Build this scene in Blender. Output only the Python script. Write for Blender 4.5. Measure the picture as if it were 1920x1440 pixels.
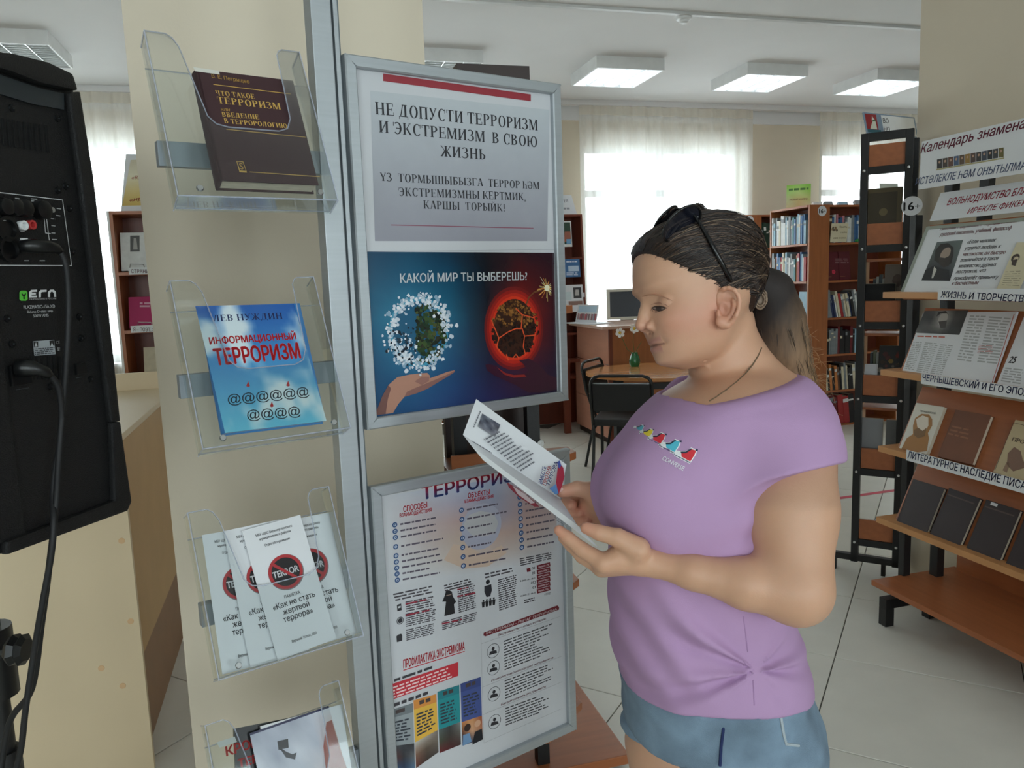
import bpy, bmesh, math, random
import numpy as np
from mathutils import Matrix, Vector
random.seed(7); np.random.seed(7)
scene = bpy.context.scene
COL = scene.collection
for _o in list(bpy.data.objects): bpy.data.objects.remove(_o)

# ------------------------------------------------------------------ camera
FPX, CAMH = 1450.0, 1.45
_p, _r, _y = math.radians(7.75), math.radians(2.0), math.radians(15.5)
_cp, _sp, _cy, _sy = math.cos(_p), math.sin(_p), math.cos(_y), math.sin(_y)
_fw = np.array([_sy*_cp, _cy*_cp, -_sp]); _rt = np.array([_cy, -_sy, 0.]); _dn = np.array([-_sy*_sp, -_cy*_sp, -_cp])
_c, _q = math.cos(_r), math.sin(_r)
RC = np.stack([_c*_rt+_q*_dn, -_q*_rt+_c*_dn, _fw])          # rows: right, down, forward
CO = np.array([0, 0, CAMH])
cam = bpy.data.objects.new('camera', bpy.data.cameras.new('camera'))
COL.objects.link(cam)
cam.data.sensor_width = 36; cam.data.lens = FPX/1920*36; cam.data.clip_start = .02
cam.matrix_world = Matrix([[RC[0][i], -RC[1][i], -RC[2][i], CO[i]] for i in range(3)] + [[0, 0, 0, 1]])
scene.camera = cam

# ------------------------------------------------------------------ sky, daylight, exposure
world = bpy.data.worlds.new('overcast_sky'); scene.world = world; world.use_nodes = True
_bg = world.node_tree.nodes['Background']
_bg.inputs[0].default_value = (.925, .95, .985, 1); _bg.inputs[1].default_value = 12.5
vs = scene.view_settings
vs.view_transform = 'Standard'; vs.look = 'None'; vs.gamma = 1; vs.use_curve_mapping = False; vs.exposure = -.28
scene.cycles.use_denoising = True
scene.cycles.max_bounces = 7; scene.cycles.transparent_max_bounces = 24; scene.cycles.caustics_reflective = False; scene.cycles.caustics_refractive = False
scene.cycles.sample_clamp_indirect = 6
BACK, FRONT, LEFT, RIGHT, HC = 7.75, -3.6, -4.6, 9.0, 3.2
BWIN = [(-2.8, -.95), (.1, 1.95), (3.0, 4.86), (5.9, 7.76)]      # back wall windows, x ranges
FWIN = [(-3.6, -1.8), (-.7, 1.1), (2.2, 4.0)]       # windows in the wall behind the camera
LWIN = []                      # windows in the left wall, y ranges
WZ0, WZ1 = .82, 2.79
def portal(loc, rot, sx, sy):
    l = bpy.data.lights.new('window_portal', 'AREA'); l.shape = 'RECTANGLE'; l.size = sx; l.size_y = sy
    l.cycles.is_portal = True
    o = bpy.data.objects.new('window_portal', l); o.location = loc; o.rotation_euler = rot; COL.objects.link(o)
for a, b in BWIN: portal(((a+b)/2, BACK+.3, (WZ0+WZ1)/2), (-math.pi/2, 0, 0), b-a, WZ1-WZ0)
for a, b in FWIN: portal(((a+b)/2, FRONT-.3, (WZ0+WZ1)/2), (math.pi/2, 0, 0), b-a, WZ1-WZ0)
for a, b in LWIN: portal((LEFT-.3, (a+b)/2, (WZ0+WZ1)/2), (0, -math.pi/2, 0), WZ1-WZ0, b-a)

# ------------------------------------------------------------------ measuring helpers
def ray(x, y): return RC.T @ np.array([(x-960)/FPX, (y-720)/FPX, 1.])
def onpl(x, y, p0, n):
    d = ray(x, y); n = np.asarray(n, float); return CO + d*(((np.asarray(p0, float)-CO) @ n)/(d @ n))
def atZ(x, y, z=0.): return onpl(x, y, (0, 0, z), (0, 0, 1))
def atY(x, y, v): return onpl(x, y, (0, v, 0), (0, 1, 0))
def atX(x, y, v): return onpl(x, y, (v, 0, 0), (1, 0, 0))
def atD(x, y, d): return CO + ray(x, y)*d

def lin(c):
    c = [v/255 for v in c]; return tuple(v/12.92 if v <= .04045 else ((v+.055)/1.055)**2.4 for v in c)

# ------------------------------------------------------------------ materials
MATS = {}
def mat(name, rgb, rough=.5, metal=0., var=.06, scale=9., bump=0., bscale=90., coat=0., stretch=(1, 1, 1), attr=None, trans=0., alpha=1., emit=None, es=1., sss=0.):
    if name in MATS: return MATS[name]
    m = bpy.data.materials.new(name); m.use_nodes = True; MATS[name] = m
    nt = m.node_tree; N = nt.nodes; L = nt.links; b = N['Principled BSDF']
    b.inputs['Roughness'].default_value = rough; b.inputs['Metallic'].default_value = metal
    if coat: b.inputs['Coat Weight'].default_value = coat; b.inputs['Coat Roughness'].default_value = .15
    if trans: b.inputs['Transmission Weight'].default_value = trans
    if sss:
        b.inputs['Subsurface Weight'].default_value = sss; b.inputs['Subsurface Radius'].default_value = (1, .35, .2); b.inputs['Subsurface Scale'].default_value = .012
    b.inputs['Alpha'].default_value = alpha
    tc = N.new('ShaderNodeTexCoord'); mp = N.new('ShaderNodeMapping'); mp.inputs['Scale'].default_value = stretch
    L.new(tc.outputs['Object'], mp.inputs[0])
    nz = N.new('ShaderNodeTexNoise'); nz.inputs['Scale'].default_value = scale; nz.inputs['Detail'].default_value = 5
    L.new(mp.outputs[0], nz.inputs['Vector'])
    if attr:
        at = N.new('ShaderNodeAttribute'); at.attribute_name = attr; src = at.outputs['Color']
    else:
        rg = N.new('ShaderNodeRGB'); rg.outputs[0].default_value = (*lin(rgb), 1); src = rg.outputs[0]
    mr = N.new('ShaderNodeMapRange'); mr.inputs[1].default_value = .25; mr.inputs[2].default_value = .75
    mr.inputs[3].default_value = 1-var; mr.inputs[4].default_value = 1+var
    L.new(nz.outputs['Fac'], mr.inputs[0])
    vm = N.new('ShaderNodeVectorMath'); vm.operation = 'SCALE'; L.new(src, vm.inputs[0]); L.new(mr.outputs[0], vm.inputs['Scale'])
    L.new(vm.outputs[0], b.inputs['Base Color'])
    if bump:
        n2 = N.new('ShaderNodeTexNoise'); n2.inputs['Scale'].default_value = bscale; n2.inputs['Detail'].default_value = 3
        L.new(tc.outputs['Object'], n2.inputs['Vector'])
        bp = N.new('ShaderNodeBump'); bp.inputs['Strength'].default_value = bump; bp.inputs['Distance'].default_value = .004
        L.new(n2.outputs['Fac'], bp.inputs['Height']); L.new(bp.outputs[0], b.inputs['Normal'])
    if emit: b.inputs['Emission Color'].default_value = (*lin(emit), 1); b.inputs['Emission Strength'].default_value = es
    return m

def sheer(name, rgb, clear, rough=.6):
    m = bpy.data.materials.new(name); m.use_nodes = True; nt = m.node_tree; N = nt.nodes; L = nt.links
    N.remove(N['Principled BSDF']); out = N['Material Output']
    tl = N.new('ShaderNodeBsdfTranslucent'); df = N.new('ShaderNodeBsdfDiffuse'); tr = N.new('ShaderNodeBsdfTransparent')
    tl.inputs[0].default_value = (*lin(rgb), 1); df.inputs[0].default_value = (*lin(rgb), 1)
    nz = N.new('ShaderNodeTexNoise'); nz.inputs['Scale'].default_value = 60
    m1 = N.new('ShaderNodeMixShader'); m1.inputs[0].default_value = .45; L.new(tl.outputs[0], m1.inputs[1]); L.new(df.outputs[0], m1.inputs[2])
    m2 = N.new('ShaderNodeMixShader'); L.new(m1.outputs[0], m2.inputs[1]); L.new(tr.outputs[0], m2.inputs[2])
    mr = N.new('ShaderNodeMapRange'); mr.inputs[3].default_value = clear-.06; mr.inputs[4].default_value = clear+.06
    L.new(nz.outputs[0], mr.inputs[0]); L.new(mr.outputs[0], m2.inputs[0]); L.new(m2.outputs[0], out.inputs[0])
    return m
def clearmat(name, tint, gl=.08, rough=.03, k=.8):
    m = bpy.data.materials.new(name); m.use_nodes = True; nt = m.node_tree; N = nt.nodes; L = nt.links
    N.remove(N['Principled BSDF']); out = N['Material Output']
    tr = N.new('ShaderNodeBsdfTransparent'); tr.inputs[0].default_value = (*lin(tint), 1)
    g = N.new('ShaderNodeBsdfGlossy'); g.inputs['Roughness'].default_value = rough
    fr = N.new('ShaderNodeFresnel'); fr.inputs[0].default_value = 1.45
    ad = N.new('ShaderNodeMath'); ad.operation = 'MULTIPLY_ADD'; ad.inputs[1].default_value = k; ad.inputs[2].default_value = gl
    L.new(fr.outputs[0], ad.inputs[0])
    mx = N.new('ShaderNodeMixShader'); L.new(ad.outputs[0], mx.inputs[0]); L.new(tr.outputs[0], mx.inputs[1]); L.new(g.outputs[0], mx.inputs[2]); L.new(mx.outputs[0], out.inputs[0])
    return m

# ------------------------------------------------------------------ mesh helpers
class Fr:
    """a flat working frame: origin, right, up; N points out of the face"""
    def __init__(s, o, U, V):
        s.o = np.asarray(o, float); s.U = np.asarray(U, float); s.U = s.U/np.linalg.norm(s.U)
        V = np.asarray(V, float); V = V-(V @ s.U)*s.U; s.V = V/np.linalg.norm(V); s.N = np.cross(s.U, s.V)
    def P(s, u, v, n=0.): return s.o+u*s.U+v*s.V+n*s.N
    def px(s, x, y, n=0.):
        p = onpl(x, y, s.o+n*s.N, s.N)-s.o; return p @ s.U, p @ s.V
    def off(s, u, v, n=0.): return Fr(s.P(u, v, n), s.U, s.V)
WORLD = Fr((0, 0, 0), (1, 0, 0), (0, 1, 0))

class MB:
    def __init__(s): s.v = []; s.f = []; s.m = []; s.c = []; s.vc = None
    def add(s, vs_, fs, m=0, col=None):
        k = len(s.v); s.v.extend(tuple(map(float, p)) for p in vs_)
        for f in fs: s.f.append(tuple(i+k for i in f)); s.m.append(m); s.c.append(col)
        return s
    def fbox(s, fr, u0, u1, v0, v1, n0, n1, m=0, col=None):
        q = [fr.P(u, v, n) for n in (n0, n1) for v in (v0, v1) for u in (u0, u1)]
        return s.add(q, [(0, 2, 3, 1), (4, 5, 7, 6), (0, 1, 5, 4), (2, 6, 7, 3), (0, 4, 6, 2), (1, 3, 7, 5)], m, col)
    def box(s, lo, hi, m=0): return s.fbox(WORLD, lo[0], hi[0], lo[1], hi[1], lo[2], hi[2], m)
    def bar(s, a, b, w, h, up=(0, 0, 1), m=0):
        a, b = np.asarray(a, float), np.asarray(b, float); d = b-a; L = np.linalg.norm(d); d = d/L
        up = np.asarray(up, float); sd = np.cross(d, up)
        if np.linalg.norm(sd) < 1e-4: sd = np.cross(d, (1., 0, 0))
        sd /= np.linalg.norm(sd); fr = Fr(a, d, np.cross(sd, d)); 
        return s.fbox(fr, 0, L, -h/2, h/2, -w/2, w/2, m)
    def tube(s, pts, r, n=8, m=0, cap=True, col=None, squash=1.):
        pts = [np.asarray(p, float) for p in pts]; K = len(pts); rr = r if hasattr(r, '__len__') else [r]*K
        k = len(s.v); prev = None
        for i, p in enumerate(pts):
            d = pts[min(i+1, K-1)]-pts[max(i-1, 0)]; d = d/(np.linalg.norm(d)+1e-12)
            if prev is None:
                a = np.cross(d, (0, 0, 1.)); 
                if np.linalg.norm(a) < .05: a = np.cross(d, (1., 0, 0))
            else: a = prev-(prev @ d)*d
            a = a/(np.linalg.norm(a)+1e-12); prev = a; b = np.cross(d, a)
            for j in range(n):
                t = 2*math.pi*j/n; s.v.append(tuple(p+rr[i]*(math.cos(t)*a+squash*math.sin(t)*b)))
        for i in range(K-1):
            for j in range(n):
                j2 = (j+1) % n; s.f.append((k+i*n+j, k+i*n+j2, k+i*n+n+j2, k+i*n+n+j)); s.m.append(m); s.c.append(col)
        if cap:
            s.f.append(tuple(k+j for j in range(n))[::-1]); s.m.append(m); s.c.append(col)
            s.f.append(tuple(k+(K-1)*n+j for j in range(n))); s.m.append(m); s.c.append(col)
        return s
    def lathe(s, prof, o, axis=(0, 0, 1), n=24, m=0):
        axis = np.asarray(axis, float); axis /= np.linalg.norm(axis); a = np.cross(axis, (1., .3, 0)); a /= np.linalg.norm(a); b = np.cross(axis, a)
        k = len(s.v); o = np.asarray(o, float)
        for r, h in prof:
            for j in range(n):
                t = 2*math.pi*j/n; s.v.append(tuple(o+axis*h+r*(math.cos(t)*a+math.sin(t)*b)))
        for i in range(len(prof)-1):
            for j in range(n):
                j2 = (j+1) % n; s.f.append((k+i*n+j, k+i*n+j2, k+i*n+n+j2, k+i*n+n+j)); s.m.append(m); s.c.append(None)
        return s
    def poly(s, fr, pts, n=0., col=None, m=0):
        k = len(s.v); s.v.extend(tuple(fr.P(u, v, n)) for u, v in pts); s.f.append(tuple(range(k, k+len(pts)))); s.m.append(m); s.c.append(col); return s
    def prism(s, fr, pts, n0, n1, m=0, col=None):
        K = len(pts); q = [fr.P(u, v, n0) for u, v in pts]+[fr.P(u, v, n1) for u, v in pts]
        return s.add(q, [tuple(range(K))[::-1], tuple(range(K, 2*K))]+[(i, (i+1) % K, K+(i+1) % K, K+i) for i in range(K)], m, col)
    # ---- flat print, given in photograph pixels measured on the frame
    def pp(s, fr, pts, col, n=.0004): return s.poly(fr, [fr.px(x, y) for x, y in pts], n, col)
    def disc(s, fr, x, y, r, col, n=.0004, K=14, asp=1., ring=0):
        u, v = fr.px(x, y); R = abs(fr.px(x, y+r)[1]-v)
        o = [(u+asp*R*math.cos(t*2*math.pi/K), v+R*math.sin(t*2*math.pi/K)) for t in range(K)]
        if not ring: return s.poly(fr, o, n, col)
        i = [(u+(a-u)*ring, v+(b-v)*ring) for a, b in o]
        return s.add([fr.P(a, b, n) for a, b in o+i], [(t, (t+1) % K, K+(t+1) % K, K+t) for t in range(K)], 0, col)
    def pic(s, fr, quad, rows, n=.0003):
        """soft picture: rows of colours blended over a four-cornered patch (TL,TR,BR,BL pixels)"""
        q = [np.array(fr.px(*p)) for p in quad]; R, C = len(rows), len(rows[0]); sub = 2; k = len(s.v)
        if s.vc is None: s.vc = {}
        H, W = (R-1)*sub+1, (C-1)*sub+1
        for i in range(H):
            for j in range(W):
                t, w = i/(H-1), j/(W-1); p = (1-t)*((1-w)*q[0]+w*q[1])+t*((1-w)*q[3]+w*q[2]); s.v.append(tuple(fr.P(p[0], p[1], n)))
                a, b = i/sub, j/sub; i0, j0 = min(int(a), R-2), min(int(b), C-2); fa, fb = a-i0, b-j0
                c = [(1-fa)*((1-fb)*rows[i0][j0][z]+fb*rows[i0][j0+1][z])+fa*((1-fb)*rows[i0+1][j0][z]+fb*rows[i0+1][j0+1][z]) for z in range(3)]
                s.vc[len(s.v)-1] = c
        for i in range(H-1):
            for j in range(W-1):
                a = k+i*W+j; s.f.append((a, a+W, a+W+1, a+1)); s.m.append(0); s.c.append((128, 128, 128))
        return s
    def lines(s, fr, quad, rows, col, fill=.55, n=.0005, wmin=.03, ragged=.12):
        """rows of small unreadable print, each row broken into word-length bars"""
        q = [np.array(fr.px(*p)) for p in quad]
        P = lambda t, w: (1-t)*((1-w)*q[0]+w*q[1])+t*((1-w)*q[3]+w*q[2])
        for i in range(rows):
            t0, t1 = (i+.5-fill/2)/rows, (i+.5+fill/2)/rows; w = 0; end = 1-random.random()*ragged
            while w < end-.01:
                L = min(wmin*random.uniform(.8, 3.2), end-w); a = [P(t1, w), P(t1, w+L), P(t0, w+L), P(t0, w)]
                s.poly(fr, [tuple(z) for z in a], n, col); w += L+wmin*.45
        return s
    def build(s, name, mats, parent=None, smooth=False, bevel=0., loc=None):
        me = bpy.data.meshes.new(name); o = bpy.data.objects.new(name, me); COL.objects.link(o)
        base = np.zeros(3)
        if parent is None:
            a = np.array(s.v); base = np.array([(a[:, 0].min()+a[:, 0].max())/2, (a[:, 1].min()+a[:, 1].max())/2, a[:, 2].min()])
            me.from_pydata([tuple(p) for p in a-base], [], s.f); o.location = base
        else:
            me.from_pydata(s.v, [], s.f); o.parent = parent
            b = Vector(parent['_base']) ; o.matrix_parent_inverse = Matrix.Translation(-b)
        mats = mats if isinstance(mats, (list, tuple)) else [mats]
        for m in mats: me.materials.append(m)
        if len(mats) > 1: me.polygons.foreach_set('material_index', s.m)
        if any(c is not None for c in s.c):
            at = me.color_attributes.new('col', 'FLOAT_COLOR', 'CORNER'); arr = np.ones((len(me.loops), 4), np.float32)
            cl = {}
            for p in me.polygons:
                c = s.c[p.index]
                if c is None: continue
                if c not in cl: cl[c] = lin(c)
                for li in p.loop_indices:
                    if s.vc and me.loops[li].vertex_index in s.vc: arr[li, :3] = lin(s.vc[me.loops[li].vertex_index])
                    else: arr[li, :3] = cl[c]
            at.data.foreach_set('color', arr.ravel())
        if bevel:
            bm = bmesh.new(); bm.from_mesh(me)
            bmesh.ops.remove_doubles(bm, verts=bm.verts, dist=1e-6)
            es = [e for e in bm.edges if len(e.link_faces) == 2 and e.calc_face_angle(0) > .6]
            bmesh.ops.bevel(bm, geom=es, offset=bevel, segments=2, affect='EDGES', profile=.7, clamp_overlap=True)
            bm.to_mesh(me); bm.free()
        if smooth:
            me.shade_smooth()
            if smooth != 'all': me.set_sharp_from_angle(angle=.7)
        me.update()
        if parent is None: o['_base'] = tuple(base)
        else: o['_base'] = tuple(parent['_base'])
        return o
def tag(o, label, cat, group=None, kind=None):
    if kind: o['kind'] = kind
    if label: o['label'] = label
    if cat: o['category'] = cat
    if group: o['group'] = group
    return o
def thing(name, label, cat, base, group=None):
    o = bpy.data.objects.new(name, None); COL.objects.link(o); o.location = base; o.empty_display_size = .05
    o['_base'] = tuple(map(float, base)); return tag(o, label, cat, group)
def struct(name, mb, m, **k):
    o = mb.build(name, m, **k); o['kind'] = 'structure'; return o
def ordinal(i): return ['first', 'second', 'third', 'fourth', 'fifth', 'sixth', 'seventh', 'eighth', 'ninth', 'tenth', 'eleventh', 'twelfth', 'thirteenth', 'fourteenth', 'fifteenth', 'sixteenth', 'seventeenth', 'eighteenth', 'nineteenth', 'twentieth', 'twenty-first', 'twenty-second', 'twenty-third', 'twenty-fourth', 'twenty-fifth', 'twenty-sixth'][i]

# ------------------------------------------------------------------ lettering
_tc = {}
from mathutils.geometry import delaunay_2d_cdt
def wind_fill(v, edges):
    """fill glyph outlines by winding number, so overlapping strokes stay solid and counters stay open"""
    r = delaunay_2d_cdt([Vector(p) for p in v], edges, [], 0, 1e-6); P = np.array([tuple(p) for p in r[0]]); T = [t for t in r[2] if len(t) == 3]
    if not T: return v, []
    C = P[np.array(T)].mean(1); A = v[[e[0] for e in edges]]; B = v[[e[1] for e in edges]]; w = np.zeros(len(C), int)
    for k in range(0, len(C), 400):
        c = C[k:k+400, None, :]; up = (A[None, :, 1] <= c[..., 1]) & (B[None, :, 1] > c[..., 1]); dn = (A[None, :, 1] > c[..., 1]) & (B[None, :, 1] <= c[..., 1])
        s = (B[None, :, 0]-A[None, :, 0])*(c[..., 1]-A[None, :, 1])-(c[..., 0]-A[None, :, 0])*(B[None, :, 1]-A[None, :, 1])
        w[k:k+400] = (up & (s > 0)).sum(1)-(dn & (s < 0)).sum(1)
    return P, [tuple(t) for t, q in zip(T, w) if q != 0]
def sans(sx, bold=0., shear=0.):
    k = (sx, bold, shear)
    if k in _tc: return _tc[k]
    cu = bpy.data.curves.new('t', 'FONT'); cu.body = sx; cu.resolution_u = 3; cu.dimensions = '2D'; cu.fill_mode = 'NONE'
    o = bpy.data.objects.new('t', cu); me = bpy.data.meshes.new_from_object(o)
    v = np.array([p.co[:2] for p in me.vertices]).reshape(-1, 2); f = []
    if len(v): v, f = wind_fill(v, [tuple(e.vertices) for e in me.edges])
    if shear and len(v): v[:, 0] += shear*v[:, 1]
    bpy.data.objects.remove(o); bpy.data.curves.remove(cu); bpy.data.meshes.remove(me)
    if bold and len(v):
        n = len(v); sh = [(0, 0), (bold, 0), (-bold, 0), (0, bold*.7), (0, -bold*.7)]; v = np.concatenate([v+np.array(s_) for s_ in sh]); f = [tuple(i+n*q for i in p) for q in range(5) for p in f]
    _tc[k] = (v, f); return v, f
_capH = None
def serif(sx, T=.17, shear=0.):
    """own seriffed capitals: thick stems, hairlines, bracketless serifs; cap height 1"""
    V = []; F = []; pen = [0.]
    def q(pts):
        k = len(V); V.extend((x+pen[0]+shear*y, y) for x, y in pts); F.append(tuple(range(k, k+len(pts))))
    h = .06
    def R(x0, x1, y0, y1): q([(x0, y0), (x1, y0), (x1, y1), (x0, y1)])
    def St(x, y0=0, y1=1, w=None, top=1, bot=1):
        w = w or T; R(x, x+w, y0, y1)
        if bot: R(x-.06, x+w+.06, y0, y0+.05)
        if top: R(x-.06, x+w+.06, y1-.05, y1)
    def Dg(x0, y0, x1, y1, w): q([(x0-w/2, y0), (x0+w/2, y0), (x1+w/2, y1), (x1-w/2, y1)])
    def Ar(cx, cy, rx, ry, a0, a1, t=None):
        t = t or T; n = 20
        for i in range(n):
            pts = []
            for a, io in ((i, 0), (i+1, 0), (i+1, 1), (i, 1)):
                g = math.radians(a0+(a1-a0)*a/n); X, Y = (rx, ry) if not io else (rx-t, ry-h)
                pts.append((cx+X*math.cos(g), cy+Y*math.sin(g)))
            q(pts)
    def sf(x, y): R(x-.09, x+.09, y, y+.05)
    for ch in sx:
        if ch == ' ': pen[0] += .32; continue
        if ch in 'НПИЙ':
            St(.07); St(.07+.5); w = .86
            if ch == 'Н': R(.2, .6, .46, .53)
            elif ch == 'П': R(.07, .7, .94, 1)
            else: Dg(.2, .08, .6, .92, .08)
            if ch == 'Й': Ar(.4, 1.25, .17, .14, 180, 360, .06)
        elif ch in 'ЕБГ':
            St(.07); w = .72; R(.2, .62, .94, 1); R(.58, .62, .74, 1)
            if ch == 'Е': R(.2, .5, .47, .53); R(.47, .51, .38, .62); R(.2, .66, 0, .06); R(.62, .66, 0, .27)
            if ch == 'Б': Ar(.3, .28, .36, .28, -90, 90); R(.2, .32, 0, .06); R(.2, .32, .5, .56)
            if ch == 'Г': w = .68
        elif ch in 'ДЛ':
            St(.5, top=0, bot=ch == 'Л'); Dg(.16, .03, .36, .97, .08); R(.28, .73, .94, 1); w = .8
            if ch == 'Д': R(.02, .8, 0, .06); R(.02, .07, -.2, .05); R(.75, .8, -.2, .05); w = .86
            else: Ar(.1, .07, .08, .08, 90, 320, .05)
        elif ch == 'О': Ar(.42, .5, .37, .53, 0, 360); w = .84
        elif ch == 'С': Ar(.42, .5, .37, .53, 48, 318); R(.66, .71, .66, 1); w = .76
        elif ch in 'ЭӘ':
            Ar(.32, .5, .37, .53, -135, 130); R(.2, .6, .46, .53); R(-.02, .03, .66, 1); w = .74
            if ch == 'Ә': Ar(.32, .5, .37, .53, 180, 240); R(-.04, .55, .42, .49)
        elif ch == 'У': Dg(.42, .3, .14, .97, .16); Dg(.24, .06, .62, .97, .07); sf(.14, .95); sf(.62, .95); Ar(.16, .1, .1, .1, 0, 360, .09); w = .74
        elif ch == 'Ү': Dg(.36, .42, .12, .97, .16); Dg(.4, .42, .64, .97, .07); St(.3, 0, .45, top=0); sf(.12, .95); sf(.64, .95); w = .74
        elif ch == 'Т': St(.27, top=0); R(.02, .7, .94, 1); R(.02, .06, .72, 1); R(.66, .7, .72, 1); w = .74
        elif ch == 'Р': St(.07); Ar(.28, .73, .36, .27, -90, 90); R(.2, .3, .94, 1); R(.2, .3, .46, .52); w = .7
        elif ch == 'В': St(.07); Ar(.28, .76, .31, .24, -90, 90); Ar(.28, .27, .37, .27, -90, 90); R(.2, .3, .94, 1); R(.2, .3, .49, .55); R(.2, .3, 0, .06); w = .74
        elif ch in 'ЬЫ':
            St(.07); Ar(.28, .28, .34, .28, -90, 90); R(.2, .3, .5, .56); R(.2, .3, 0, .06); w = .68
            if ch == 'Ы': St(.76); w = 1.05
        elif ch == 'З': Ar(.26, .76, .3, .26, -95, 150); Ar(.26, .27, .36, .29, -150, 95); w = .68
        elif ch == 'М': St(.06, w=.07); St(.72); Dg(.45, .02, .16, .98, .17); Dg(.45, .02, .76, .98, .07); w = 1.0
        elif ch == 'К': St(.07); Dg(.3, .46, .6, .95, .07); Dg(.66, .03, .34, .56, .17); R(.2, .36, .46, .52); sf(.62, .95); sf(.68, 0); w = .8
        elif ch == 'Ю': St(.07); R(.2, .4, .46, .53); Ar(.75, .5, .36, .53, 0, 360); w = 1.17
        elif ch == 'Ж':
            St(.42); sf(.1, .95); sf(.9, .95); sf(.1, 0); sf(.92, 0)
            Dg(.42, .5, .12, .96, .07); Dg(.6, .5, .9, .96, .07); Dg(.12, .03, .42, .55, .15); Dg(.9, .03, .6, .55, .15); w = 1.04
        elif ch == 'Ш': St(.07); St(.5); St(.93); R(.1, 1.05, 0, .06); w = 1.22
        elif ch == 'А': Dg(.1, .03, .36, .97, .07); Dg(.66, .03, .4, 1, .18); R(.2, .56, .3, .36); sf(.1, 0); sf(.66, 0); w = .8
        elif ch == 'Һ': St(.07, top=0); R(.01, .2, .95, 1); Ar(.34, .36, .27, .32, 0, 150, .14); St(.47, 0, .4, w=.14, top=0); w = .74
        elif ch == 'Ч': St(.52); St(.07, .6, 1, bot=0); Ar(.38, .6, .31, .2, 180, 290); w = .82
        elif ch == '!': R(.1, .24, .32, 1); R(.1, .24, 0, .14); w = .36
        elif ch == ',': R(.06, .18, -.15, .12); w = .3
        elif ch == '.': R(.06, .19, 0, .13); w = .3
        elif ch == '-': R(.04, .34, .36, .44); w = .4
        else: w = .3
        pen[0] += w+.05
    return np.array(V), F
def put(mb, fr, sx, p0, p1, cap, col, n=.0006, bold=.012, shear=0., ser=0, vcol=None):
    """lettering between two measured baseline points; cap = capital height in the same pixels"""
    global _capH
    if _capH is None: v, _ = sans('Н'); _capH = v[:, 1].max()-v[:, 1].min()
    v, f = serif(sx, shear=shear) if ser else sans(sx, bold, shear)
    if len(v) == 0: return
    a = np.array(fr.px(*p0)); b = np.array(fr.px(*p1)); hh = np.linalg.norm(np.array(fr.px(p0[0], p0[1]-cap))-a)/(1 if ser else _capH)
    d = b-a; L = np.linalg.norm(d); d = d/L; e = np.array([-d[1], d[0]]); x0, x1 = v[:, 0].min(), v[:, 0].max()
    w = (v[:, :1]-x0)/(x1-x0)*L; q = a+w*d+v[:, 1:]*hh*e
    k = len(mb.v)
    mb.add([fr.P(x, y, n) for x, y in q], f, 0, col)
    if vcol:
        if mb.vc is None: mb.vc = {}
        for i, (x, y) in enumerate(v):
            t = min(max(y/(1 if ser else _capH), 0), 1); mb.vc[k+i] = [vcol[0][z]*(1-t)+vcol[1][z]*t for z in range(3)]
def put3(mb, fr, sx, u, v, cap, col, n=.0006, bold=.012, shear=0., ser=0, w=None, center=False):
    """lettering at frame coordinates in metres"""
    global _capH
    if _capH is None: vv, _ = sans('Н'); _capH = vv[:, 1].max()-vv[:, 1].min()
    g, f = serif(sx, shear=shear) if ser else sans(sx, bold, shear)
    if len(g) == 0: return
    k = cap/(1 if ser else _capH); x0, x1 = g[:, 0].min(), g[:, 0].max(); kx = k if w is None else w/(x1-x0)
    if center: u = u-(x1-x0)*kx/2
    mb.add([fr.P(u+(x-x0)*kx, v+y*k, n) for x, y in g], f, 0, col)
# ------------------------------------------------------------------ shared materials
BEIGE = mat('beige_wall_paint', (223, 211, 190), .85, var=.03, scale=3, bump=.06, bscale=160)
WHITEP = mat('white_ceiling_paint', (236, 236, 236), .9, var=.02, scale=2, bump=.04, bscale=120)
TILEM = mat('pale_grey_floor_tile', (224, 221, 211), .38, var=.05, scale=5)
GROUT = mat('grey_grout', (112, 110, 104), .9)
WHPL = mat('white_plastic', (240, 242, 242), .45)
GREYPL = mat('grey_plastic', (132, 140, 146), .45)
PVC = mat('white_window_frame', (244, 246, 248), .4)
ALU = mat('brushed_aluminium', (176, 182, 186), .42, metal=.55, var=.05, scale=6, stretch=(1, 1, 30))
ALUD = mat('aluminium_groove', (112, 120, 124), .5, metal=.5)
BLACK = mat('black_textured_plastic', (14, 14, 15), .55, var=.2, scale=40, bump=.35, bscale=500)
BLACKS = mat('black_smooth_plastic', (12, 13, 14), .35)
BLKMET = mat('black_painted_metal', (17, 17, 18), .45, var=.15, bump=.08, bscale=300)
CHROME = mat('bright_steel', (205, 208, 210), .22, metal=1)
CREAM = mat('cream_laminate', (222, 203, 170), .5, var=.03, scale=3, bump=.05, bscale=250)
CREAM_SHADE = mat('shaded_cream_laminate', (196, 158, 104), .55, var=.05)  # counter's cream with the shadow on its end panel put into the colour
WOODV = mat('cherry_laminate_vertical', (164, 98, 56), .38, var=.13, scale=5, stretch=(9, 9, .7))
WOODH = mat('cherry_laminate_horizontal', (168, 100, 60), .36, var=.12, scale=5, stretch=(.7, 9, 9))
WOODY = mat('cherry_laminate_along', (168, 100, 60), .36, var=.12, scale=5, stretch=(9, .7, 9))
WOODD = mat('dark_cherry_laminate', (118, 58, 40), .4, var=.14, scale=5, stretch=(8, 8, .8))
WOODE = mat('light_shelf_edge', (200, 144, 92), .45, var=.08)
WOODP = mat('glare_tinted_laminate', (206, 148, 124), .3, var=.07, scale=4, stretch=(6, 1, 6))  # wood laminate with the pinkish window glare put into its colour
DARKB = mat('dark_brown_board', (44, 27, 22), .45, var=.12)
PAPER = mat('white_paper', (226, 228, 231), .6, var=.02)
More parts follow.
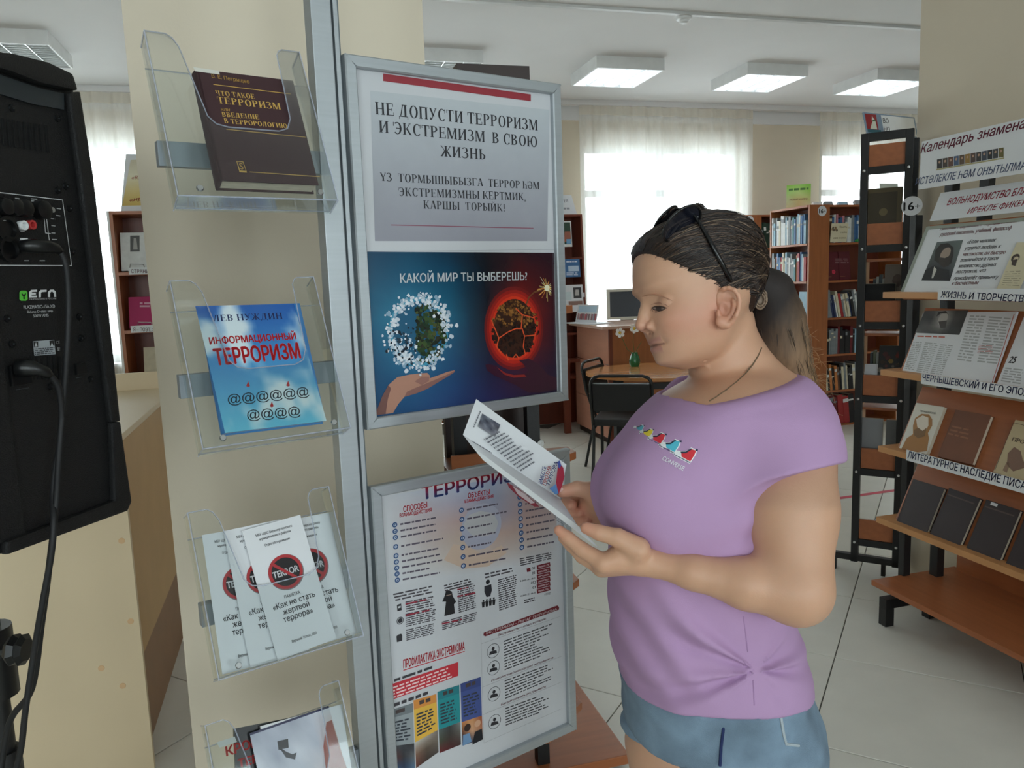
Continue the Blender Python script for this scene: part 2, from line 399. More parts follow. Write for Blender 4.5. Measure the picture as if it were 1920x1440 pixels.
POSTER = mat('poster_paper', (200, 202, 206), .55, var=.02)
PRINT = mat('flat_print', (200, 200, 200), .5, var=.025, scale=30, attr='col')
GLOSSP = mat('glossy_print', (200, 200, 200), .22, var=.02, scale=30, attr='col')
PAGES = mat('book_pages', (214, 204, 182), .8, var=.12, scale=60, stretch=(1, 1, 14))
ACRY = clearmat('clear_acrylic', (251, 253, 253), .008, k=.5)
ACRE = mat('bluish_acrylic_edge', (206, 212, 230), .15, alpha=.38, var=.1, scale=25)
GLASS = clearmat('window_glass', (244, 250, 250), .03)
SHEER = sheer('sheer_white_voile', (247, 246, 242), .40)
SHEERH = sheer('gathered_curtain_header', (240, 234, 222), .14)

# ------------------------------------------------------------------ floor
fl = MB().box((LEFT, FRONT, -.08), (RIGHT, BACK, -.006)); floor = struct('floor', fl, GROUT)
TS = .603; e1 = np.array([.7071, .7071])*TS; e2 = np.array([-.7071, .7071])*TS; T0 = np.array([1.438, 1.895])
tl = bpy.data.meshes.new('tile'); g = TS/2-.0022; hq = .006
tvs = [(sx*(g-i), sy*(g-i), z) for z, i in ((-hq, 0), (-.0012, 0), (0, .0018)) for sx, sy in ((-1, -1), (1, -1), (1, 1), (-1, 1))]
tl.from_pydata(tvs, [], [(8, 9, 10, 11)]+[(k+a, k+(a+1) % 4, k+4+(a+1) % 4, k+4+a) for k in (0, 4) for a in range(4)]); tl.materials.append(TILEM)
rest = MB(); cand = []
for i in range(-22, 24):
    for j in range(-22, 24):
        cpt = T0+e1*(i+.5)+e2*(j+.5)
        if not (LEFT+.45 < cpt[0] < RIGHT-.45 and FRONT+.45 < cpt[1] < BACK-.45): continue
        q = RC @ (np.array([cpt[0], cpt[1], 0])-CO)
        vis = q[2] > .3 and -250 < 960+FPX*q[0]/q[2] < 2170 and 720+FPX*q[1]/q[2] < 1900
        cand.append((0 if vis else 1, q[2] if vis else 0, cpt))
cand.sort(key=lambda a: (a[0], a[1]))
for n_, (vis, _, cpt) in enumerate(cand):
    if n_ < 300 and not vis:
        o = bpy.data.objects.new('tile', tl); COL.objects.link(o); o.parent = floor; b = floor['_base']
        o.matrix_parent_inverse = Matrix.Translation(-Vector(b)); o.location = (cpt[0], cpt[1], 0); o.rotation_euler = (0, 0, math.pi/4)
    else:
        f4 = Fr((cpt[0], cpt[1], 0), (*e1, 0), (*e2, 0)); rest.fbox(f4, -g, g, -g, g, -hq, 0)
if rest.v:
    o = rest.build('tile', TILEM, floor); o['kind'] = 'stuff'

# ------------------------------------------------------------------ walls, ceiling
struct('ceiling', MB().box((LEFT, FRONT, HC), (RIGHT, BACK, HC+.15)), WHITEP)
def wall_with_windows(name, fr, u0, u1, wins, th=.3):
    m = MB(); us = [u0]
    for a, b in wins:
        m.fbox(fr, us[-1], a, 0, HC, -th, 0); m.fbox(fr, a, b, 0, WZ0, -th, 0); m.fbox(fr, a, b, WZ1, HC, -th, 0); us.append(b)
    m.fbox(fr, us[-1], u1, 0, HC, -th, 0); return struct(name, m, BEIGE)
FB = Fr((0, BACK, 0), (1, 0, 0), (0, 0, 1)); wall_with_windows('wall_back', FB, LEFT, RIGHT, BWIN)
FF = Fr((0, FRONT, 0), (-1, 0, 0), (0, 0, 1)); wall_with_windows('wall_front', FF, -RIGHT, -LEFT, [(-b, -a) for a, b in FWIN[::-1]])
FL = Fr((LEFT, 0, 0), (0, 1, 0), (0, 0, 1)); wall_with_windows('wall_left', FL, FRONT, BACK, LWIN)
struct('wall_right', MB().box((RIGHT, FRONT, 0), (RIGHT+.2, BACK, HC)), BEIGE)
struct('wall_pillar_left', MB().box((-.309, 1.9, 0), (.341, 2.5, HC)), BEIGE, bevel=.004)
struct('wall_pillar_right', MB().box((2.72, 1.1, 0), (3.35, 2.93, HC)), BEIGE, bevel=.004)
struct('trim_1', MB().box((LEFT, BACK-.03, 3.04), (RIGHT, BACK, HC)), WHITEP)
struct('trim_2', MB().box((LEFT, 4.98, HC-.018), (RIGHT, 5.02, HC)), mat('cable_trunking', (214, 215, 214), .5), bevel=.003)
struct('baseboard_back', MB().box((LEFT, BACK-.02, 0), (RIGHT, BACK, .09)), WOODH)
nwin = 0
def window(fr, a, b):
    global nwin; nwin += 1; w = .06
    base = fr.P((a+b)/2, WZ0, -.14); root = thing('window_%d' % nwin, None, None, base); root['kind'] = 'structure'
    m = MB(); 
    for u0, u1, v0, v1 in ((a, a+w, WZ0, WZ1), (b-w, b, WZ0, WZ1), (a+w, b-w, WZ0, WZ0+w), (a+w, b-w, WZ1-w, WZ1)): m.fbox(fr, u0, u1, v0, v1, -.18, -.11)
    mid = a+(b-a)*.5; m.fbox(fr, mid-.05, mid+.05, WZ0+w, WZ1-w, -.18, -.11); m.fbox(fr, a+w, b-w, 2.28, 2.35, -.18, -.11)
    m.build('window_frame', PVC, root)
    for x0, x1 in ((a+w, mid-.05), (mid+.05, b-w)):
        for z0, z1 in ((WZ0+w, 2.28), (2.35, WZ1-w)): MB().fbox(fr, x0, x1, z0, z1, -.148, -.142).build('pane', GLASS, root)
    MB().fbox(fr, a-.05, b+.05, WZ0-.03, WZ0, -.11, .16).build('window_sill', PVC, root, bevel=.006)
for a, b in BWIN: window(FB, a, b)
for a, b in FWIN[::-1]: window(FF, -b, -a)
for a, b in LWIN: window(FL, a, b)

def curtain(x0, x1, label, folds, z0=.06):
    root = thing('curtain', label, 'curtain', ((x0+x1)/2, BACK-.19, z0), 'sheer white curtains on the back windows')
    rnd = random.Random(int(x0*100)); n = int((x1-x0)*70); ph = [rnd.uniform(0, 6) for _ in range(4)]
    def yy(x, z):
        k = .6+.4*(3.1-z)/3.1
        return BACK-.19+k*(.028*math.sin(x*folds+ph[0]+.5*math.sin(x*5+ph[1]))+.012*math.sin(x*folds*2.3+ph[2]))
    for nm, za, zb, mm, rows in (('drape', z0, 3.06, SHEER, 9), ('header_tape', 3.06, 3.15, SHEERH, 2)):
        m = MB(); vv = []; ff = []
        for r in range(rows):
            z = za+(zb-za)*r/(rows-1)
            for i in range(n+1):
                x = x0+(x1-x0)*i/n; vv.append((x, yy(x, z), z))
        for r in range(rows-1):
            for i in range(n): a = r*(n+1)+i; ff.append((a, a+1, a+n+2, a+n+1))
        m.add(vv, ff); m.build(nm, mm, root, smooth='all')
    return root
curtain(-2.95, -.8, 'sheer white curtain left of the cream pillar, behind the loudspeaker', 34)
curtain(2.9, 4.88, 'wide sheer white curtain behind the reading woman', 32)
curtain(-.02, 2.08, 'sheer white curtain hidden behind the pillar and poster stand', 33)
curtain(5.71, 7.9, 'sheer white curtain behind the tall bookcase and the dark pocket rack', 36)
struct('trim_3', MB().box((LEFT, BACK-.22, 3.15), (RIGHT, BACK-.15, HC)), WHITEP)

# ------------------------------------------------------------------ ceiling lights
LIT = mat('glowing_tube', (255, 255, 255), .4, emit=(240, 248, 255), es=26)
DULL = mat('unlit_tube', (206, 206, 198), .4)
REFL = mat('lamp_reflector', (222, 226, 226), .25, metal=.35)
LOUV = mat('lamp_louvre', (232, 236, 236), .25, metal=.3)
def lamp(x, y, lit, label):
    root = thing('ceiling_light', label, 'ceiling light', (x+.3, y+.3, HC-.095), 'square louvred ceiling lights')
    z0, z1, t = HC-.095, HC, .012; h = MB()
    h.box((x, y, z0), (x+.6, y+t, z1)); h.box((x, y+.6-t, z0), (x+.6, y+.6, z1)); h.box((x, y+t, z0), (x+t, y+.6-t, z1)); h.box((x+.6-t, y+t, z0), (x+.6, y+.6-t, z1)); h.box((x+t, y+t, z1-.008), (x+.6-t, y+.6-t, z1))
    h.build('housing', WHPL, root)
    MB().box((x+t, y+t, z1-.016), (x+.6-t, y+.6-t, z1-.008)).build('reflector', REFL, root)
    for k in range(4):
        tx = x+.084+.144*k; MB().tube([(tx, y+.02, z1-.045), (tx, y+.58, z1-.045)], .013, 10).build('tube', LIT if lit else DULL, root, smooth=True)
    l = MB()
    for k in range(1, 4): l.box((x+.15*k-.004, y+t, z0+.004), (x+.15*k+.004, y+.6-t, z0+.05))
    l.build('divider', LOUV, root); l = MB()
    for k in range(1, 12): l.box((x+t, y+.05*k-.0015, z0+.006), (x+.6-t, y+.05*k+.0015, z0+.044))
    l.build('louvre', LOUV, root)
lamp(2.475, 6.05, True, 'glowing square ceiling light left of the other two lit ones, above the curtain')
lamp(3.85, 6.05, True, 'glowing square ceiling light, middle one of the three lit in a row')
lamp(5.17, 6.05, True, 'glowing square ceiling light partly hidden by the brown pillar at right')
lamp(.94, 6.05, False, 'unlit square ceiling light showing just above the poster stand')
lamp(-2.05, 6.05, False, 'unlit square ceiling light above the black loudspeaker')
d0 = atZ(1282, 28, HC); r = thing('smoke_detector', 'small round white smoke detector on the ceiling', 'smoke detector', (d0[0], d0[1], HC-.06))
MB().lathe([(0, 0), (.05, 0), (.055, -.012), (.05, -.03), (.034, -.034)], (d0[0], d0[1], HC-.001), n=24).build('base', WHPL, r, smooth=True)
MB().lathe([(.034, -.03), (.03, -.048), (.02, -.054), (0, -.054)], (d0[0], d0[1], HC-.001), n=24).build('sensor_cap', WHPL, r, smooth=True)
# ------------------------------------------------------------------ poster and leaflet stand
_a = math.radians(19); SU = np.array([math.cos(_a), math.sin(_a), 0.]); SN = np.array([math.sin(_a), -math.cos(_a), 0.])
S0 = onpl(645, 100, atD(666, 450, 1.3), SN); S0 = np.array([S0[0], S0[1], 0.])
ST = Fr(S0, SU, (0, 0, 1))                        # u along the stand, v = height, n towards the viewer
root = thing('display_stand', 'tall brushed aluminium stand with posters on its right and trays on its left', 'display stand', S0)
m = MB(); m.fbox(ST, -.052, -.018, .03, 2.25, -.03, .0); m.build('post', ALU, root, bevel=.0015)
m = MB(); m.fbox(ST, -.018, .0, .03, 2.25, -.03, -.012); m.build('groove_rail', ALUD, root)
m = MB(); m.fbox(ST, -.0135, -.0065, .03, 2.25, -.012, -.002); m.build('slot_lip', ALU, root); 
for z in (1.648, 1.305, .94, .6): MB().fbox(ST, -.296, -.052, z-.018, z+.018, -.022, -.004).build('cross_bar', GREYPL, root, bevel=.001)
for z in (1.7, 1.3, .95, .6): MB().fbox(ST, 0, .42, z-.015, z+.015, -.03, -.014).build('rear_bar', ALU, root)
MB().fbox(ST, -.3, .44, .0, .03, -.03, .0).build('foot_rail', ALU, root, bevel=.002)
MB().fbox(ST, -.06, .01, .0, .028, -.3, .0).build('foot', ALU, root, bevel=.002)

def poster_frame(label, v0, v1, wd):
    r = thing('poster_frame', label, 'poster', ST.P(wd/2, v0, 0), None); b = .02
    for (p, q) in (((0, v0), (wd, v0)), ((wd, v0), (wd, v1)), ((wd, v1), (0, v1)), ((0, v1), (0, v0))):
        dx, dy = np.sign(q[0]-p[0]), np.sign(q[1]-p[1]); ix, iy = -dy, dx
        if dx: pts = [p, q, (q[0]-dx*b, q[1]+iy*b), (p[0]+dx*b, p[1]+iy*b)]
        else: pts = [p, q, (q[0]+ix*b, q[1]-dy*b), (p[0]+ix*b, p[1]+dy*b)]
        mb = MB(); K = 4; prof = (-.012, .001, .0035)
        vv = []
        cx, cy = np.mean(pts, 0)
        for k, nn in enumerate(prof):
            s_ = 1. if k < 2 else .0
            for (x, y) in pts:
                if k == 2: # softened front edge
                    if dx: y2 = y+(cy-y)*.22; x2 = x
                    else: x2 = x+(cx-x)*.22; y2 = y
                    vv.append(ST.P(x2, y2, nn))
                else: vv.append(ST.P(x, y, nn))
        ff = [(3, 2, 1, 0), (8, 9, 10, 11)]+[(k+a, k+(a+1) % 4, k+4+(a+1) % 4, k+4+a) for k in (0, 4) for a in range(4)]
        mb.add(vv, ff).build('frame_bar', ALU, r)
    MB().fbox(ST, .004, wd-.004, v0+.004, v1-.004, -.011, -.008).build('backing_board', GREYPL, r)
    return r
INK = (38, 38, 44)
# ---- upper frame: text sheet over picture sheet
pf = poster_frame('upper framed poster with two planets in hands under a grey Cyrillic text sheet', 1.198, 1.823, .448)
SH = ST.off(0, 0, -.0075)
MB().fbox(ST, .012, .436, 1.505, 1.812, -.008, -.0075).build('text_sheet', POSTER, pf)
m = MB(); px = lambda *a: [tuple(p) for p in a]
m.pic(SH, [(694, 170), (1030, 206), (1026, 452), (703, 452)], [[(186, 192, 197)]*3, [(172, 176, 183)]*3, [(158, 160, 168)]*3, [(148, 148, 158)]*3], .0003)
m.pp(SH, [(718, 138), (995, 177), (995, 190), (718, 152)], (150, 44, 56), .0006)
m.pp(SH, [(733, 421), (1000, 427.2), (1000, 428.8), (733, 422.6)], (140, 70, 90), .0006)
m.build('grey_panel', PRINT, pf)
m = MB()
put(m, SH, 'НЕ ДОПУСТИ ТЕРРОРИЗМ', (704, 214), (1008, 245), 23, INK, ser=1)
put(m, SH, 'И ЭКСТРЕМИЗМ  В СВОЮ', (711, 248), (1007, 276), 22, INK, ser=1)
put(m, SH, 'ЖИЗНЬ', (826, 293), (910, 299.5), 20, INK, ser=1)
put(m, SH, 'ҮЗ  ТОРМЫШЫБЫЗГА  ТЕРРОР ҺӘМ', (713, 339), (1011, 355), 15.5, INK, ser=1)
put(m, SH, 'ЭКСТРЕМИЗМНЫ КЕРТМИК,', (747, 367), (985, 376), 15.5, INK, ser=1)
put(m, SH, 'КАРШЫ  ТОРЫЙК!', (794, 391), (946, 396.5), 15, INK, ser=1)
m.build('lettering', PRINT, pf)
MB().fbox(ST, .012, .436, 1.209, 1.5045, -.008, -.0074).build('picture_sheet', POSTER, pf)
m = MB()
B1, B2, B3, B4 = (22, 74, 104), (30, 96, 128), (22, 60, 90), (24, 28, 44)
m.pic(SH, [(685, 472), (1038, 474), (1044, 738), (702, 782)],
  [[(18, 66, 96), (20, 72, 100), (16, 52, 76), (12, 18, 28), (44, 16, 30), (40, 14, 30)],
   [(20, 84, 116), (28, 96, 128), (24, 80, 108), (16, 24, 38), (96, 22, 26), (56, 18, 32)],
   [(24, 96, 130), (60, 140, 168), (34, 100, 130), (30, 28, 40), (150, 34, 30), (60, 20, 34)],
   [(26, 88, 124), (52, 128, 160), (36, 88, 122), (34, 36, 54), (130, 30, 32), (50, 22, 40)],
   [(26, 78, 116), (36, 92, 132), (34, 74, 116), (38, 40, 70), (70, 26, 50), (42, 24, 50)],
   [(28, 72, 112), (40, 84, 130), (44, 72, 124), (44, 46, 92), (48, 32, 68), (40, 26, 56)]], .0012)
m.build('picture_background', GLOSSP, pf)
m = MB(); rr = random.Random(3)
def blob(cx, cy, r, col, n, K=9, asp=.93):
    pts = []
    for k in range(K):
        t = 2*math.pi*k/K; R = r*rr.uniform(.65, 1.2); pts.append(SH.px(cx+asp*R*math.cos(t), cy+R*math.sin(t)))
    m.poly(SH, pts[::-1], n, col)
gx, gy = 785, 622
m.disc(SH, gx, gy, 66, (70, 150, 180), .0014, 30, .95); m.disc(SH, gx, gy, 57, (34, 92, 124), .0016, 30, .95)
for k in range(300):       # wooded land
    t, q = rr.uniform(-1.45, 1.5), rr.uniform(0, 1); bx, by = 792+rr.uniform(-12, 42), 625+rr.uniform(-52, 56)
    if (bx-gx)**2/55**2+(by-gy)**2/62**2 < 1: blob(bx, by, rr.uniform(2, 6), rr.choice([(28, 52, 36), (40, 66, 40), (58, 82, 44), (22, 36, 30), (74, 84, 46), (34, 44, 34), (52, 54, 40)]), .0018+.0000008*k)
for k in range(420):       # ring of cloud
    t = rr.uniform(0, 2*math.pi); R = rr.gauss(56, 6.5)
    if -.2 < t < .9 and rr.random() < .6: continue
    blob(gx+R*math.cos(t)*.95, gy+R*math.sin(t)*1.1, rr.uniform(1.2, 4.6), rr.choice([(226, 232, 238), (204, 214, 224), (176, 194, 208), (214, 222, 230), (140, 172, 194)]), .0021+.0000008*k)
for k in range(110): blob(gx-28+rr.gauss(0, 14), gy+28+rr.gauss(0, 17), rr.uniform(1, 3.6), rr.choice([(216, 226, 234), (190, 206, 218), (24, 34, 44), (36, 60, 76)]), .0024+.0000015*k)
m.build('blue_planet', GLOSSP, pf)
m = MB(); hx, hy = 964, 616
for k, (R, c_) in enumerate(((78, (120, 30, 32)), (72, (158, 34, 30)), (66, (196, 44, 32)), (60, (226, 60, 34)))): m.disc(SH, hx, hy, R, c_, .0014+.00008*k, 34, .86)
m.disc(SH, hx, hy, 55, (58, 34, 26), .0018, 34, .86)
for k in range(420):
    t = rr.uniform(0, 2*math.pi); R = 52*math.sqrt(rr.random()); bx, by = hx+R*math.cos(t)*.86, hy+R*math.sin(t)
    top = by < hy-8+6*math.sin(bx*.2)
    blob(bx, by, rr.uniform(1.4, 3.6), rr.choice([(138, 92, 44), (104, 66, 34), (160, 108, 52), (84, 50, 30)] if top else [(50, 26, 20), (38, 22, 20), (62, 34, 26), (30, 18, 18)]), .0019+.000001*k, asp=.86)
def stroke(pts, w, col, n, fr=SH):
    for (a, b) in zip(pts[:-1], pts[1:]):
        a, b = np.array(fr.px(*a)), np.array(fr.px(*b)); d = b-a; d = d/np.linalg.norm(d)*w/2; e = np.array([-d[1], d[0]])
        m.poly(fr, [tuple(a-e), tuple(b-d*0-e), tuple(b+e), tuple(a+e)], n, col)
CR = (236, 92, 50)
for pts in ([(920, 600), (934, 634), (952, 622), (966, 616), (978, 616), (982, 630), (1004, 628)], [(934, 634), (930, 650), (938, 662)], [(982, 630), (980, 650), (984, 664)], [(976, 616), (978, 590), (966, 578)], [(978, 590), (1000, 596)], [(960, 672), (966, 664), (972, 672)], [(948, 664), (952, 676)]): stroke(pts, .0022, CR, .0024)
stroke([(985, 572), (990, 558), (1000, 548), (1014, 544)], .003, (120, 74, 46), .0025)
for k in range(60):
    t = rr.uniform(0, 2*math.pi); L = rr.uniform(6, 26); L = min(L, (1034-1024)/max(math.cos(t), .01)) if math.cos(t) > 0 else L
    stroke([(1024, 540), (1024+.8*L*math.cos(t), 540+L*math.sin(t))], .0007, rr.choice([(255, 220, 130), (250, 160, 70), (255, 244, 200)]), .0027)
m.disc(SH, 1024, 540, 6, (255, 250, 220), .0028)
m.build('burning_planet', GLOSSP, pf)
m = MB()
m.pp(SH, [(702, 779), (716, 742), (727, 722), (744, 707), (768, 702), (786, 700), (800, 699), (805, 704), (805, 709), (822, 703), (838, 697), (851, 694), (852, 697), (838, 706), (818, 718), (800, 729), (778, 738), (757, 744), (746, 757), (736, 774)], (178, 132, 112), .0022)
m.pp(SH, [(778, 727), (800, 718), (838, 702), (851, 695), (852, 697), (838, 706), (818, 718), (800, 729), (778, 738), (757, 744), (762, 734)], (140, 100, 92), .0024)
m.pp(SH, [(702, 779), (716, 742), (727, 722), (732, 728), (726, 748), (722, 776)], (120, 84, 78), .0024)
m.pp(SH, [(776, 715), (790, 706), (804, 706), (803, 714), (790, 722)], (150, 108, 98), .0025)
m.build('pale_hand', GLOSSP, pf)
m = MB()
m.pp(SH, [(909, 684), (914, 682), (930, 686), (944, 698), (962, 702), (980, 702), (990, 696), (980, 682), (972, 676), (990, 672), (1010, 684), (1026, 702), (1042, 708), (1043, 730), (1010, 736), (990, 736), (966, 722), (944, 712), (926, 704), (912, 694)], (62, 28, 46), .0022)
m.pp(SH, [(930, 688), (946, 699), (962, 703), (982, 702), (986, 706), (962, 708), (944, 702)], (150, 44, 40), .0024)
m.build('dark_hand', GLOSSP, pf)
m = MB(); put(m, SH, 'КАКОЙ МИР ТЫ ВЫБЕРЕШЬ?', (749, 530), (987, 525), 17, (236, 240, 242), .003, .018); m.build('picture_lettering', GLOSSP, pf)

# ---- lower frame: information sheet
pf2 = poster_frame('lower framed information poster with icons, coloured columns and small Cyrillic text', .468, 1.096, .448)
MB().fbox(ST, .012, .436, .478, 1.086, -.008, -.0075).build('information_sheet', POSTER, pf2)
RED, BLU, DRK, MAR = (200, 40, 52), (52, 84, 130), (44, 44, 50), (112, 28, 40)
m = MB()
W_ = (200, 202, 206)
m.pic(SH, [(722, 930), (1040, 880), (1046, 1050), (735, 1098)],
  [[W_, (192, 198, 210), (176, 188, 208), (168, 182, 206), (192, 190, 196), W_],
   [W_, (190, 182, 190), (172, 166, 182), (150, 156, 176), (182, 162, 164), (192, 182, 186)],
   [W_, (190, 176, 176), (184, 158, 154), (154, 152, 168), (176, 150, 146), (188, 170, 170)],
   [W_, (192, 180, 178), (190, 170, 156), (186, 160, 148), (182, 158, 150), (188, 174, 172)],
   [W_, (196, 192, 190), (194, 180, 170), (190, 174, 166), (188, 178, 174), W_],
   [W_, W_, W_, W_, W_, W_]], .0002)
m.disc(SH, 903, 987, 43, (166, 168, 184), .00035, 30)
m.pp(SH, [(868, 985), (880, 965), (900, 958), (925, 962), (934, 980), (928, 1000), (905, 1006), (885, 1004)], (178, 178, 180), .0004)
m.pp(SH, [(832, 1050), (850, 1020), (880, 1026), (905, 1040), (940, 1022), (950, 1036), (915, 1062), (870, 1066)], (200, 176, 158), .0004)
m.build('globe_picture', PRINT, pf2)
for x, ys in ((740, (984, 996, 1007.6, 1025, 1042, 1053.6, 1065, 1076, 1087.6)), (865, (956.6, 973.8, 991.3, 1008.8, 1026.3, 1043.8, 1060.8)), (974, (931.9, 945.8, 959.2, 972.6, 985.8, 999.2, 1012.4, 1026.3))):
    m = MB()
    for k, y in enumerate(ys):
        xx = x+k*.6; m.disc(SH, xx, y, 5, BLU, .0006, 14, 1.05); m.disc(SH, xx, y, 2.6, (196, 206, 220), .0008, 6, 1.1, .5)
        L = rr.uniform(42, 82) if x < 900 else rr.uniform(36, 54); s_ = -.18
        m.lines(SH, [(xx+10, y-4), (xx+10+L, y-4+s_*L), (xx+10+L, y+1+s_*L), (xx+10, y+2)], 1, (92, 84, 98), .55, .0007, .07, .02)
    m.build('icon_list', PRINT, pf2)['kind'] = 'stuff'

m = MB()
put(m, SH, 'ТЕРРОРИЗМ', (790, 937), (987, 896.5), 24, RED, .0009, .03, vcol=((46, 78, 140), (206, 30, 44)))
m.build('title_lettering', PRINT, pf2); m = MB(); put(m, SH, 'СПОСОБЫ', (756, 960), (801, 951), 11, RED, bold=.03); put(m, SH, 'ВЗАИМОДЕЙСТВИЯ', (749, 970), (809, 959), 7, RED, bold=.03)
m.build('heading', PRINT, pf2); m = MB(); put(m, SH, 'ОБЪЕКТЫ', (877, 934), (918, 926.5), 9.5, RED, bold=.03); put(m, SH, 'ВЗАИМОДЕЙСТВИЯ', (871, 943), (925, 933), 6, RED, bold=.03)
m.build('heading', PRINT, pf2); m = MB(); put(m, SH, 'ПРОФИЛАКТИКА ЭКСТРЕМИЗМА', (756, 1253), (871, 1218), 16, RED, bold=.03)
m.pp(SH, [(756, 1256), (871, 1220.5), (871, 1222), (756, 1257.6)], RED)
m.build('red_heading', PRINT, pf2); m = MB()
for (sx, x, y) in (('01', 996.5, 1068), ('02', 997, 1077), ('052', 995, 1095), ('03', 998, 1104)): put(m, SH, sx, (x, y), (x+(9 if len(sx) > 2 else 6), y-1.4), 4.6, DRK)
put(m, SH, '8 (843) 291-48-21', (975, 1091), (1004, 1085), 3, DRK); put(m, SH, '8 (843) 221-66-02', (976, 1119), (1004, 1112), 3, DRK); put(m, SH, '-112', (1020, 1116.5), (1031.5, 1114), 4.5, DRK)
m.build('phone_numbers', PRINT, pf2)
m = MB()
for q, rws in (([(736, 1112), (812, 1096), (812, 1112), (742, 1128)], 3), ([(760, 1127), (815, 1116), (816, 1136), (761, 1148)], 5), ([(760, 1150), (817, 1137), (818, 1163), (761, 1176)], 7), ([(761, 1180), (816, 1167), (817, 1188), (762, 1202)], 6),
   ([(832, 1096), (886, 1082), (888, 1096), (834, 1110)], 3), ([(857, 1100), (891, 1092), (893, 1140), (860, 1150)], 13), ([(828, 1165), (896, 1146), (896, 1162), (829, 1182)], 5), ([(908, 1074), (964, 1062), (964, 1072), (910, 1086)], 2), ([(933, 1086), (969, 1076), (971, 1134), (936, 1146)], 15), ([(974, 1046), (1034, 1034), (1035, 1048), (976, 1062)], 4), ([(982, 1124), (1004, 1118), (1006, 1126), (983, 1132)], 2)):
    m.lines(SH, q, rws, (74, 70, 76), .5, .0006, .1)
for a, b, y0 in ((760, 800, 1131), (760, 812, 1152), (857, 880, 1104), (828, 868, 1168), (857, 892, 1117)): m.lines(SH, [(a, y0), (b, y0-.22*(b-a)), (b, y0+3-.22*(b-a)), (a, y0+3)], 1, (150, 40, 60), .9, .0008, .2)
m.pp(SH, [(744, 1134), (752, 1131.5), (753, 1144), (745, 1146)], DRK); m.pp(SH, [(746, 1137), (751, 1135.4), (751, 1139), (746, 1140.5)], W_, .0007)
m.disc(SH, 750, 1163.5, 7, DRK, .0006, 18, 1.0, .8); m.disc(SH, 750, 1163.5, 4.5, DRK, .0006)
m.pp(SH, [(743, 1193), (746, 1190), (752, 1188), (754, 1191), (754, 1201), (744, 1204)], DRK)
m.pp(SH, [(833, 1155), (836, 1128), (829, 1128), (834, 1116), (836, 1108), (842, 1106.5), (847, 1109), (849, 1118), (855, 1128), (851, 1133), (853, 1150)], (26, 26, 30))
m.pp(SH, [(836, 1116), (846, 1113.5), (846, 1115), (836, 1117.5)], (150, 130, 120), .0008)
m.disc(SH, 914.5, 1091, 4.4, (28, 28, 32)); m.pp(SH, [(908, 1099), (921, 1095.5), (922, 1107), (919, 1118), (912, 1119.5), (908, 1110)], (40, 40, 48))
for k in range(4): gx_, gy_ = 906+k*6.6, 1126.5-k*1.6; m.disc(SH, gx_, gy_, 2, (28, 28, 32)); m.pp(SH, [(gx_-3, gy_+2.6), (gx_+3, gy_+1.4), (gx_+2, gy_+12), (gx_-2, gy_+12.8)], (30, 30, 34))
for k in range(6): y0 = 1060+k*9; m.pp(SH, [(1006, y0), (1031, y0-6.2), (1032, y0+1.6), (1007, y0+8)], MAR); m.lines(SH, [(1009, y0+2), (1029, y0-3), (1029, y0+0), (1009, y0+5)], 2, (206, 180, 184), .6, .0008, .25)
m.pp(SH, [(987, 1066), (994, 1064), (995, 1071), (988, 1072.5)], MAR)
m.build('infographic', PRINT, pf2)
m = MB()
m.pp(SH, [(727, 1285), (859, 1241), (859, 1267), (729, 1314)], (196, 46, 60)); m.lines(SH, [(731, 1288), (850, 1246), (850, 1270), (733, 1312)], 4, (240, 210, 210), .45, .0007, .05)
for (q, y) in (([(727, 1283), (815, 1252), (815, 1246), (727, 1277)], 0), ([(728, 1330), (808, 1300), (808, 1293), (728, 1322)], 0)): m.lines(SH, [q[3], q[2], q[1], q[0]], 1, (60, 58, 64), .8, .0007, .09)
CC = [((730, 1332), (774, 1318), (778, 1440), (737, 1440), (116, 124, 128), (150, 158, 162)), ((775, 1313), (818, 1301), (822, 1410), (780, 1440), (214, 140, 66), (226, 178, 70)), ((820, 1297), (861, 1284), (864, 1396), (824, 1412), (30, 122, 132), (30, 140, 146)), ((863, 1282), (901, 1269), (905, 1386), (867, 1398), (56, 72, 130), (66, 84, 146))]
PIC = [[[(90, 96, 100), (60, 64, 70), (40, 40, 46)], [(120, 60, 56), (50, 50, 56), (100, 104, 108)], [(60, 110, 150), (40, 60, 90), (90, 120, 150)]],
       [[(190, 186, 176), (170, 160, 150), (120, 110, 104)], [(130, 96, 80), (90, 76, 64), (110, 100, 90)], [(100, 50, 44), (60, 50, 46), (80, 74, 70)]],
       [[(90, 100, 100), (50, 56, 58), (130, 134, 132)], [(70, 76, 60), (60, 50, 46), (90, 86, 80)], [(110, 34, 40), (80, 30, 34), (60, 40, 40)]],
       [[(190, 120, 70), (206, 150, 100), (150, 70, 40)], [(90, 54, 40), (206, 158, 124), (170, 110, 80)], [(96, 130, 170), (60, 60, 80), (24, 26, 34)]]]
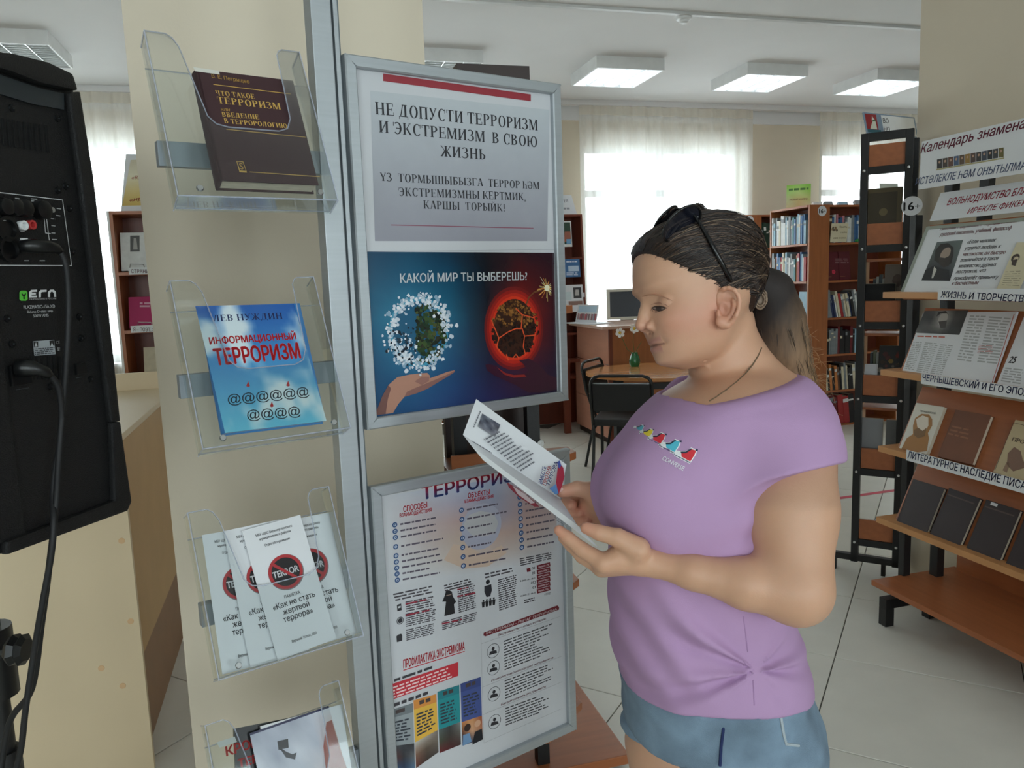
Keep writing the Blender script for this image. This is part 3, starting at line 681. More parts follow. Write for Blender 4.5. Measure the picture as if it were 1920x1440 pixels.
for (TL, TR, BR, BL, c1, c2), P3 in zip(CC, PIC):
    lp = lambda a, b, t: (a[0]+(b[0]-a[0])*t, a[1]+(b[1]-a[1])*t)
    m.pp(SH, [TL, TR, lp(TR, BR, .14), lp(TL, BL, .14)], c1); m.pp(SH, [lp(TL, BL, .14), lp(TR, BR, .14), lp(TR, BR, .62), lp(TL, BL, .62)], c2)
    m.pic(SH, [lp(TL, BL, .62), lp(TR, BR, .62), BR, BL], P3, .0005)
    a, b = lp(TL, BL, .2), lp(TR, BR, .2); c_, d_ = lp(TR, BR, .56), lp(TL, BL, .56)
    m.lines(SH, [lp(a, b, .1), lp(a, b, .9), lp(d_, c_, .9), lp(d_, c_, .1)], 7, (50, 56, 66), .5, .0008, .18, .3); m.lines(SH, [lp(TL, TR, .25), lp(TL, TR, .75), lp(lp(TL, BL, .12), lp(TR, BR, .12), .75), lp(lp(TL, BL, .12), lp(TR, BR, .12), .25)], 1, (70, 60, 60), .5, .0008, .3)
m.disc(SH, 876, 1364, 7, (52, 34, 30), .0009); m.disc(SH, 895, 1356, 6.5, (206, 160, 130), .0009); m.pp(SH, [(885, 1396), (890, 1372), (903, 1366), (905, 1386)], (22, 24, 32), .0009); m.pp(SH, [(868, 1398), (868, 1378), (880, 1374), (884, 1390)], (110, 146, 184), .0009)
m.build('coloured_columns', PRINT, pf2)
m = MB()
m.pp(SH, [(907, 1186), (1045, 1135), (1048, 1138), (1048, 1143), (910, 1193), (906, 1191)], MAR); put(m, SH, 'ЭКСТРЕМИЗМ – РЫЧАГ ТЕРРОРИЗМА', (911, 1189.5), (1044, 1143.5), 4.6, (236, 226, 226), .0008)
for (sx, x0, y0, x1, y1) in (('Экстремисты – люди, которые:', 933, 1193, 1024, 1161), ('Психологический портрет экстремиста:', 921, 1278, 1038, 1234), ('Как распознать экстремиста:', 939, 1323, 1024, 1288)): put(m, SH, sx, (x0, y0), (x1, y1), 4, MAR, shear=.15)
for q, rws in (([(944, 1200), (1040, 1165), (1040, 1222), (946, 1258)], 11), ([(946, 1274), (1040, 1240), (1040, 1272), (947, 1312)], 7), ([(947, 1326), (1030, 1296), (1032, 1330), (948, 1362)], 7)): m.lines(SH, q, rws, (80, 80, 84), .42, .0006, .05, .4)
for y in (1220, 1252, 1301, 1353):
    m.disc(SH, 924.5+(y-1220)*.02, y, 13.5, DRK, .0006, 22, .98, .94); xx = 924.5+(y-1220)*.02; m.disc(SH, xx, y-4, 3.4, DRK); m.pp(SH, [(xx-7.5, y+8.5), (xx-6, y+2), (xx, y-.5), (xx+6, y-1), (xx+7.5, y+4)], DRK)
for a, b in (((902, 1207), (1052, 1155)), ((905, 1288), (1053, 1230)), ((905, 1340), (1054, 1278)), ((907, 1393), (1054, 1328)), ((901, 1183), (907, 1393))):
    stroke([a, b], .0005, (150, 152, 156), .0006)
m.build('extremism_table', PRINT, pf2)
# ------------------------------------------------------------------ reading woman (distance fields, metres: x right, y down, z away from the viewer)
def K(x, y, d): return np.array([(x-960)/FPX*d, (y-720)/FPX*d, d])
def c2w(P): return CO+np.asarray(P) @ RC
def smin(a, b, k): h = np.clip(.5+.5*(b-a)/k, 0, 1); return b*(1-h)+a*h-k*h*(1-h)
def smax(a, b, k): return -smin(-a, -b, k)
def cap(P, a, b, ra, rb):
    d = b-a; t = np.clip(((P-a) @ d)/(d @ d), 0, 1); q = P-a-t[:, None]*d
    return np.sqrt((q*q).sum(1))-(ra+(rb-ra)*t)
def chain(P, pts, rs, k=.004):
    f = None
    for i in range(len(pts)-1):
        g = cap(P, pts[i], pts[i+1], rs[i], rs[i+1]); f = g if f is None else smin(f, g, k)
    return f
def ell(P, c, r, ax=None):
    q = P-c
    if ax is not None: q = q @ np.asarray(ax).T
    r = np.asarray(r); k0 = np.sqrt(((q/r)**2).sum(1))+1e-9; k1 = np.sqrt(((q/r**2)**2).sum(1))+1e-9
    return k0*(k0-1)/k1
def surfnet(F, lo, hi, h, margin=7):
    lo = np.asarray(lo); n = np.ceil((np.asarray(hi)-lo)/h/4).astype(int)*4+1
    ax = [lo[i]+h*np.arange(n[i]) for i in range(3)]
    cg = np.stack(np.meshgrid(*[a[::4] for a in ax], indexing='ij'), -1); C = F(cg.reshape(-1, 3)).reshape(cg.shape[:3])
    V = C.repeat(4, 0).repeat(4, 1).repeat(4, 2)[2:2+n[0], 2:2+n[1], 2:2+n[2]] if 0 else None
    ii = [np.minimum((np.arange(n[i])+2)//4, C.shape[i]-1) for i in range(3)]
    V = C[np.ix_(*ii)].copy(); near = np.argwhere(np.abs(V) < margin*h)
    P = lo+near*h; out = np.empty(len(P))
    for k in range(0, len(P), 200000): out[k:k+200000] = F(P[k:k+200000])
    V[near[:, 0], near[:, 1], near[:, 2]] = out
    S = V < 0
    s8 = [S[a:n[0]-1+a, b:n[1]-1+b, c:n[2]-1+c] for a in (0, 1) for b in (0, 1) for c in (0, 1)]
    tot = sum(x.astype(np.int8) for x in s8); act = np.argwhere((tot > 0) & (tot < 8))
    ID = -np.ones(tot.shape, int); ID[act[:, 0], act[:, 1], act[:, 2]] = np.arange(len(act))
    acc = np.zeros((len(act), 3)); cnt = np.zeros(len(act))
    for axi in range(3):
        o = [0, 1, 2]; o.remove(axi)
        for p in (0, 1):
            for q in (0, 1):
                a = act.copy(); a[:, o[0]] += p; a[:, o[1]] += q; b = a.copy(); b[:, axi] += 1
                va, vb = V[tuple(a.T)], V[tuple(b.T)]; cr = (va < 0) != (vb < 0); t = np.where(cr, va/(va-vb+1e-20), 0)
                pos = a.astype(float); pos[:, axi] += t; acc += pos*cr[:, None]; cnt += cr
    verts = lo+h*acc/np.maximum(cnt, 1)[:, None]; quads = []
    for axi in range(3):
        o = [(axi+1) % 3, (axi+2) % 3]; sl0 = [slice(None)]*3; sl1 = [slice(None)]*3; sl0[axi] = slice(0, -1); sl1[axi] = slice(1, None)
        s0, s1 = S[tuple(sl0)], S[tuple(sl1)]; e = np.argwhere(s0 != s1)
        e = e[(e[:, o[0]] > 0) & (e[:, o[1]] > 0) & (e[:, o[0]] < n[o[0]]-1) & (e[:, o[1]] < n[o[1]]-1)]
        if not len(e): continue
        def cell(d0, d1): c_ = e.copy(); c_[:, o[0]] -= d0; c_[:, o[1]] -= d1; return ID[tuple(c_.T)]
        Q = np.stack([cell(1, 1), cell(0, 1), cell(0, 0), cell(1, 0)], 1); fl_ = s1[tuple(e.T)]; Q[fl_] = Q[fl_][:, ::-1]; quads.append(Q[(Q >= 0).all(1)])
    return verts, np.concatenate(quads)
def relax(v, q, it=2, lam=.5):
    e = np.concatenate([q[:, [0, 1]], q[:, [1, 2]], q[:, [2, 3]], q[:, [3, 0]]]); e = np.concatenate([e, e[:, ::-1]])
    for _ in range(it):
        s = np.zeros_like(v); c_ = np.zeros(len(v)); np.add.at(s, e[:, 0], v[e[:, 1]]); np.add.at(c_, e[:, 0], 1); v = v+lam*(s/np.maximum(c_, 1)[:, None]-v)
    return v
def grid_obj(name, parts, material, parent, tint=None):
    vs_, fs = [], []; k = 0
    for v, q in parts: vs_.append(v); fs.append(q+k); k += len(v)
    v = np.concatenate(vs_); q = np.concatenate(fs); me = bpy.data.meshes.new(name)
    me.from_pydata(c2w(v).tolist(), [], q.tolist()); me.materials.append(material); o = bpy.data.objects.new(name, me); COL.objects.link(o)
    o.parent = parent; o.matrix_parent_inverse = Matrix.Translation(-Vector(parent['_base'])); me.shade_smooth()
    if tint is not None:
        c_ = np.ones((len(v), 4), np.float32); c_[:, :3] = tint(v); at = me.color_attributes.new('col', 'FLOAT_COLOR', 'POINT'); at.data.foreach_set('color', c_.ravel())
    return o

# ---- head frame: forward, up, towards the viewer
HP, HT = math.radians(13), math.radians(14)
HO = K(1312, 545, 1.16)
hf = np.array([-math.cos(HP)*math.cos(HT), math.sin(HP)*math.cos(HT), -math.sin(HT)]); hu = np.array([-math.sin(HP), -math.cos(HP), 0.])
hs = np.cross(hf, hu); hs = hs if hs[2] < 0 else -hs
def HL(P): q = P-HO; return q @ hf, q @ hu, q @ hs
def HP3(a, b, w): return HO+a*hf+b*hu+w*hs
_tb = np.array([.116, .112, .10, .08, .06, .04, .02, 0, -.02, -.04, -.06, -.08, -.095, -.104, -.11])
_tp = np.array([-.02, .012, .05, .077, .090, .0955, .0975, .093, .0925, .0935, .0945, .092, .088, .07, .05])
_tk = np.array([-.03, -.035, -.064, -.085, -.095, -.099, -.098, -.092, -.08, -.062, -.045, -.032, -.018, .0, .02])
_tw = np.array([.004, .022, .046, .0635, .071, .0735, .073, .071, .069, .066, .060, .0515, .040, .026, .006])
_bb = np.linspace(.116, -.11, 240)
def _sm(y):
    z = np.interp(-_bb, -_tb, y); k = np.hanning(21); k /= k.sum(); zz = np.convolve(np.pad(z, 10, mode='edge'), k, 'valid'); return zz
_sp_, _sk_, _sw_ = _sm(_tp), _sm(_tk), _sm(_tw)
G = lambda x, s: np.exp(-(x/s)**2)
def F_head(P):
    a, b, w = HL(P); bc = np.clip(b, -.11, .116)
    pr, bk, wd = (np.interp(-bc, -_bb, t) for t in (_sp_, _sk_, _sw_))
    ac = .5*(pr+bk)-.004; A = np.where(a > ac, pr-ac, ac-bk); n = np.where(a > ac, 2.25, 2.1)
    r = (np.abs((a-ac)/A)**n+np.abs(w/wd)**n+1e-12)**(1/n); f = (r-1)*np.maximum(np.minimum(A, wd), .032)
    f = np.maximum(f, np.abs(b-.003)-.113); aw = np.abs(w); fr = a > .03
    d = 0*a
    d += .0052*G(b+.004, .012)*G(aw-.032, .016)          # eye sockets
    d -= .0026*G(b-.018, .008)*G(aw-.03, .02)            # brow
    d -= .0040*G(b+.034, .018)*G(aw-.040, .020)          # cheeks
    d -= .0022*G(b+.0590, .0042)*G(w, .017)+.0026*G(b+.0710, .0042)*G(w, .015)   # lips
    d += .0032*G(b+.0652, .0018)*G(w, .021)              # mouth line
    d += .0018*G(b+.062, .006)*G(aw-.026, .006)          # mouth corner
    d -= .0030*G(b+.090, .010)*G(w, .016)                # chin
    d += .0015*G(b+.050, .006)*G(w, .004)
    f = f+np.where(fr, d, 0)
    nose = chain(P, [HP3(.0865, .003, 0), HP3(.0965, -.015, 0), HP3(.1055, -.0315, 0)], [.0060, .0070, .0085], .004)
    f = smin(f, nose, .009)
    for s in (-1, 1):
        al = ell(P, HP3(.0930, -.0365, s*.0122), (.0110, .0076, .0060), np.stack([hf, hu, hs])); f = smin(f, al, .004)
        f = smax(f, -ell(P, HP3(.094, -.0435, s*.0062), (.006, .0035, .0028), np.stack([hf, hu, hs])), .002)
        lid = ell(P, HP3(.0715, -.0075, s*.031), (.0125, .0118, .0150), np.stack([hf, hu, hs])); f = smin(f, lid, .004)
    return f
EAR = [(1346, 566), (1345, 555), (1350, 546), (1358, 541), (1367, 540), (1377, 544), (1384, 553), (1386.5, 565), (1385, 580), (1380, 592), (1373, 603), (1364, 609.5), (1355, 611)]
ED = 1.082
def F_ear(P):
    pts = [K(x, y, ED+.010-.014*min(max((x-1346)/30, 0), 1)-(.004 if 2 < i < 10 else 0)) for i, (x, y) in enumerate(EAR)]
    f = chain(P, pts, [.0026]*3+[.0030]*7+[.0036, .0050, .0055], .002)
    disc = ell(P, K(1364, 574, ED+.0105), (.0150, .0260, .0095)); f = smin(f, disc, .006)
    f = smin(f, chain(P, [K(1372, 557, ED-.001), K(1377, 570, ED-.003), K(1373, 588, ED), K(1362, 598, ED+.003)], [.0028, .0032, .003, .003], .002), .004)
    f = smax(f, -ell(P, K(1358, 581, ED-.003), (.0062, .0095, .0085)), .004)
    f = smax(f, -ell(P, K(1364, 556, ED-.003), (.0085, .0055, .0060)), .004)
    f = smin(f, chain(P, [K(1347, 583, ED+.001), K(1347, 590, ED+.003)], [.003, .0034], .002), .004)
    return smin(f, ell(P, K(1353, 603, ED+.002), (.0085, .0082, .0055)), .004)
# ---- trunk: measured outline by height
TT = np.array([  # py, left, right, centre depth, half depth
 [680, 1352, 1420, 1.215, .050], [700, 1310, 1468, 1.215, .095], [715, 1280, 1494, 1.212, .13], [745, 1232, 1522, 1.21, .165], [780, 1196, 1538, 1.20, .172], [830, 1162, 1520, 1.20, .165],
 [890, 1130, 1500, 1.19, .158], [930, 1124, 1485, 1.19, .152], [970, 1134, 1472, 1.19, .148], [1010, 1150, 1462, 1.20, .147], [1060, 1150, 1457, 1.212, .147],
 [1110, 1146, 1463, 1.22, .15], [1160, 1149, 1475, 1.23, .155], [1200, 1154, 1488, 1.235, .16], [1240, 1162, 1498, 1.24, .165], [1290, 1169, 1502, 1.25, .17],
 [1340, 1173, 1508, 1.255, .17], [1400, 1178, 1512, 1.26, .17], [1500, 1190, 1510, 1.275, .16]])
_ty = (TT[:, 0]-720)/FPX*TT[:, 3]; _yy = np.linspace(_ty[0], _ty[-1], 300)
def _s2(c_):
    z = np.interp(_yy, _ty, c_); k = np.hanning(17); k /= k.sum(); return np.convolve(np.pad(z, 8, mode='edge'), k, 'valid')
_L, _R = (TT[:, 1]-960)/FPX*TT[:, 3], (TT[:, 2]-960)/FPX*TT[:, 3]
_cx, _hx, _cz, _hz = _s2((_L+_R)/2), _s2((_R-_L)/2), _s2(TT[:, 3]), _s2(TT[:, 4])
def F_trunk(P, grow=0.):
    y = np.clip(P[:, 1], _yy[0], _yy[-1]); cx, hx, cz, hz = (np.interp(y, _yy, t) for t in (_cx, _hx, _cz, _hz))
    X, Z = (P[:, 0]-cx)/hx, (P[:, 2]-cz)/hz; n = 2.3; r = (np.abs(X)**n+np.abs(Z)**n+1e-12)**(1/n)
    f = (r-1)*np.minimum(hx, hz); f = np.maximum(f, np.maximum(_yy[0]-P[:, 1], P[:, 1]-_yy[-1]))
    f = smin(f, ell(P, K(1238, 922, 1.115), (.066, .070, .066)), .05); f = smin(f, ell(P, K(1192, 915, 1.22), (.058, .064, .06)), .04)
    return f-grow
def F_neck(P):
    f = chain(P, [K(1352, 610, 1.18), K(1362, 680, 1.19), K(1372, 750, 1.205)], [.050, .053, .066], .02)
    f = smin(f, chain(P, [K(1385, 690, 1.20), K(1490, 770, 1.13)], [.045, .04], .02), .03)
    return f
LE = [K(1478, 810, 1.105), K(1481, 960, 1.065), K(1494, 1104, 1.03)]; LER = [.066, .0605, .0455]
def F_arm_l(P):
    f = chain(P, LE, LER, .02)
    f = smin(f, chain(P, [K(1492, 1106, 1.03), K(1400, 1094, 1.035), K(1300, 1073, 1.05), K(1222, 1055, 1.07)], [.0440, .0335, .0225, .0180], .012), .018)
    return f
def finger(P, pts, rs): return chain(P, [K(*p) for p in pts], rs, .003)
def F_hand_l(P):
    f = finger(P, [(1226, 1055, 1.07), (1200, 1052, 1.072), (1165, 1046, 1.076)], [.0178, .0195, .0200])
    for (x0, y0, d0, x1, y1, d1, r) in ((1190, 1042, 1.066, 1133, 1056, 1.07, .0145), (1192, 1054, 1.08, 1128, 1064, 1.086, .0138), (1194, 1056, 1.092, 1130, 1064, 1.101, .0128), (1196, 1056, 1.1, 1136, 1060, 1.114, .0115)):
        f = smin(f, finger(P, [(x0, y0, d0), (x1, y1, d1)], [.015, r]), .010)
    g = finger(P, [(1133, 1056, 1.07), (1092, 1031, 1.083), (1066, 1009, 1.092), (1048, 994, 1.098)], [.0128, .0108, .0093, .0075])
    f = smin(f, g, .004)
    f = smin(f, finger(P, [(1128, 1064, 1.088), (1092, 1043, 1.104), (1070, 1022, 1.113), (1055, 1008, 1.118)], [.0122, .0104, .009, .0075]), .0025)
    f = smin(f, finger(P, [(1130, 1064, 1.104), (1098, 1046, 1.121), (1078, 1028, 1.129), (1066, 1016, 1.133)], [.0115, .01, .0087, .0072]), .0025)
    f = smin(f, finger(P, [(1136, 1060, 1.117), (1108, 1046, 1.133), (1092, 1032, 1.139), (1082, 1024, 1.142)], [.0102, .0088, .0078, .0066]), .0025)
    t = finger(P, [(1196, 1030, 1.056), (1158, 1008, 1.058), (1124, 999, 1.064), (1099, 990, 1.07)], [.0175, .0128, .0108, .0085])
    return smin(f, t, .008)
def F_arm_r(P):
    f = chain(P, [K(1300, 800, 1.36), K(1290, 960, 1.38), K(1262, 985, 1.36), K(1150, 972, 1.285)], [.055, .046, .042, .0235], .02)
    f = smin(f, finger(P, [(1160, 974, 1.29), (1130, 962, 1.272), (1112, 948, 1.266)], [.0225, .025, .024]), .012)
    for pts, r0 in (([(1108, 922, 1.27), (1072, 930, 1.288), (1061, 943, 1.272), (1073, 946, 1.254)], .0125), ([(1112, 940, 1.272), (1079, 950, 1.289), (1072, 959, 1.272), (1088, 961, 1.254)], .0122), ([(1120, 958, 1.272), (1090, 970, 1.288), (1084, 976, 1.272), (1100, 977, 1.256)], .0115)):
        f = smin(f, finger(P, pts, [r0, .0105, .0094, .0080]), .003)
    t = finger(P, [(1124, 942, 1.25), (1108, 921, 1.243), (1083, 916, 1.236), (1054, 922, 1.228)], [.0195, .0150, .0122, .0095])
    return smin(f, t, .006)
NKP = []
def bowl(P):
    if not NKP:
        A = surf(lambda q: F_trunk(q, .004), [(1298, 776), (1320, 772), (1355, 759), (1400, 741), (1450, 722), (1478, 711)], 0.); c_ = A.mean(0); n = np.linalg.svd(np.concatenate([A, [K(1470, 690, 1.30), K(1300, 712, 1.30)]])-c_)[2][2]; NKP.extend([c_, n if n[1] < 0 else -n])
    return np.maximum(-((P-NKP[0]) @ NKP[1]), ell(P, K(1385, 715, 1.18), (.115, .10, .18)))
def hem(P): return P[:, 1]-.467-.03*(P[:, 0]-.3)**2*10
GATH = K(1410, 1247, 1.09)
def F_shirt(P):
    f = F_trunk(P, .004)
    q = P-GATH; rr_ = np.sqrt((q*q).sum(1)); th = np.arctan2(q[:, 1], q[:, 0]+1e-9)
    lft = q[:, 0] < 0; wr = np.exp(-rr_/np.where(lft, .15, .07))*np.minimum(rr_/.03, 1)*(.0095*np.cos(th*10+.6)+.0050*np.cos(th*17))*np.exp(-((np.abs(th)-math.pi*lft)/.75)**4)
    f = f-np.maximum(wr, -.006)-.005*G(rr_, .02)
    y = P[:, 1]; x = P[:, 0]
    f = f-.0036*np.sin(y*80+7*np.sin(x*13)+3*P[:, 2]*10)*np.exp(-((y-.36)/.09)**2)*np.exp(-((x-.2)/.09)**2)   # belly folds
    f = f-.0045*np.cos((y-.235+.25*(x-.30))*130)*np.exp(-((y-.22)/.05)**2)*np.exp(-((x-.35)/.06)**2)            # folds under the arm
    sl = chain(P, [K(1450, 775, 1.13), K(1476, 850, 1.085), K(1480, 930, 1.06)], [.062, .0725, .0745], .02)
    sl = smax(sl, (P[:, 1]-((915-.226*(960+FPX*P[:, 0]/P[:, 2]-1375))-720)/FPX*P[:, 2]), .003)
    f = smin(f, sl, .028)
    f = smin(f, smax(chain(P, [K(1300, 770, 1.34), K(1292, 900, 1.37)], [.062, .060], .02), P[:, 1]-.155, .004), .02)
    bw = bowl(P); band = -.0016*np.clip(1-np.abs(bw-.008)/.010, 0, 1)**.5
    f = f+band
    f = smax(f, -bw, .003); f = smax(f, hem(P), .003)
    return f
def F_under(P): return smax(smin(smin(F_neck(P), F_trunk(P, -.004), .02), F_arm_l(P), .01), P[:, 1]-.2, .01)
def F_skin_top(P): return smin(F_head(P), F_under(P), .012)

def surf(F, pts, off=.0008, d0=.9, d1=1.5):
    """points of a surface met along the given sight lines, lifted a little off it"""
    out = []; ds = np.arange(d0, d1, .003)
    for x, y in pts:
        dv = np.array([(x-960)/FPX, (y-720)/FPX, 1.]); f = F(ds[:, None]*dv); i = np.argmax(f < 0)
        if f[i] >= 0 or i == 0: out.append(dv*1.15); continue
        t = f[i-1]/(f[i-1]-f[i]); d = ds[i-1]+t*.003; out.append(dv*d*(1-off/d))
    return np.array(out)
wz = c2w(K(1350, 1340, 1.25)); WB = np.array([wz[0], wz[1], 0.])
woman = thing('person', 'woman in a lilac T-shirt and denim shorts reading a folded leaflet', 'person', WB)
SKINB = np.array(lin((206, 160, 131)))
def tint(v):
    a, b, w = HL(v); c_ = np.tile(SKINB, (len(v), 1)); aw = np.abs(w)
    def mixc(k, rgb): nonlocal c_; k = np.clip(k, 0, 1)[:, None]; c_ = c_*(1-k)+np.array(lin(rgb))*k
    hd = (b > -.12) & (np.sqrt(a*a+b*b+w*w) < .16)
    mixc(hd*.5*G(b+.040, .024)*G(aw-.052, .026)*(a > 0), (204, 134, 112))
    mixc(hd*.30*G(b+.036, .012)*G(w, .02)*(a > .07), (204, 134, 118))
    mixc(hd*.8*((a > .07) & (aw < .0235)).astype(float)*(G(b+.0595-.08*aw, .0042)+G(b+.0712, .0052)*(aw < .02)), (182, 124, 114))
    mixc(hd*.8*((a > .07) & (aw < .0245)).astype(float)*G(b+.0652, .0013), (110, 62, 58))
    mixc(hd*.20*G(b+.012, .010)*G(aw-.032, .016)*(a > .03), (170, 118, 100))  # shading of the eyelid crease mixed into the skin colour
    e = v-K(1362, 575, 1.07); mixc(.40*np.exp(-((e[:, 0]/.022)**2+(e[:, 1]/.032)**2+(e[:, 2]/.03)**2)), (214, 134, 112))
    e = v-K(1361, 578, 1.075); mixc(.55*np.exp(-((e[:, 0]/.008)**2+(e[:, 1]/.012)**2+(e[:, 2]/.012)**2)), (150, 86, 70))
    for p in ((1048, 994, 1.098), (1054, 922, 1.228), (1073, 946, 1.254), (1088, 961, 1.254), (1099, 990, 1.07), (1100, 977, 1.256)):
        e = v-K(*p); mixc(.5*np.exp(-((e*e).sum(1)/.018**2)), (218, 142, 122))
    return c_
hipn, hipf = c2w(K(1400, 1420, 1.235)), c2w(K(1262, 1395, 1.35))
def w2c(P): return (np.asarray(P)-CO) @ RC.T
def leg(h, out):
    h = np.array(h); return [w2c(p) for p in (h, (h[0]+out*.01, h[1], .47), (h[0]+out*.01, h[1]+.01, .10), (h[0], h[1], .045))]
LN, LF = leg(hipn, 1), leg(hipf, 0); toe = [w2c(c2w(l[3])+np.array([-.15, -.05, -.008])) for l in (LN, LF)]
def F_legs(P):
    f = chain(P, LN, [.088, .058, .036, .038], .02); g = chain(P, LF, [.084, .058, .036, .038], .02)
    f = smin(f, cap(P, LN[3], toe[0], .038, .030), .02); g = smin(g, cap(P, LF[3], toe[1], .038, .030), .02)
    return np.minimum(f, g)
SKIN = mat('skin', (212, 166, 138), .48, var=.035, scale=26, bump=.05, bscale=420, attr='col', sss=.12)
parts = []
v, q = surfnet(F_skin_top, K(1175, 385, 1.0)-.01, (.52, .16, 1.40), .0023); parts.append((relax(v, q, 1, .4), q))
v, q = surfnet(F_ear, (.275, -.145, 1.045), (.335, -.07, 1.095), .0011); parts.append((relax(v, q, 1, .4), q))
def F_left(P): return smax(smin(F_arm_l(P), F_hand_l(P), .01), .075-P[:, 1], .01)
v, q = surfnet(F_left, (.05, .05, .93), (.48, .36, 1.17), .0026); parts.append((relax(v, q, 1, .4), q))
v, q = surfnet(F_arm_r, (.05, .02, 1.2), (.42, .24, 1.46), .0024); parts.append((relax(v, q, 1, .4), q))
lo_, hi_ = np.min(LN+LF+toe, 0)-.1, np.max(LN+LF+toe, 0)+.1
v, q = surfnet(F_legs, lo_, hi_, .008); parts.append((v, q))
grid_obj('body', parts, SKIN, woman, tint)
# ---- T-shirt, shorts
SHIRT = mat('lilac_jersey', (184, 148, 188), .85, var=.03, scale=14, bump=.10, bscale=900)
v, q = surfnet(F_shirt, (.10, -.04, .98), (.50, .50, 1.45), .0036); tsh = grid_obj('t_shirt', [(relax(v, q, 2, .4), q)], SHIRT, woman)
def F_shorts(P):
    f = F_trunk(P, 0)+np.where(P[:, 1] < .4635, .010, -.0015); f = np.maximum(f, P[:, 1]-.55)
    f = smin(f, chain(P, [LN[0]+(0, -.02, -.01), LN[0]+(0.0, .12, .015)], [.118, .112], .02), .03)
    g = chain(P, [LF[0]+(.01, -.04, 0), LF[0]+(-.004, .16, .02)], [.095, .095], .02); cut = P[:, 1]-(1398-720)/FPX*1.30
    cuff = smax(np.abs(cut+.012)-.014, np.abs(g-.001)-.004, .002)
    f = smin(f, smax(g, cut, .004), .02); f = np.minimum(f, cuff)
    f = smax(f, .43-P[:, 1], .01); f = smax(f, P[:, 1]-.60, .004)
    return f-.0012*np.sin(P[:, 1]*110+9*np.sin(P[:, 0]*21))
DENIM = mat('washed_denim', (122, 144, 164), .85, var=.34, scale=14, bump=.35, bscale=900)
v, q = surfnet(F_shorts, (.10, .38, .98), (.52, .62, 1.5), .0045); sho = grid_obj('shorts', [(relax(v, q, 2, .4), q)], DENIM, woman)

def onsurf(mb, F, pts, col, off=.0008, m=0):
    p = surf(F, pts, off); mb.add(c2w(p), [tuple(range(len(pts)))], m, col)
# shorts seam, pocket
m = MB(); m.tube(c2w(surf(F_shorts, [(1358, 1335), (1356, 1370), (1352, 1400), (1350, 1436)], .0006)), .0022, 6); m.build('side_seam', mat('dark_denim_seam', (34, 48, 92), .9), woman)
m = MB(); m.tube(c2w(surf(F_shorts, [(1461, 1328), (1464, 1345), (1470, 1380), (1474, 1395), (1498, 1398)], .0006)), .0022, 6); m.build('back_pocket', mat('pale_denim_stitching', (176, 186, 192), .9), woman)
m = MB(); m.tube(c2w(surf(F_shirt, [(1393, 1155), (1398, 1190), (1402, 1222)], -.0004)), .0010, 5); m.build('shirt_seam', mat('lilac_seam', (172, 136, 178), .9), woman); m = MB(); m.tube(c2w(surf(F_shirt, [(1412, 1275), (1413, 1300), (1414, 1322)], -.0004)), .0012, 5)
m.build('shirt_seam', mat('lilac_seam', (172, 136, 178), .9), woman)
# printed row of sneakers
m = MB()
def shoe(cx, cy, w, col, ang=.5):
    T = lambda pts: [(cx+w*(x*math.cos(ang)-y*math.sin(ang)), cy+w*(x*math.sin(ang)+y*math.cos(ang))) for x, y in pts]
    m_ = m
    onsurf(m_, F_shirt, T([(-.55, .16), (-.5, .02), (-.2, -.1), (.05, -.28), (.12, -.52), (.5, -.56), (.56, -.3), (.52, .22), (.5, .34), (-.5, .36)]), (244, 244, 246), .0006)
    onsurf(m_, F_shirt, T([(-.22, .02), (.02, -.14), (.17, -.44), (.46, -.5), (.5, -.2), (.46, .2), (-.1, .2)]), col, .0010)
    onsurf(m_, F_shirt, T([(-.5, .14), (-.44, .02), (-.3, -.02), (-.22, .1), (-.26, .2), (-.48, .2)]), (236, 238, 240), .0010)
    onsurf(m_, F_shirt, T([(-.3, -.02), (-.02, -.18), (.14, -.48), (.22, -.46), (.04, -.1), (-.2, .04)]), (40, 46, 70), .0013)
    onsurf(m_, F_shirt, T([(-.52, .27), (.5, .25), (.5, .29), (-.52, .31)]), (40, 46, 90), .0013)
    onsurf(m_, F_shirt, T([(.38, -.56), (.52, -.62), (.56, -.5), (.46, -.48)]), (40, 46, 80), .0013)
for a_ in ((1197, 802, 16, (86, 186, 208)), (1211, 811, 21, (236, 214, 60)), (1230, 821, 27, (214, 48, 62)), (1255, 835, 31, (84, 190, 214)), (1284, 852, 33, (214, 44, 58))): shoe(*a_)
gl, gf = sans('CONVERSE', .02, .1); gx0, gx1 = gl[:, 0].min(), gl[:, 0].max(); hh = 9/(gl[:, 1].max()-gl[:, 1].min())
pts = []
for x, y in gl: t = (x-gx0)/(gx1-gx0); pts.append((1241+40*t+.4*y*hh, 862+21*t-.9*y*hh))
p = surf(F_shirt, pts, .0010); m.add(c2w(p), gf, 0, (236, 232, 240))
m.build('chest_print', PRINT, woman)
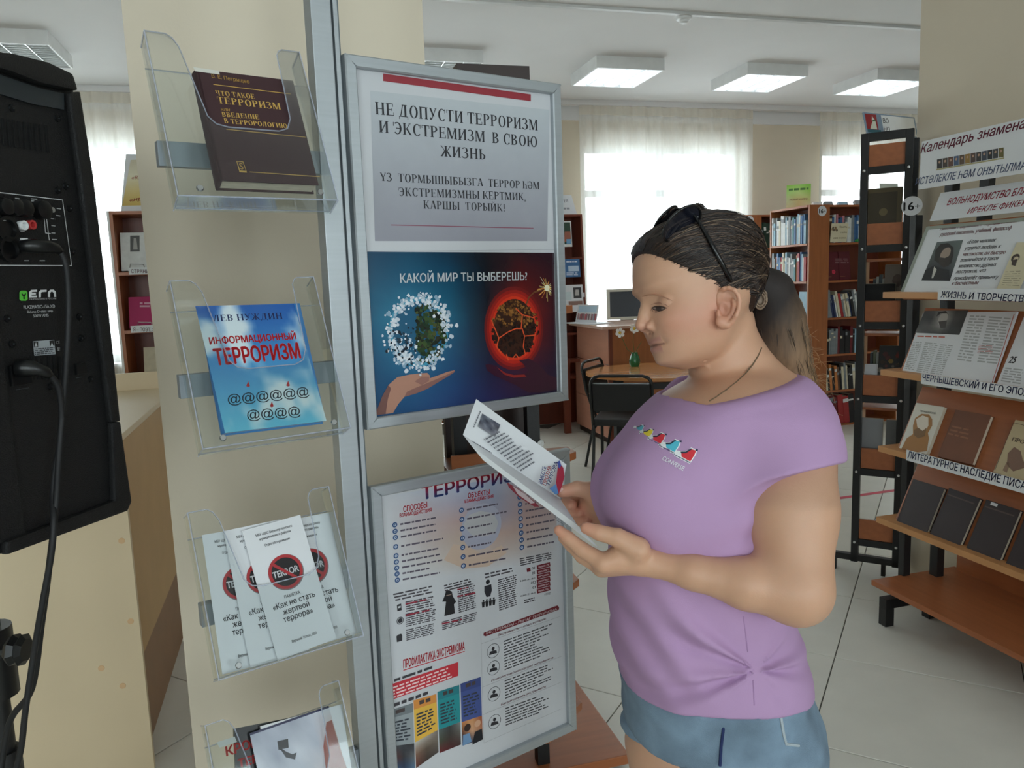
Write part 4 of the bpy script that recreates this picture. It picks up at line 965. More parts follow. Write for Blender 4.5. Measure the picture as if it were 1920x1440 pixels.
# ---- hair
_ha = np.array([-.13, -.062, -.054, -.047, -.02, .002, .010, .03, .053, .075, .087, .11]); _hb = np.array([-.10, -.088, -.052, -.014, -.009, -.013, .001, .018, .034, .056, .074, .09])
def bh(a): return np.interp(a, _ha, _hb)
def F_cap(P):
    a, b, w = HL(P); t = np.clip((b-bh(a))/.034, 0, 1); f = F_head(P)-.0008-.0085*t*t*(3-2*t)-.003*G(b-.085, .04); return smax(f, (bh(a)-b)*.8, .003)
def F_tail(P):
    f = chain(P, [K(1424, 532, 1.18), K(1446, 548, 1.185), K(1458, 600, 1.185), K(1470, 660, 1.19), K(1492, 715, 1.195), K(1508, 770, 1.215)], [.026, .030, .037, .034, .024, .012], .02)
    return smin(f, ell(P, K(1432, 640, 1.20), (.02, .05, .03)), .02)
HAIRD = mat('dark_brown_hair', (40, 29, 25), .42, var=.35, scale=60, stretch=(1, 4, 4), bump=.2, bscale=500)
v, q = surfnet(F_cap, K(1170, 375, 1.03)-.01, (.43, .02, 1.34), .0026); a_ = grid_obj('hair', [(relax(v, q, 1, .4), q)], HAIRD, woman)
STR = mat('hair_strands', (70, 52, 42), .38, var=.2, scale=40, attr='col')
TAILM = mat('ponytail_hair', (60, 44, 36), .7, var=.3, scale=50, stretch=(3, 3, .6), attr='col')
def tail_tint(v):
    py = 720+FPX*v[:, 1]/v[:, 2]; px_ = 960+FPX*v[:, 0]/v[:, 2]; t = np.clip((py-560)/170+(px_-1475)/130, 0, 1)[:, None]
    return np.array(lin((36, 27, 24)))*(1-t)+np.array(lin((138, 108, 80)))*t
v, q = surfnet(F_tail, K(1375, 500, 1.10)-.01, (.50, .09, 1.32), .0032); tail = grid_obj('ponytail', [(relax(v, q, 1, .4), q)], TAILM, woman, tail_tint)
HC0 = HP3(-.01, .022, 0)
def F_lay(P): return np.minimum(F_cap(P), F_head(P)-.0004)
def capr(D, F=F_lay):
    lo_, hi_ = np.full(len(D), .02), np.full(len(D), .19)
    for _ in range(18):
        mid = (lo_+hi_)/2; f = F(HC0+D*mid[:, None]); ins = f < 0; lo_ = np.where(ins, mid, lo_); hi_ = np.where(ins, hi_, mid)
    return lo_
rs = np.random.RandomState(5)
tie = HP3(-.108, -.006, .004)
def nrm(x): return x/np.linalg.norm(x, axis=-1, keepdims=True)
starts = []
while len(starts) < 800:
    a = rs.uniform(-.075, .092); w = rs.uniform(-.03, 1)*1.0; s_ = 1 if rs.rand() < .72 else -1
    g0 = rs.rand(); b0 = bh(a)+(rs.uniform(-.007, .006) if g0 < .3 else rs.uniform(0, .03) if g0 < .65 else rs.uniform(0, .10))
    wd = float(np.interp(-np.clip(b0, -.11, .112), -_bb, _sw_))
    # start on the head surface at this (a, b): solve the side coordinate
    ww = np.linspace(0, .085, 40); f = F_lay(np.array([HP3(a, b0, s_*x) for x in ww])); i = np.argmax(f > 0)
    if f[0] > 0 or i == 0: continue
    starts.append(HP3(a, b0, s_*ww[i]))
_D = nrm(rs.normal(0, 1, (6000, 3))); _R = capr(_D, F_cap); _P = HC0+_D*_R[:, None]; _a, _b, _w = HL(_P); ok = (np.abs(F_cap(_P)) < .0015) & (_R > .05) & (_b > -.06) & (_w > -.045)
starts = starts[:800]+list(_P[ok][:900]); starts = np.array(starts); ds_ = nrm(starts-HC0); de = nrm(tie-HC0); m = MB(); T_ = np.linspace(0, 1, 15)
Dm = []
for d in ds_:
    e = nrm(de+rs.normal(0, .05, 3)); om = math.acos(np.clip(d @ e, -1, 1)); Dm.append([(math.sin((1-t)*om)*d+math.sin(t*om)*e)/math.sin(om) for t in T_*rs.uniform(.6, 1)])
_up = hu[None, None, :]*(.24*np.sin(np.pi*T_))[None, :, None]
Dm = nrm(np.array(Dm)+_up); R_ = capr(Dm.reshape(-1, 3)).reshape(Dm.shape[:2])
for i in range(len(Dm)):
    lift = rs.uniform(-.0008, .0010)+(.0022*np.sin(np.pi*T_)*(rs.rand() < .07)); P_ = HC0+Dm[i]*(R_[i]+lift)[:, None]; _a, _b, _w = HL(P_); P_ = P_-Dm[i]*(.012*np.clip((bh(_a)-.005-_b)/.003, 0, 1))[:, None]
    g = rs.rand(); c_ = (30, 22, 20) if g < .45 else (52, 38, 31) if g < .78 else (84, 64, 50) if g < .95 else (150, 126, 102)
    r_ = rs.uniform(.0003, .0009); m.tube(c2w(P_), list(r_*np.clip(np.minimum(T_*8+.75, (1-T_)*8+.3), 0, 1)), 3, 0, False, c_)
o = m.build('hair_strand', STR, woman, smooth='all'); o['kind'] = 'stuff'
# ponytail strands and flyaways
m = MB(); spine = np.array([K(1424, 532, 1.18), K(1446, 548, 1.185), K(1458, 600, 1.185), K(1470, 660, 1.19), K(1494, 720, 1.195), K(1522, 785, 1.215)]); rad = np.array([.024, .030, .038, .036, .027, .018])
tt = np.linspace(0, 5, 22)
def sp(t): return np.stack([np.interp(t, np.arange(6), spine[:, k]) for k in range(3)], -1)
ker = np.array([1, 2, 3, 2, 1.])/9
def smooth_path(P): Q = np.pad(P, ((2, 2), (0, 0)), mode='edge'); return sum(ker[k]*Q[k:k+len(P)] for k in range(5))
for i in range(520):
    th = rs.uniform(0, 2*math.pi); rr_ = math.sqrt(rs.uniform(.5, 1.0)); t0 = rs.uniform(0, .5); t1 = min(5, rs.uniform(3.0, 5.4)); t = np.linspace(t0, t1, 16)
    R = np.interp(t, np.arange(6), rad)*rr_*(1.04+.10*rs.rand()); ph = th+rs.normal(0, .25)*np.sin(t*1.3+rs.uniform(0, 6))
    P_ = smooth_path(sp(t)+R[:, None]*(np.cos(ph)[:, None]*np.array([1, -.2, 0])+np.sin(ph)[:, None]*np.array([0, 0, 1.])))
    wv = rs.normal(0, .0012); P_[:, 0] += wv*np.sin(t*5)
    k = np.clip((t.mean()-1.3)/2.4+.35*math.cos(th)+rs.normal(0, .15), 0, 1); c_ = tuple(int(p_*(1-k)+q_*k) for p_, q_ in zip((34, 26, 24), (176, 144, 106)))
    m.tube(c2w(P_), list(rs.uniform(.0004, .0010)*np.linspace(1, .35, 16)), 3, 0, False, c_)
for i in range(90):
    t0 = rs.uniform(2.2, 4.6); p0 = sp(np.array([t0]))[0]+np.array([np.interp(t0, np.arange(6), rad)*.8, 0, rs.uniform(-.02, .02)]); d = np.array([rs.uniform(.1, 1), rs.uniform(-.3, 1), rs.uniform(-.3, .3)]); L = rs.uniform(.015, .05)
    u = np.linspace(0, 1, 7); P_ = p0+np.outer(u, d*L)+np.outer(np.sin(u*3)*rs.normal(0, .006), [.5, -1, 0]); m.tube(c2w(P_), .00022, 3, 0, False, (186, 140, 92))
o = m.build('ponytail_strand', STR, woman, smooth='all'); o['kind'] = 'stuff'
m = MB(); v_ = []
for k in range(14):
    t = np.linspace(0, 2*math.pi, 13)+k; c0 = K(1425, 561, 1.145); P_ = c0+np.stack([.0105*np.cos(t)*(1-.04*k), .0155*np.sin(t)*(1-.04*k), .004*np.sin(t*2+k)], -1); m.tube(c2w(P_), .0009, 4)
m.lathe([(0, .004), (.008, .003), (.0125, -.002), (.010, -.008)], c2w(K(1425, 561, 1.150)), RC[2]*-1, 16)
m.build('hair_clip', mat('beige_net_clip', (150, 128, 108), .6), woman)
# lashes and brows
DK = mat('brown_lashes', (66, 46, 38), .7); m = MB()
onsurf(m, F_head, [(1223, 578), (1229, 575.2), (1237, 575), (1244, 576.2), (1249, 578), (1243, 581.5), (1235, 582.6), (1228, 581.6)], (150, 128, 118), .0004); onsurf(m, F_head, [(1229, 575.5), (1234, 574.9), (1240, 575.6), (1240, 580.5), (1235, 582), (1230, 581)], (58, 42, 36), .0007); m.build('eye', PRINT, woman); m = MB()
m.tube(c2w(surf(F_head, [(1220, 572), (1228, 568.5), (1238, 568), (1248, 571), (1254, 575)], -.0001)), [.0003, .0006, .0007, .0006, .0003], 5); m.build('eyelid_crease', mat('lid_crease_shade', (160, 112, 92), .7), woman); m = MB()  # thin brown line paints the shade of the eyelid crease
m.tube(c2w(surf(F_head, [(1221, 577.5), (1228, 575), (1237, 574.4), (1245, 575.8), (1250, 578)], .0004)), [.0004, .0009, .0010, .0009, .0005], 5); m.build('upper_lash_line', DK, woman); m = MB()
m.tube(c2w(surf(F_head, [(1221, 577), (1227, 580.5), (1235, 582.5), (1243, 581.5), (1249, 577)], .0003)), [.0003, .0008, .0011, .0009, .0004], 5)
for k in range(9):
    x = 1222+k*2.6; y = 578.5+3.5*math.sin(k/8*3.1); m.tube(c2w(np.array([surf(F_head, [(x, y)], .0006)[0], surf(F_head, [(x-1.5, y+4)], .003)[0]])), .00025, 3)
m.build('eyelashes', DK, woman); m = MB(); p0 = HP3(.0835, -.012, -.030)
for k in range(6): q0 = p0+hs*(-.003*k)+hf*(-.0012*k); m.tube(c2w(np.array([q0, q0+hf*.006-hu*.003])), .00035, 3)
m.build('eyelashes', DK, woman)
BRW = mat('light_brown_brow', (188, 144, 118), .8); m = MB()
pts = [(1205, 556), (1216, 553), (1228, 552.5), (1241, 555), (1254, 560), (1262, 565)]
p = surf(F_head, pts, .0001); m.tube(c2w(p), [.0014, .0030, .0036, .0032, .0022, .0008], 8, squash=.22); m.build('eyebrow', BRW, woman)
# neck cord
m = MB(); m.tube(c2w(surf(F_skin_top, [(1428, 652), (1421, 668), (1411, 684), (1397, 701), (1381, 716), (1362, 731), (1342, 745), (1330, 752)], .0004)), .0011, 5); m.build('neck_cord', mat('brown_cord', (112, 92, 70), .8), woman)
# nails
NAIL = mat('pale_nail', (232, 190, 178), .25)
for (x, y, d, r) in ((1051, 918.5, 1.2200, .0045),):
    m = MB(); m.lathe([(0, .0012), (r*.7, .0009), (r, 0), (r*.9, -.001)], c2w(K(x, y, d)), RC[2]*-1, 12); m.build('fingernail', NAIL, woman, smooth=True)

# ------------------------------------------------------------------ sunglasses pushed up into the hair
sg = thing('sunglasses', 'black sunglasses pushed up on the reading woman\'s hair', 'sunglasses', c2w(K(1275, 440, 1.13)))
LENS = mat('dark_lens', (22, 24, 34), .08, var=.3, scale=20, coat=1); FRM = mat('black_glasses_frame', (14, 14, 16), .25)
A1, B1_ = np.array([.0195, -.0175, .004]), np.array([.0085, .0095, .0235]); 
for c0, A, B in ((surf(F_cap, [(1279, 420)], .017)[0], np.array([.0250, -.0195, .0]), np.array([.0110, .0125, .0200])), (K(1247, 413, 1.172), np.array([.0180, -.0185, .0]), np.array([.0060, .0050, .0240]))):
    nn = np.cross(A, B); nn /= np.linalg.norm(nn); t = np.linspace(0, 2*math.pi, 29)[:-1]; nn = nn if nn[1] < 0 else -nn
    rim = np.array([c0+A*math.cos(x)+B*math.sin(x) for x in t]); m = MB()
    vv = list(rim)+[c0+.72*(r_-c0)+nn*.0022 for r_ in rim]+[c0+nn*.0034]; n_ = len(t)
    m.add(c2w(np.array(vv)), [(i, (i+1) % n_, n_+(i+1) % n_, n_+i) for i in range(n_)]+[(n_+i, n_+(i+1) % n_, 2*n_) for i in range(n_)]); m.build('lens', LENS, sg, smooth='all')
    m = MB(); m.tube(c2w(np.concatenate([rim, rim[:2]])), .0019, 6, cap=False); m.build('rim', FRM, sg, smooth='all')
m = MB(); m.tube(c2w(np.array([K(1283, 398, 1.105), K(1276, 392, 1.12), K(1268, 392, 1.14)])), .002, 6); m.build('bridge', FRM, sg, smooth='all')
tp = [K(1302, 404, surf(F_cap, [(1304, 410)], .016)[0][2])]+list(surf(F_cap, [(1314, 422), (1326, 443), (1340, 469), (1354, 495), (1368, 522), (1378, 545)], .0042))
m = MB(); m.tube(c2w(np.array(tp)), [.003, .0036, .004, .0042, .0042, .0042, .0034], 8, squash=.8); m.build('temple', FRM, sg, smooth='all')
m = MB(); m.tube(c2w(np.array([K(1302, 405, 1.085), K(1309, 408, 1.085)])), .0012, 6); m.build('hinge_mark', CHROME, sg)
tp2 = [K(1262, 396, 1.21), K(1290, 440, 1.235), K(1330, 510, 1.245)]; m = MB(); m.tube(c2w(np.array(tp2)), .003, 8, squash=.55); m.build('temple', FRM, sg, smooth='all')

# ------------------------------------------------------------------ folded leaflet in her hands
lf = thing('leaflet', 'white folded leaflet with small print held open by the woman', 'leaflet', c2w(K(1000, 900, 1.18)))
pA, pB, pC, pD, pE, pF, pG = K(893, 748, 1.285), K(1062, 871, 1.245), K(1050, 935, 1.236), K(868, 815, 1.235), K(906, 863, 1.205), K(1125, 1030, 1.082), K(1083, 985, 1.105)
def quadgrid(c4, n1, n2, bulge):
    vv = []; 
    for i in range(n2+1):
        for j in range(n1+1):
            t, w = i/n2, j/n1; p = (1-t)*((1-w)*c4[0]+w*c4[1])+t*((1-w)*c4[3]+w*c4[2]); p = p+np.array(bulge)*math.sin(math.pi*w)*math.sin(math.pi*t*.9); vv.append(p)
    return np.array(vv), [(i*(n1+1)+j, (i+1)*(n1+1)+j, (i+1)*(n1+1)+j+1, i*(n1+1)+j+1) for i in range(n2) for j in range(n1)]
def sheet(name, c4, bulge, mats=PAPER):
    v, f = quadgrid(c4, 10, 5, bulge); v2 = v+np.array([0, 0, .0004]); n = len(v); m = MB(); m.add(c2w(np.concatenate([v, v2])), f+[tuple(i+n for i in q[::-1]) for q in f]); return m.build(name, mats, lf, smooth='all')
sheet('inner_page', [pA, pB, pC, pD], (.0, .002, -.002)); fold2 = [pD, K(1040, 936, 1.205), pF, pE]
mid = [pD*1.0, pC, pG, K(890, 846, 1.222)]
sheet('middle_page', [pD, pC, pG, K(884, 836, 1.225)], (0, 0, 0)); sheet('outer_page', [K(884, 836, 1.222), pG*.998, pF, pE], (0, .0, .0))
LFR = Fr(c2w(pD), c2w(pB)-c2w(pA), c2w(pA)-c2w(pD))
m = MB(); 
m.pic(LFR, [(904, 776), (938, 797), (928, 820), (896, 800)], [[(60, 64, 80), (150, 156, 166), (46, 50, 70), (120, 126, 140)], [(120, 126, 136), (40, 44, 60), (130, 130, 140), (50, 50, 60)], [(50, 50, 64), (130, 134, 146), (60, 64, 80), (150, 150, 160)], [(150, 156, 162), (110, 110, 120), (150, 150, 156), (130, 130, 136)]], .0012)
def vlines(fr, a, b, c_, d_, rows, n=.0012):   # print rows running up the sheet
    m.lines(fr, [a, b, c_, d_], rows, (110, 112, 120), .4, n, .05, .3)
vlines(LFR, (886, 800), (903, 760), (906, 764), (890, 804), 1); vlines(LFR, (891, 812), (901, 792), (912, 800), (902, 820), 0)
vlines(LFR, (905, 823), (944, 802), (1016, 862), (978, 886), 12)
for sx, p0, p1, cl in (('ВМЕСТЕ', (1016, 909), (1024, 876), (48, 70, 140)), ('ПРОТИВ', (1023, 912), (1034, 876), (176, 32, 54)), ('ТЕРРОРА', (1030, 912), (1046, 868), (48, 60, 120))): put(m, LFR, sx, p0, p1, 6, cl, .0014, .02, .15)
m.pp(LFR, [(1047, 866), (1056, 878), (1058, 895), (1052, 915), (1047, 928), (1042, 905)], (170, 40, 66), .0011); m.pp(LFR, [(1030, 917), (1042, 908), (1047, 926), (1041, 928)], (96, 140, 196), .0012); m.pp(LFR, [(1044, 868), (1049, 864), (1052, 874), (1048, 880)], (70, 90, 170), .0013)
m.build('page_print', PRINT, lf)
LFR2 = Fr(c2w(pD), c2w(pC)-c2w(pD), c2w(pD)-c2w(K(884, 836, 1.225))); m = MB(); vlines(LFR2, (985, 905), (1046, 940), (1074, 976), (1000, 925), 4, .001); vlines(LFR2, (884, 825), (925, 850), (925, 858), (888, 838), 2, .001); m.build('side_print', PRINT, lf)
LFR3 = Fr(c2w(pE), c2w(pF)-c2w(pE), c2w(pG)-c2w(pF)); m = MB(); m.pp(LFR3, [(951, 904), (975, 918), (1000, 938), (1012, 950), (1003, 950), (975, 933), (955, 914)], (120, 36, 50), .0014); m.pp(LFR3, [(962, 911), (985, 926), (1004, 943), (996, 944), (972, 927)], (178, 160, 164), .0016)
vlines(LFR3, (1036, 962), (1056, 975), (1068, 990), (1046, 978), 3, .0014); m.build('cover_print', PRINT, lf)
# ------------------------------------------------------------------ acrylic trays on the stand
_t = math.radians(26); TV = np.array([0, 0, 1.])*math.cos(_t)-SN*math.sin(_t); TW, TD, TH = .225, .036, .268
def tray(u0, zb, nb, label, H=TH):
    o = ST.P(u0, zb, nb); fr = Fr(o-TD*np.cross(SU, TV), SU, TV); r = thing('leaflet_tray', label, 'tray', o, 'clear acrylic trays on the display stand'); t = .0025
    MB().fbox(fr, 0, TW, 0, H-.035, 0, t).build('back_sheet', ACRY, r); MB().fbox(fr, 0, TW, 0, t, t, TD).build('bottom', ACRY, r)
    for a in (0, TW-t): MB().fbox(fr, a, a+t, t, H, t, TD).build('side', ACRY, r)
    cur = [(TW-.034, H-.004), (TW-.038, H-.012), (TW-.042, .14), (TW-.050, .122), (TW-.064, .116), (.088, .116), (.072, .12), (.062, .132), (.043, H-.02), (.036, H-.006), (.028, H)]
    pts = [(0, 0), (TW, 0), (TW, H), (TW-.028, H)]+cur+[(0, H)]
    MB().prism(fr, pts, TD, TD+t).build('front_sheet', ACRY, r)
    for e in ([(0, .0, TD+t), (TW, 0, TD+t)], [(0, 0, 0), (0, 0, TD+t)], [(TW, 0, 0), (TW, 0, TD+t)], [(0, H, t), (0, H, TD)], [(TW, H, t), (TW, H, TD)], [(0, 0, TD+t), (0, H, TD+t)], [(TW, 0, TD+t), (TW, H, TD+t)], [(0, H-.035, 0), (TW, H-.035, 0)], [(u, v, TD+t/2) for u, v in [(TW, H), (TW-.028, H)]+cur+[(0, H)]], [(0, t, t), (TW, t, t)]):
        MB().tube([fr.P(*p) for p in e], .0011, 5).build('polished_edge', ACRE, r)
    for u in (.03, TW-.025):
        MB().lathe([(0, .003), (.004, .003), (.005, .001), (.005, 0)], fr.P(u, .012, TD+t), fr.N, 12).build('stud', CHROME, r, smooth=True)
    return fr
T1 = tray(-.300, 1.574, .115, 'clear acrylic tray holding the dark brown hardback, topmost on the stand')
T2 = tray(-.291, 1.223, .085, 'clear acrylic tray holding the blue sky book, second from the top')
T3 = tray(-.304, .888, .115, 'clear acrylic tray full of white leaflets, third from the top', .25)
T4 = tray(-.306, .535, .105, 'clear acrylic tray with a dark booklet, lowest on the stand', .25)

class Flat:
    """a book or card lying in a measured quadrilateral of a frame"""
    def __init__(s, fr, n, TL, TR, BR, BL, gap=None):
        P = [fr.P(*fr.px(x, y, n), n) for x, y in (TL, TR, BR, BL)]
        s.fr = Fr(P[3], P[2]-P[3], P[0]-P[3]); s.w = .5*(np.linalg.norm(P[2]-P[3])+np.linalg.norm(P[1]-P[0])); s.h = .5*(np.linalg.norm(P[0]-P[3])+np.linalg.norm(P[1]-P[2]))
def hardback(name, label, F_, th, cm, cat='book', group=None, spine=None, oh=.003):
    fr, w, h = F_.fr, F_.w, F_.h; r = thing(name, label, cat, fr.P(w/2, 0, -th), group); b = .0022
    MB().fbox(fr, 0, w, 0, h, -b, 0).build('front_cover', cm, r, bevel=.0006); MB().fbox(fr, 0, w, 0, h, -th, -th+b).build('back_cover', cm, r, bevel=.0006)
    m = MB(); K_ = 5; 
    pts = [(-.004*math.sin(math.pi*k/K_)-.0005, -th*k/K_) for k in range(K_+1)]; pts += [(.003, -th), (.003, 0)]
    q = [fr.P(a, v, n) for v in (0, h) for a, n in pts]; L_ = len(pts); m.add(q, [tuple(range(L_))[::-1], tuple(range(L_, 2*L_))]+[(i, (i+1) % L_, L_+(i+1) % L_, L_+i) for i in range(L_)]); m.build('spine', spine or cm, r)
    MB().fbox(fr, .004, w-oh, oh, h-oh, -th+b, -b).build('pages', PAGES, r)
    return r
def softback(name, label, F_, th, cm, cat='book', group=None):
    fr, w, h = F_.fr, F_.w, F_.h; r = thing(name, label, cat, fr.P(w/2, 0, -th), group)
    MB().fbox(fr, 0, w, 0, h, -.0006, 0).build('front_cover', cm, r); MB().fbox(fr, 0, w, 0, h, -th, -th+.0006).build('back_cover', cm, r); MB().fbox(fr, .0005, w-.001, .0005, h-.0005, -th+.0006, -.0006).build('pages', PAGES, r); return r
def card(name, label, F_, m_=PAPER, cat='leaflet', group=None, th=.0006):
    fr, w, h = F_.fr, F_.w, F_.h; r = thing(name, label, cat, fr.P(w/2, 0, -th), group); MB().fbox(fr, 0, w, 0, h, -th, 0).build('sheet', m_, r); return r
# book in tray 1
GOLD = (206, 166, 84)
BRN = mat('dark_maroon_book_cloth', (62, 36, 40), .55, var=.06, scale=20)
f = Flat(T1, .030, (352, 124), (531, 153), (603, 347), (413, 338)); r = hardback('hardback_book', 'dark maroon hardback with gold Cyrillic title in the topmost tray', f, .026, BRN); Q = f.fr; m = MB()
put(m, Q, 'В. Е. Петрищев', (397, 146), (468, 157), 7, GOLD); put(m, Q, 'ЧТО ТАКОЕ', (405, 179), (478, 186), 9, GOLD, ser=1); put(m, Q, 'ТЕРРОРИЗМ', (409, 194), (527, 206), 12, GOLD, ser=1); put(m, Q, 'или', (414, 208), (432, 209), 6, GOLD, shear=.25)
put(m, Q, 'ВВЕДЕНИЕ', (417, 219), (486, 224), 8.5, GOLD, ser=1); put(m, Q, 'В ТЕРРОРОЛОГИЮ', (421, 231), (539, 241), 8.5, GOLD, ser=1)
for a, b in (((400, 158), (545, 176)), ((424, 242), (573, 257)), ((468, 322), (600, 331))): m.pp(Q, [a, b, (b[0], b[1]+1.2), (a[0], a[1]+1.2)], GOLD)
m.pp(Q, [(443, 302), (456, 303), (463, 324), (449, 323)], GOLD); m.pp(Q, [(444.5, 303.5), (455, 304.5), (461, 321), (450, 320)], (62, 36, 40), .0006); put(m, Q, 'S', (450, 318), (457, 318.4), 12, GOLD, .0008)
m.build('cover_lettering', PRINT, r); m = MB(); m.pp(Q, [(362, 126), (410, 133), (412, 140), (366, 134)], (218, 216, 206)); m.build('paper_label', PRINT, r)
# book in tray 2
SKY = mat('blue_sky_cover', (60, 140, 200), .25, var=.05, attr=None)
f = Flat(T2, .032, (366, 574), (551, 570), (612, 789), (422, 812)); r = hardback('sky_book', 'blue hardback with cloud cover and red Cyrillic title in the second tray', f, .016, mat('sky_blue_board', (58, 130, 196), .3)); Q = f.fr; m = MB(); rq = random.Random(9)
S1, S2, S3, CW = (38, 100, 176), (60, 140, 204), (120, 198, 226), (214, 230, 232)
_rg = np.random.RandomState(12)
def fbm(h, w):
    z = np.zeros((h, w)); amp = 1.
    for o in (3, 6, 12, 24):
        g = _rg.rand(o+2, o+2); yy = np.linspace(0, o, h); xx = np.linspace(0, o, w); i, j = yy.astype(int), xx.astype(int); fy, fx = (yy-i)[:, None], (xx-j)[None, :]
        z += amp*((1-fy)*((1-fx)*g[np.ix_(i, j)]+fx*g[np.ix_(i, j+1)])+fy*((1-fx)*g[np.ix_(i+1, j)]+fx*g[np.ix_(i+1, j+1)])); amp *= .55
    return (z-z.min())/(z.max()-z.min())
_z = fbm(34, 28); rows = []
for i in range(34):
    t = i/33; base = np.array([34, 92, 172])*(1-t)+np.array([104, 196, 224])*t; rows.append([tuple(base*(1-k)+np.array([226, 236, 236])*k) for k in np.clip((_z[i]-.46+.10*math.sin(t*9))*3.2, 0, .92)])
m.pic(Q, [(366, 574), (551, 570), (612, 789), (422, 812)], rows, .0003)
m.build('sky_picture', GLOSSP, r); m = MB(); RD = (206, 38, 44)
put(m, Q, 'ЛЕВ НУЖДИН', (400, 603), (530, 598), 12, (30, 40, 84), ser=1)
m.build('cover_lettering', GLOSSP, r); m = MB(); put(m, Q, 'ИНФОРМАЦИОННЫЙ', (393, 646), (556, 636), 13, RD, bold=.035); put(m, Q, 'ТЕРРОРИЗМ', (404, 685), (565, 671), 30, RD, bold=.04)
m.build('cover_lettering', GLOSSP, r); m = MB(); put(m, Q, '@@@@@@', (428, 757), (580, 741), 17, (28, 40, 56), bold=.005); put(m, Q, '@@@@', (464, 786), (564, 778), 17, (28, 40, 56), bold=.005)
for x, y in ((465, 721), (540, 720), (509.5, 759)): m.pp(Q, [(x, y-6), (x+2.4, y), (x+3.6, y+3), (x, y+5), (x-3.6, y+3), (x-2.4, y)], (176, 40, 44), .0007)
m.build('cover_lettering', GLOSSP, r)
# leaflets in tray 3
def memo(label, TL, TR, BR, BL, n, full=True):
    f = Flat(T3, n, TL, TR, BR, BL); r = card('memo_leaflet', label, f, PAPER, 'leaflet', 'white memo leaflets in the third tray'); Q, w, h = f.fr, f.w, f.h; m = MB(); C_ = w/2; D_ = (40, 42, 48)
    put3(m, Q, 'МБУ «ЦБС Верхнеуслонского', C_, h*.925, .0040, D_, center=True, w=w*.62); put3(m, Q, 'муниципального района»', C_, h*.890, .0040, D_, center=True, w=w*.54); put3(m, Q, 'Отдел обслуживания', C_, h*.835, .0040, D_, center=True, w=w*.43)
    put3(m, Q, 'ПАМЯТКА', C_, h*.412, .0050, D_, center=True, w=w*.27); put3(m, Q, '«Как не стать', C_, h*.355, .0088, D_, center=True, w=w*.72, bold=.014); put3(m, Q, 'жертвой', C_, h*.300, .0088, D_, center=True, w=w*.45, bold=.014); put3(m, Q, 'террора»', C_, h*.245, .0088, D_, center=True, w=w*.5, bold=.014); put3(m, Q, 'Верхний Услон, 2023', C_, h*.085, .0042, D_, center=True, w=w*.42)
    m.build('lettering', PRINT, r); m = MB(); R_ = w*.285; cy = h*.605; K_ = 36
    ring = lambda a, b, col, n_: m.add([Q.P(C_+q_*math.cos(6.2832*k/K_), cy+q_*math.sin(6.2832*k/K_), n_) for q_ in (a, b) for k in range(K_)], [(k, (k+1) % K_, K_+(k+1) % K_, K_+k) for k in range(K_)], 0, col)
    m.poly(Q, [(C_+R_*1.04*math.cos(6.2832*k/K_)+.0006, cy-.0008+R_*1.04*math.sin(6.2832*k/K_)) for k in range(K_)], .0002, (120, 118, 120)); m.poly(Q, [(C_+R_*.86*math.cos(6.2832*k/K_), cy+R_*.86*math.sin(6.2832*k/K_)) for k in range(K_)], .0004, (22, 20, 22))
    ring(R_, R_*.82, (176, 44, 50), .0006); put3(m, Q, 'TERROR', C_, cy-.0052, .0105, (236, 236, 238), .0007, .03, w=R_*1.56, center=True)
    q_ = R_*.62; m.poly(Q, [(C_-q_-.0016, cy+q_-.0016), (C_-q_+.0016, cy+q_+.0016), (C_+q_+.0016, cy-q_+.0016), (C_+q_-.0016, cy-q_-.0016)][::-1], .0009, (176, 44, 50)); m.build('no_terror_emblem', PRINT, r)
memo('white leaflet at the back of the third tray, only its right edge showing', (500, 984), (609, 963), (671, 1187), (556, 1222), .012)
memo('leftmost white leaflet in the third tray, mostly covered by the next two', (372, 1006), (480, 985), (530, 1235), (417, 1265), .018)
memo('middle white leaflet in the third tray, half covered by the front one', (419, 993), (527, 976), (580, 1218), (470, 1252), .024)
memo('front white leaflet with red TERROR emblem in the third tray', (465, 984), (576, 970), (631, 1197), (521, 1239), .030)
# booklets in tray 4
f = Flat(T4, .016, (392, 1393), (560, 1335), (622, 1590), (450, 1640)); r = softback('dark_booklet', 'dark grey booklet with red Cyrillic title in the lowest tray', f, .006, mat('charcoal_cover', (34, 35, 38), .3)); Q = f.fr; m = MB()
put(m, Q, 'КРОВЬ', (424, 1418), (500, 1394), 18, (196, 44, 44), bold=.04); put(m, Q, 'ТЕРРОРА', (447, 1440), (540, 1412), 16, (196, 44, 44), bold=.04); m.build('cover_lettering', PRINT, r); m = MB(); m.pp(Q, [(406, 1392), (440, 1381), (444, 1391), (412, 1402)], (196, 200, 196)); m.build('paper_label', PRINT, r)
f = Flat(T4, .026, (468, 1375), (616, 1323), (682, 1560), (520, 1620)); r = softback('photo_booklet', 'grey booklet showing a security camera in the lowest tray', f, .006, PAPER); Q = f.fr; m = MB()
m.pic(Q, [(468, 1375), (616, 1323), (682, 1560), (520, 1620)], [[(150, 156, 172), (176, 182, 196), (150, 156, 172), (190, 196, 208), (206, 210, 218)], [(200, 206, 216), (150, 158, 174), (196, 202, 212), (170, 176, 190), (200, 170, 160)], [(170, 178, 192), (200, 206, 214), (160, 168, 182), (196, 190, 192), (180, 120, 106)], [(196, 202, 212), (160, 168, 184), (196, 202, 210), (190, 150, 140), (190, 130, 110)], [(170, 178, 192), (196, 200, 210), (170, 178, 190), (190, 150, 140), (170, 110, 96)]], .0003)
m.pp(Q, [(468, 1375), (616, 1323), (617, 1327), (469, 1379)], (30, 32, 70), .0006)
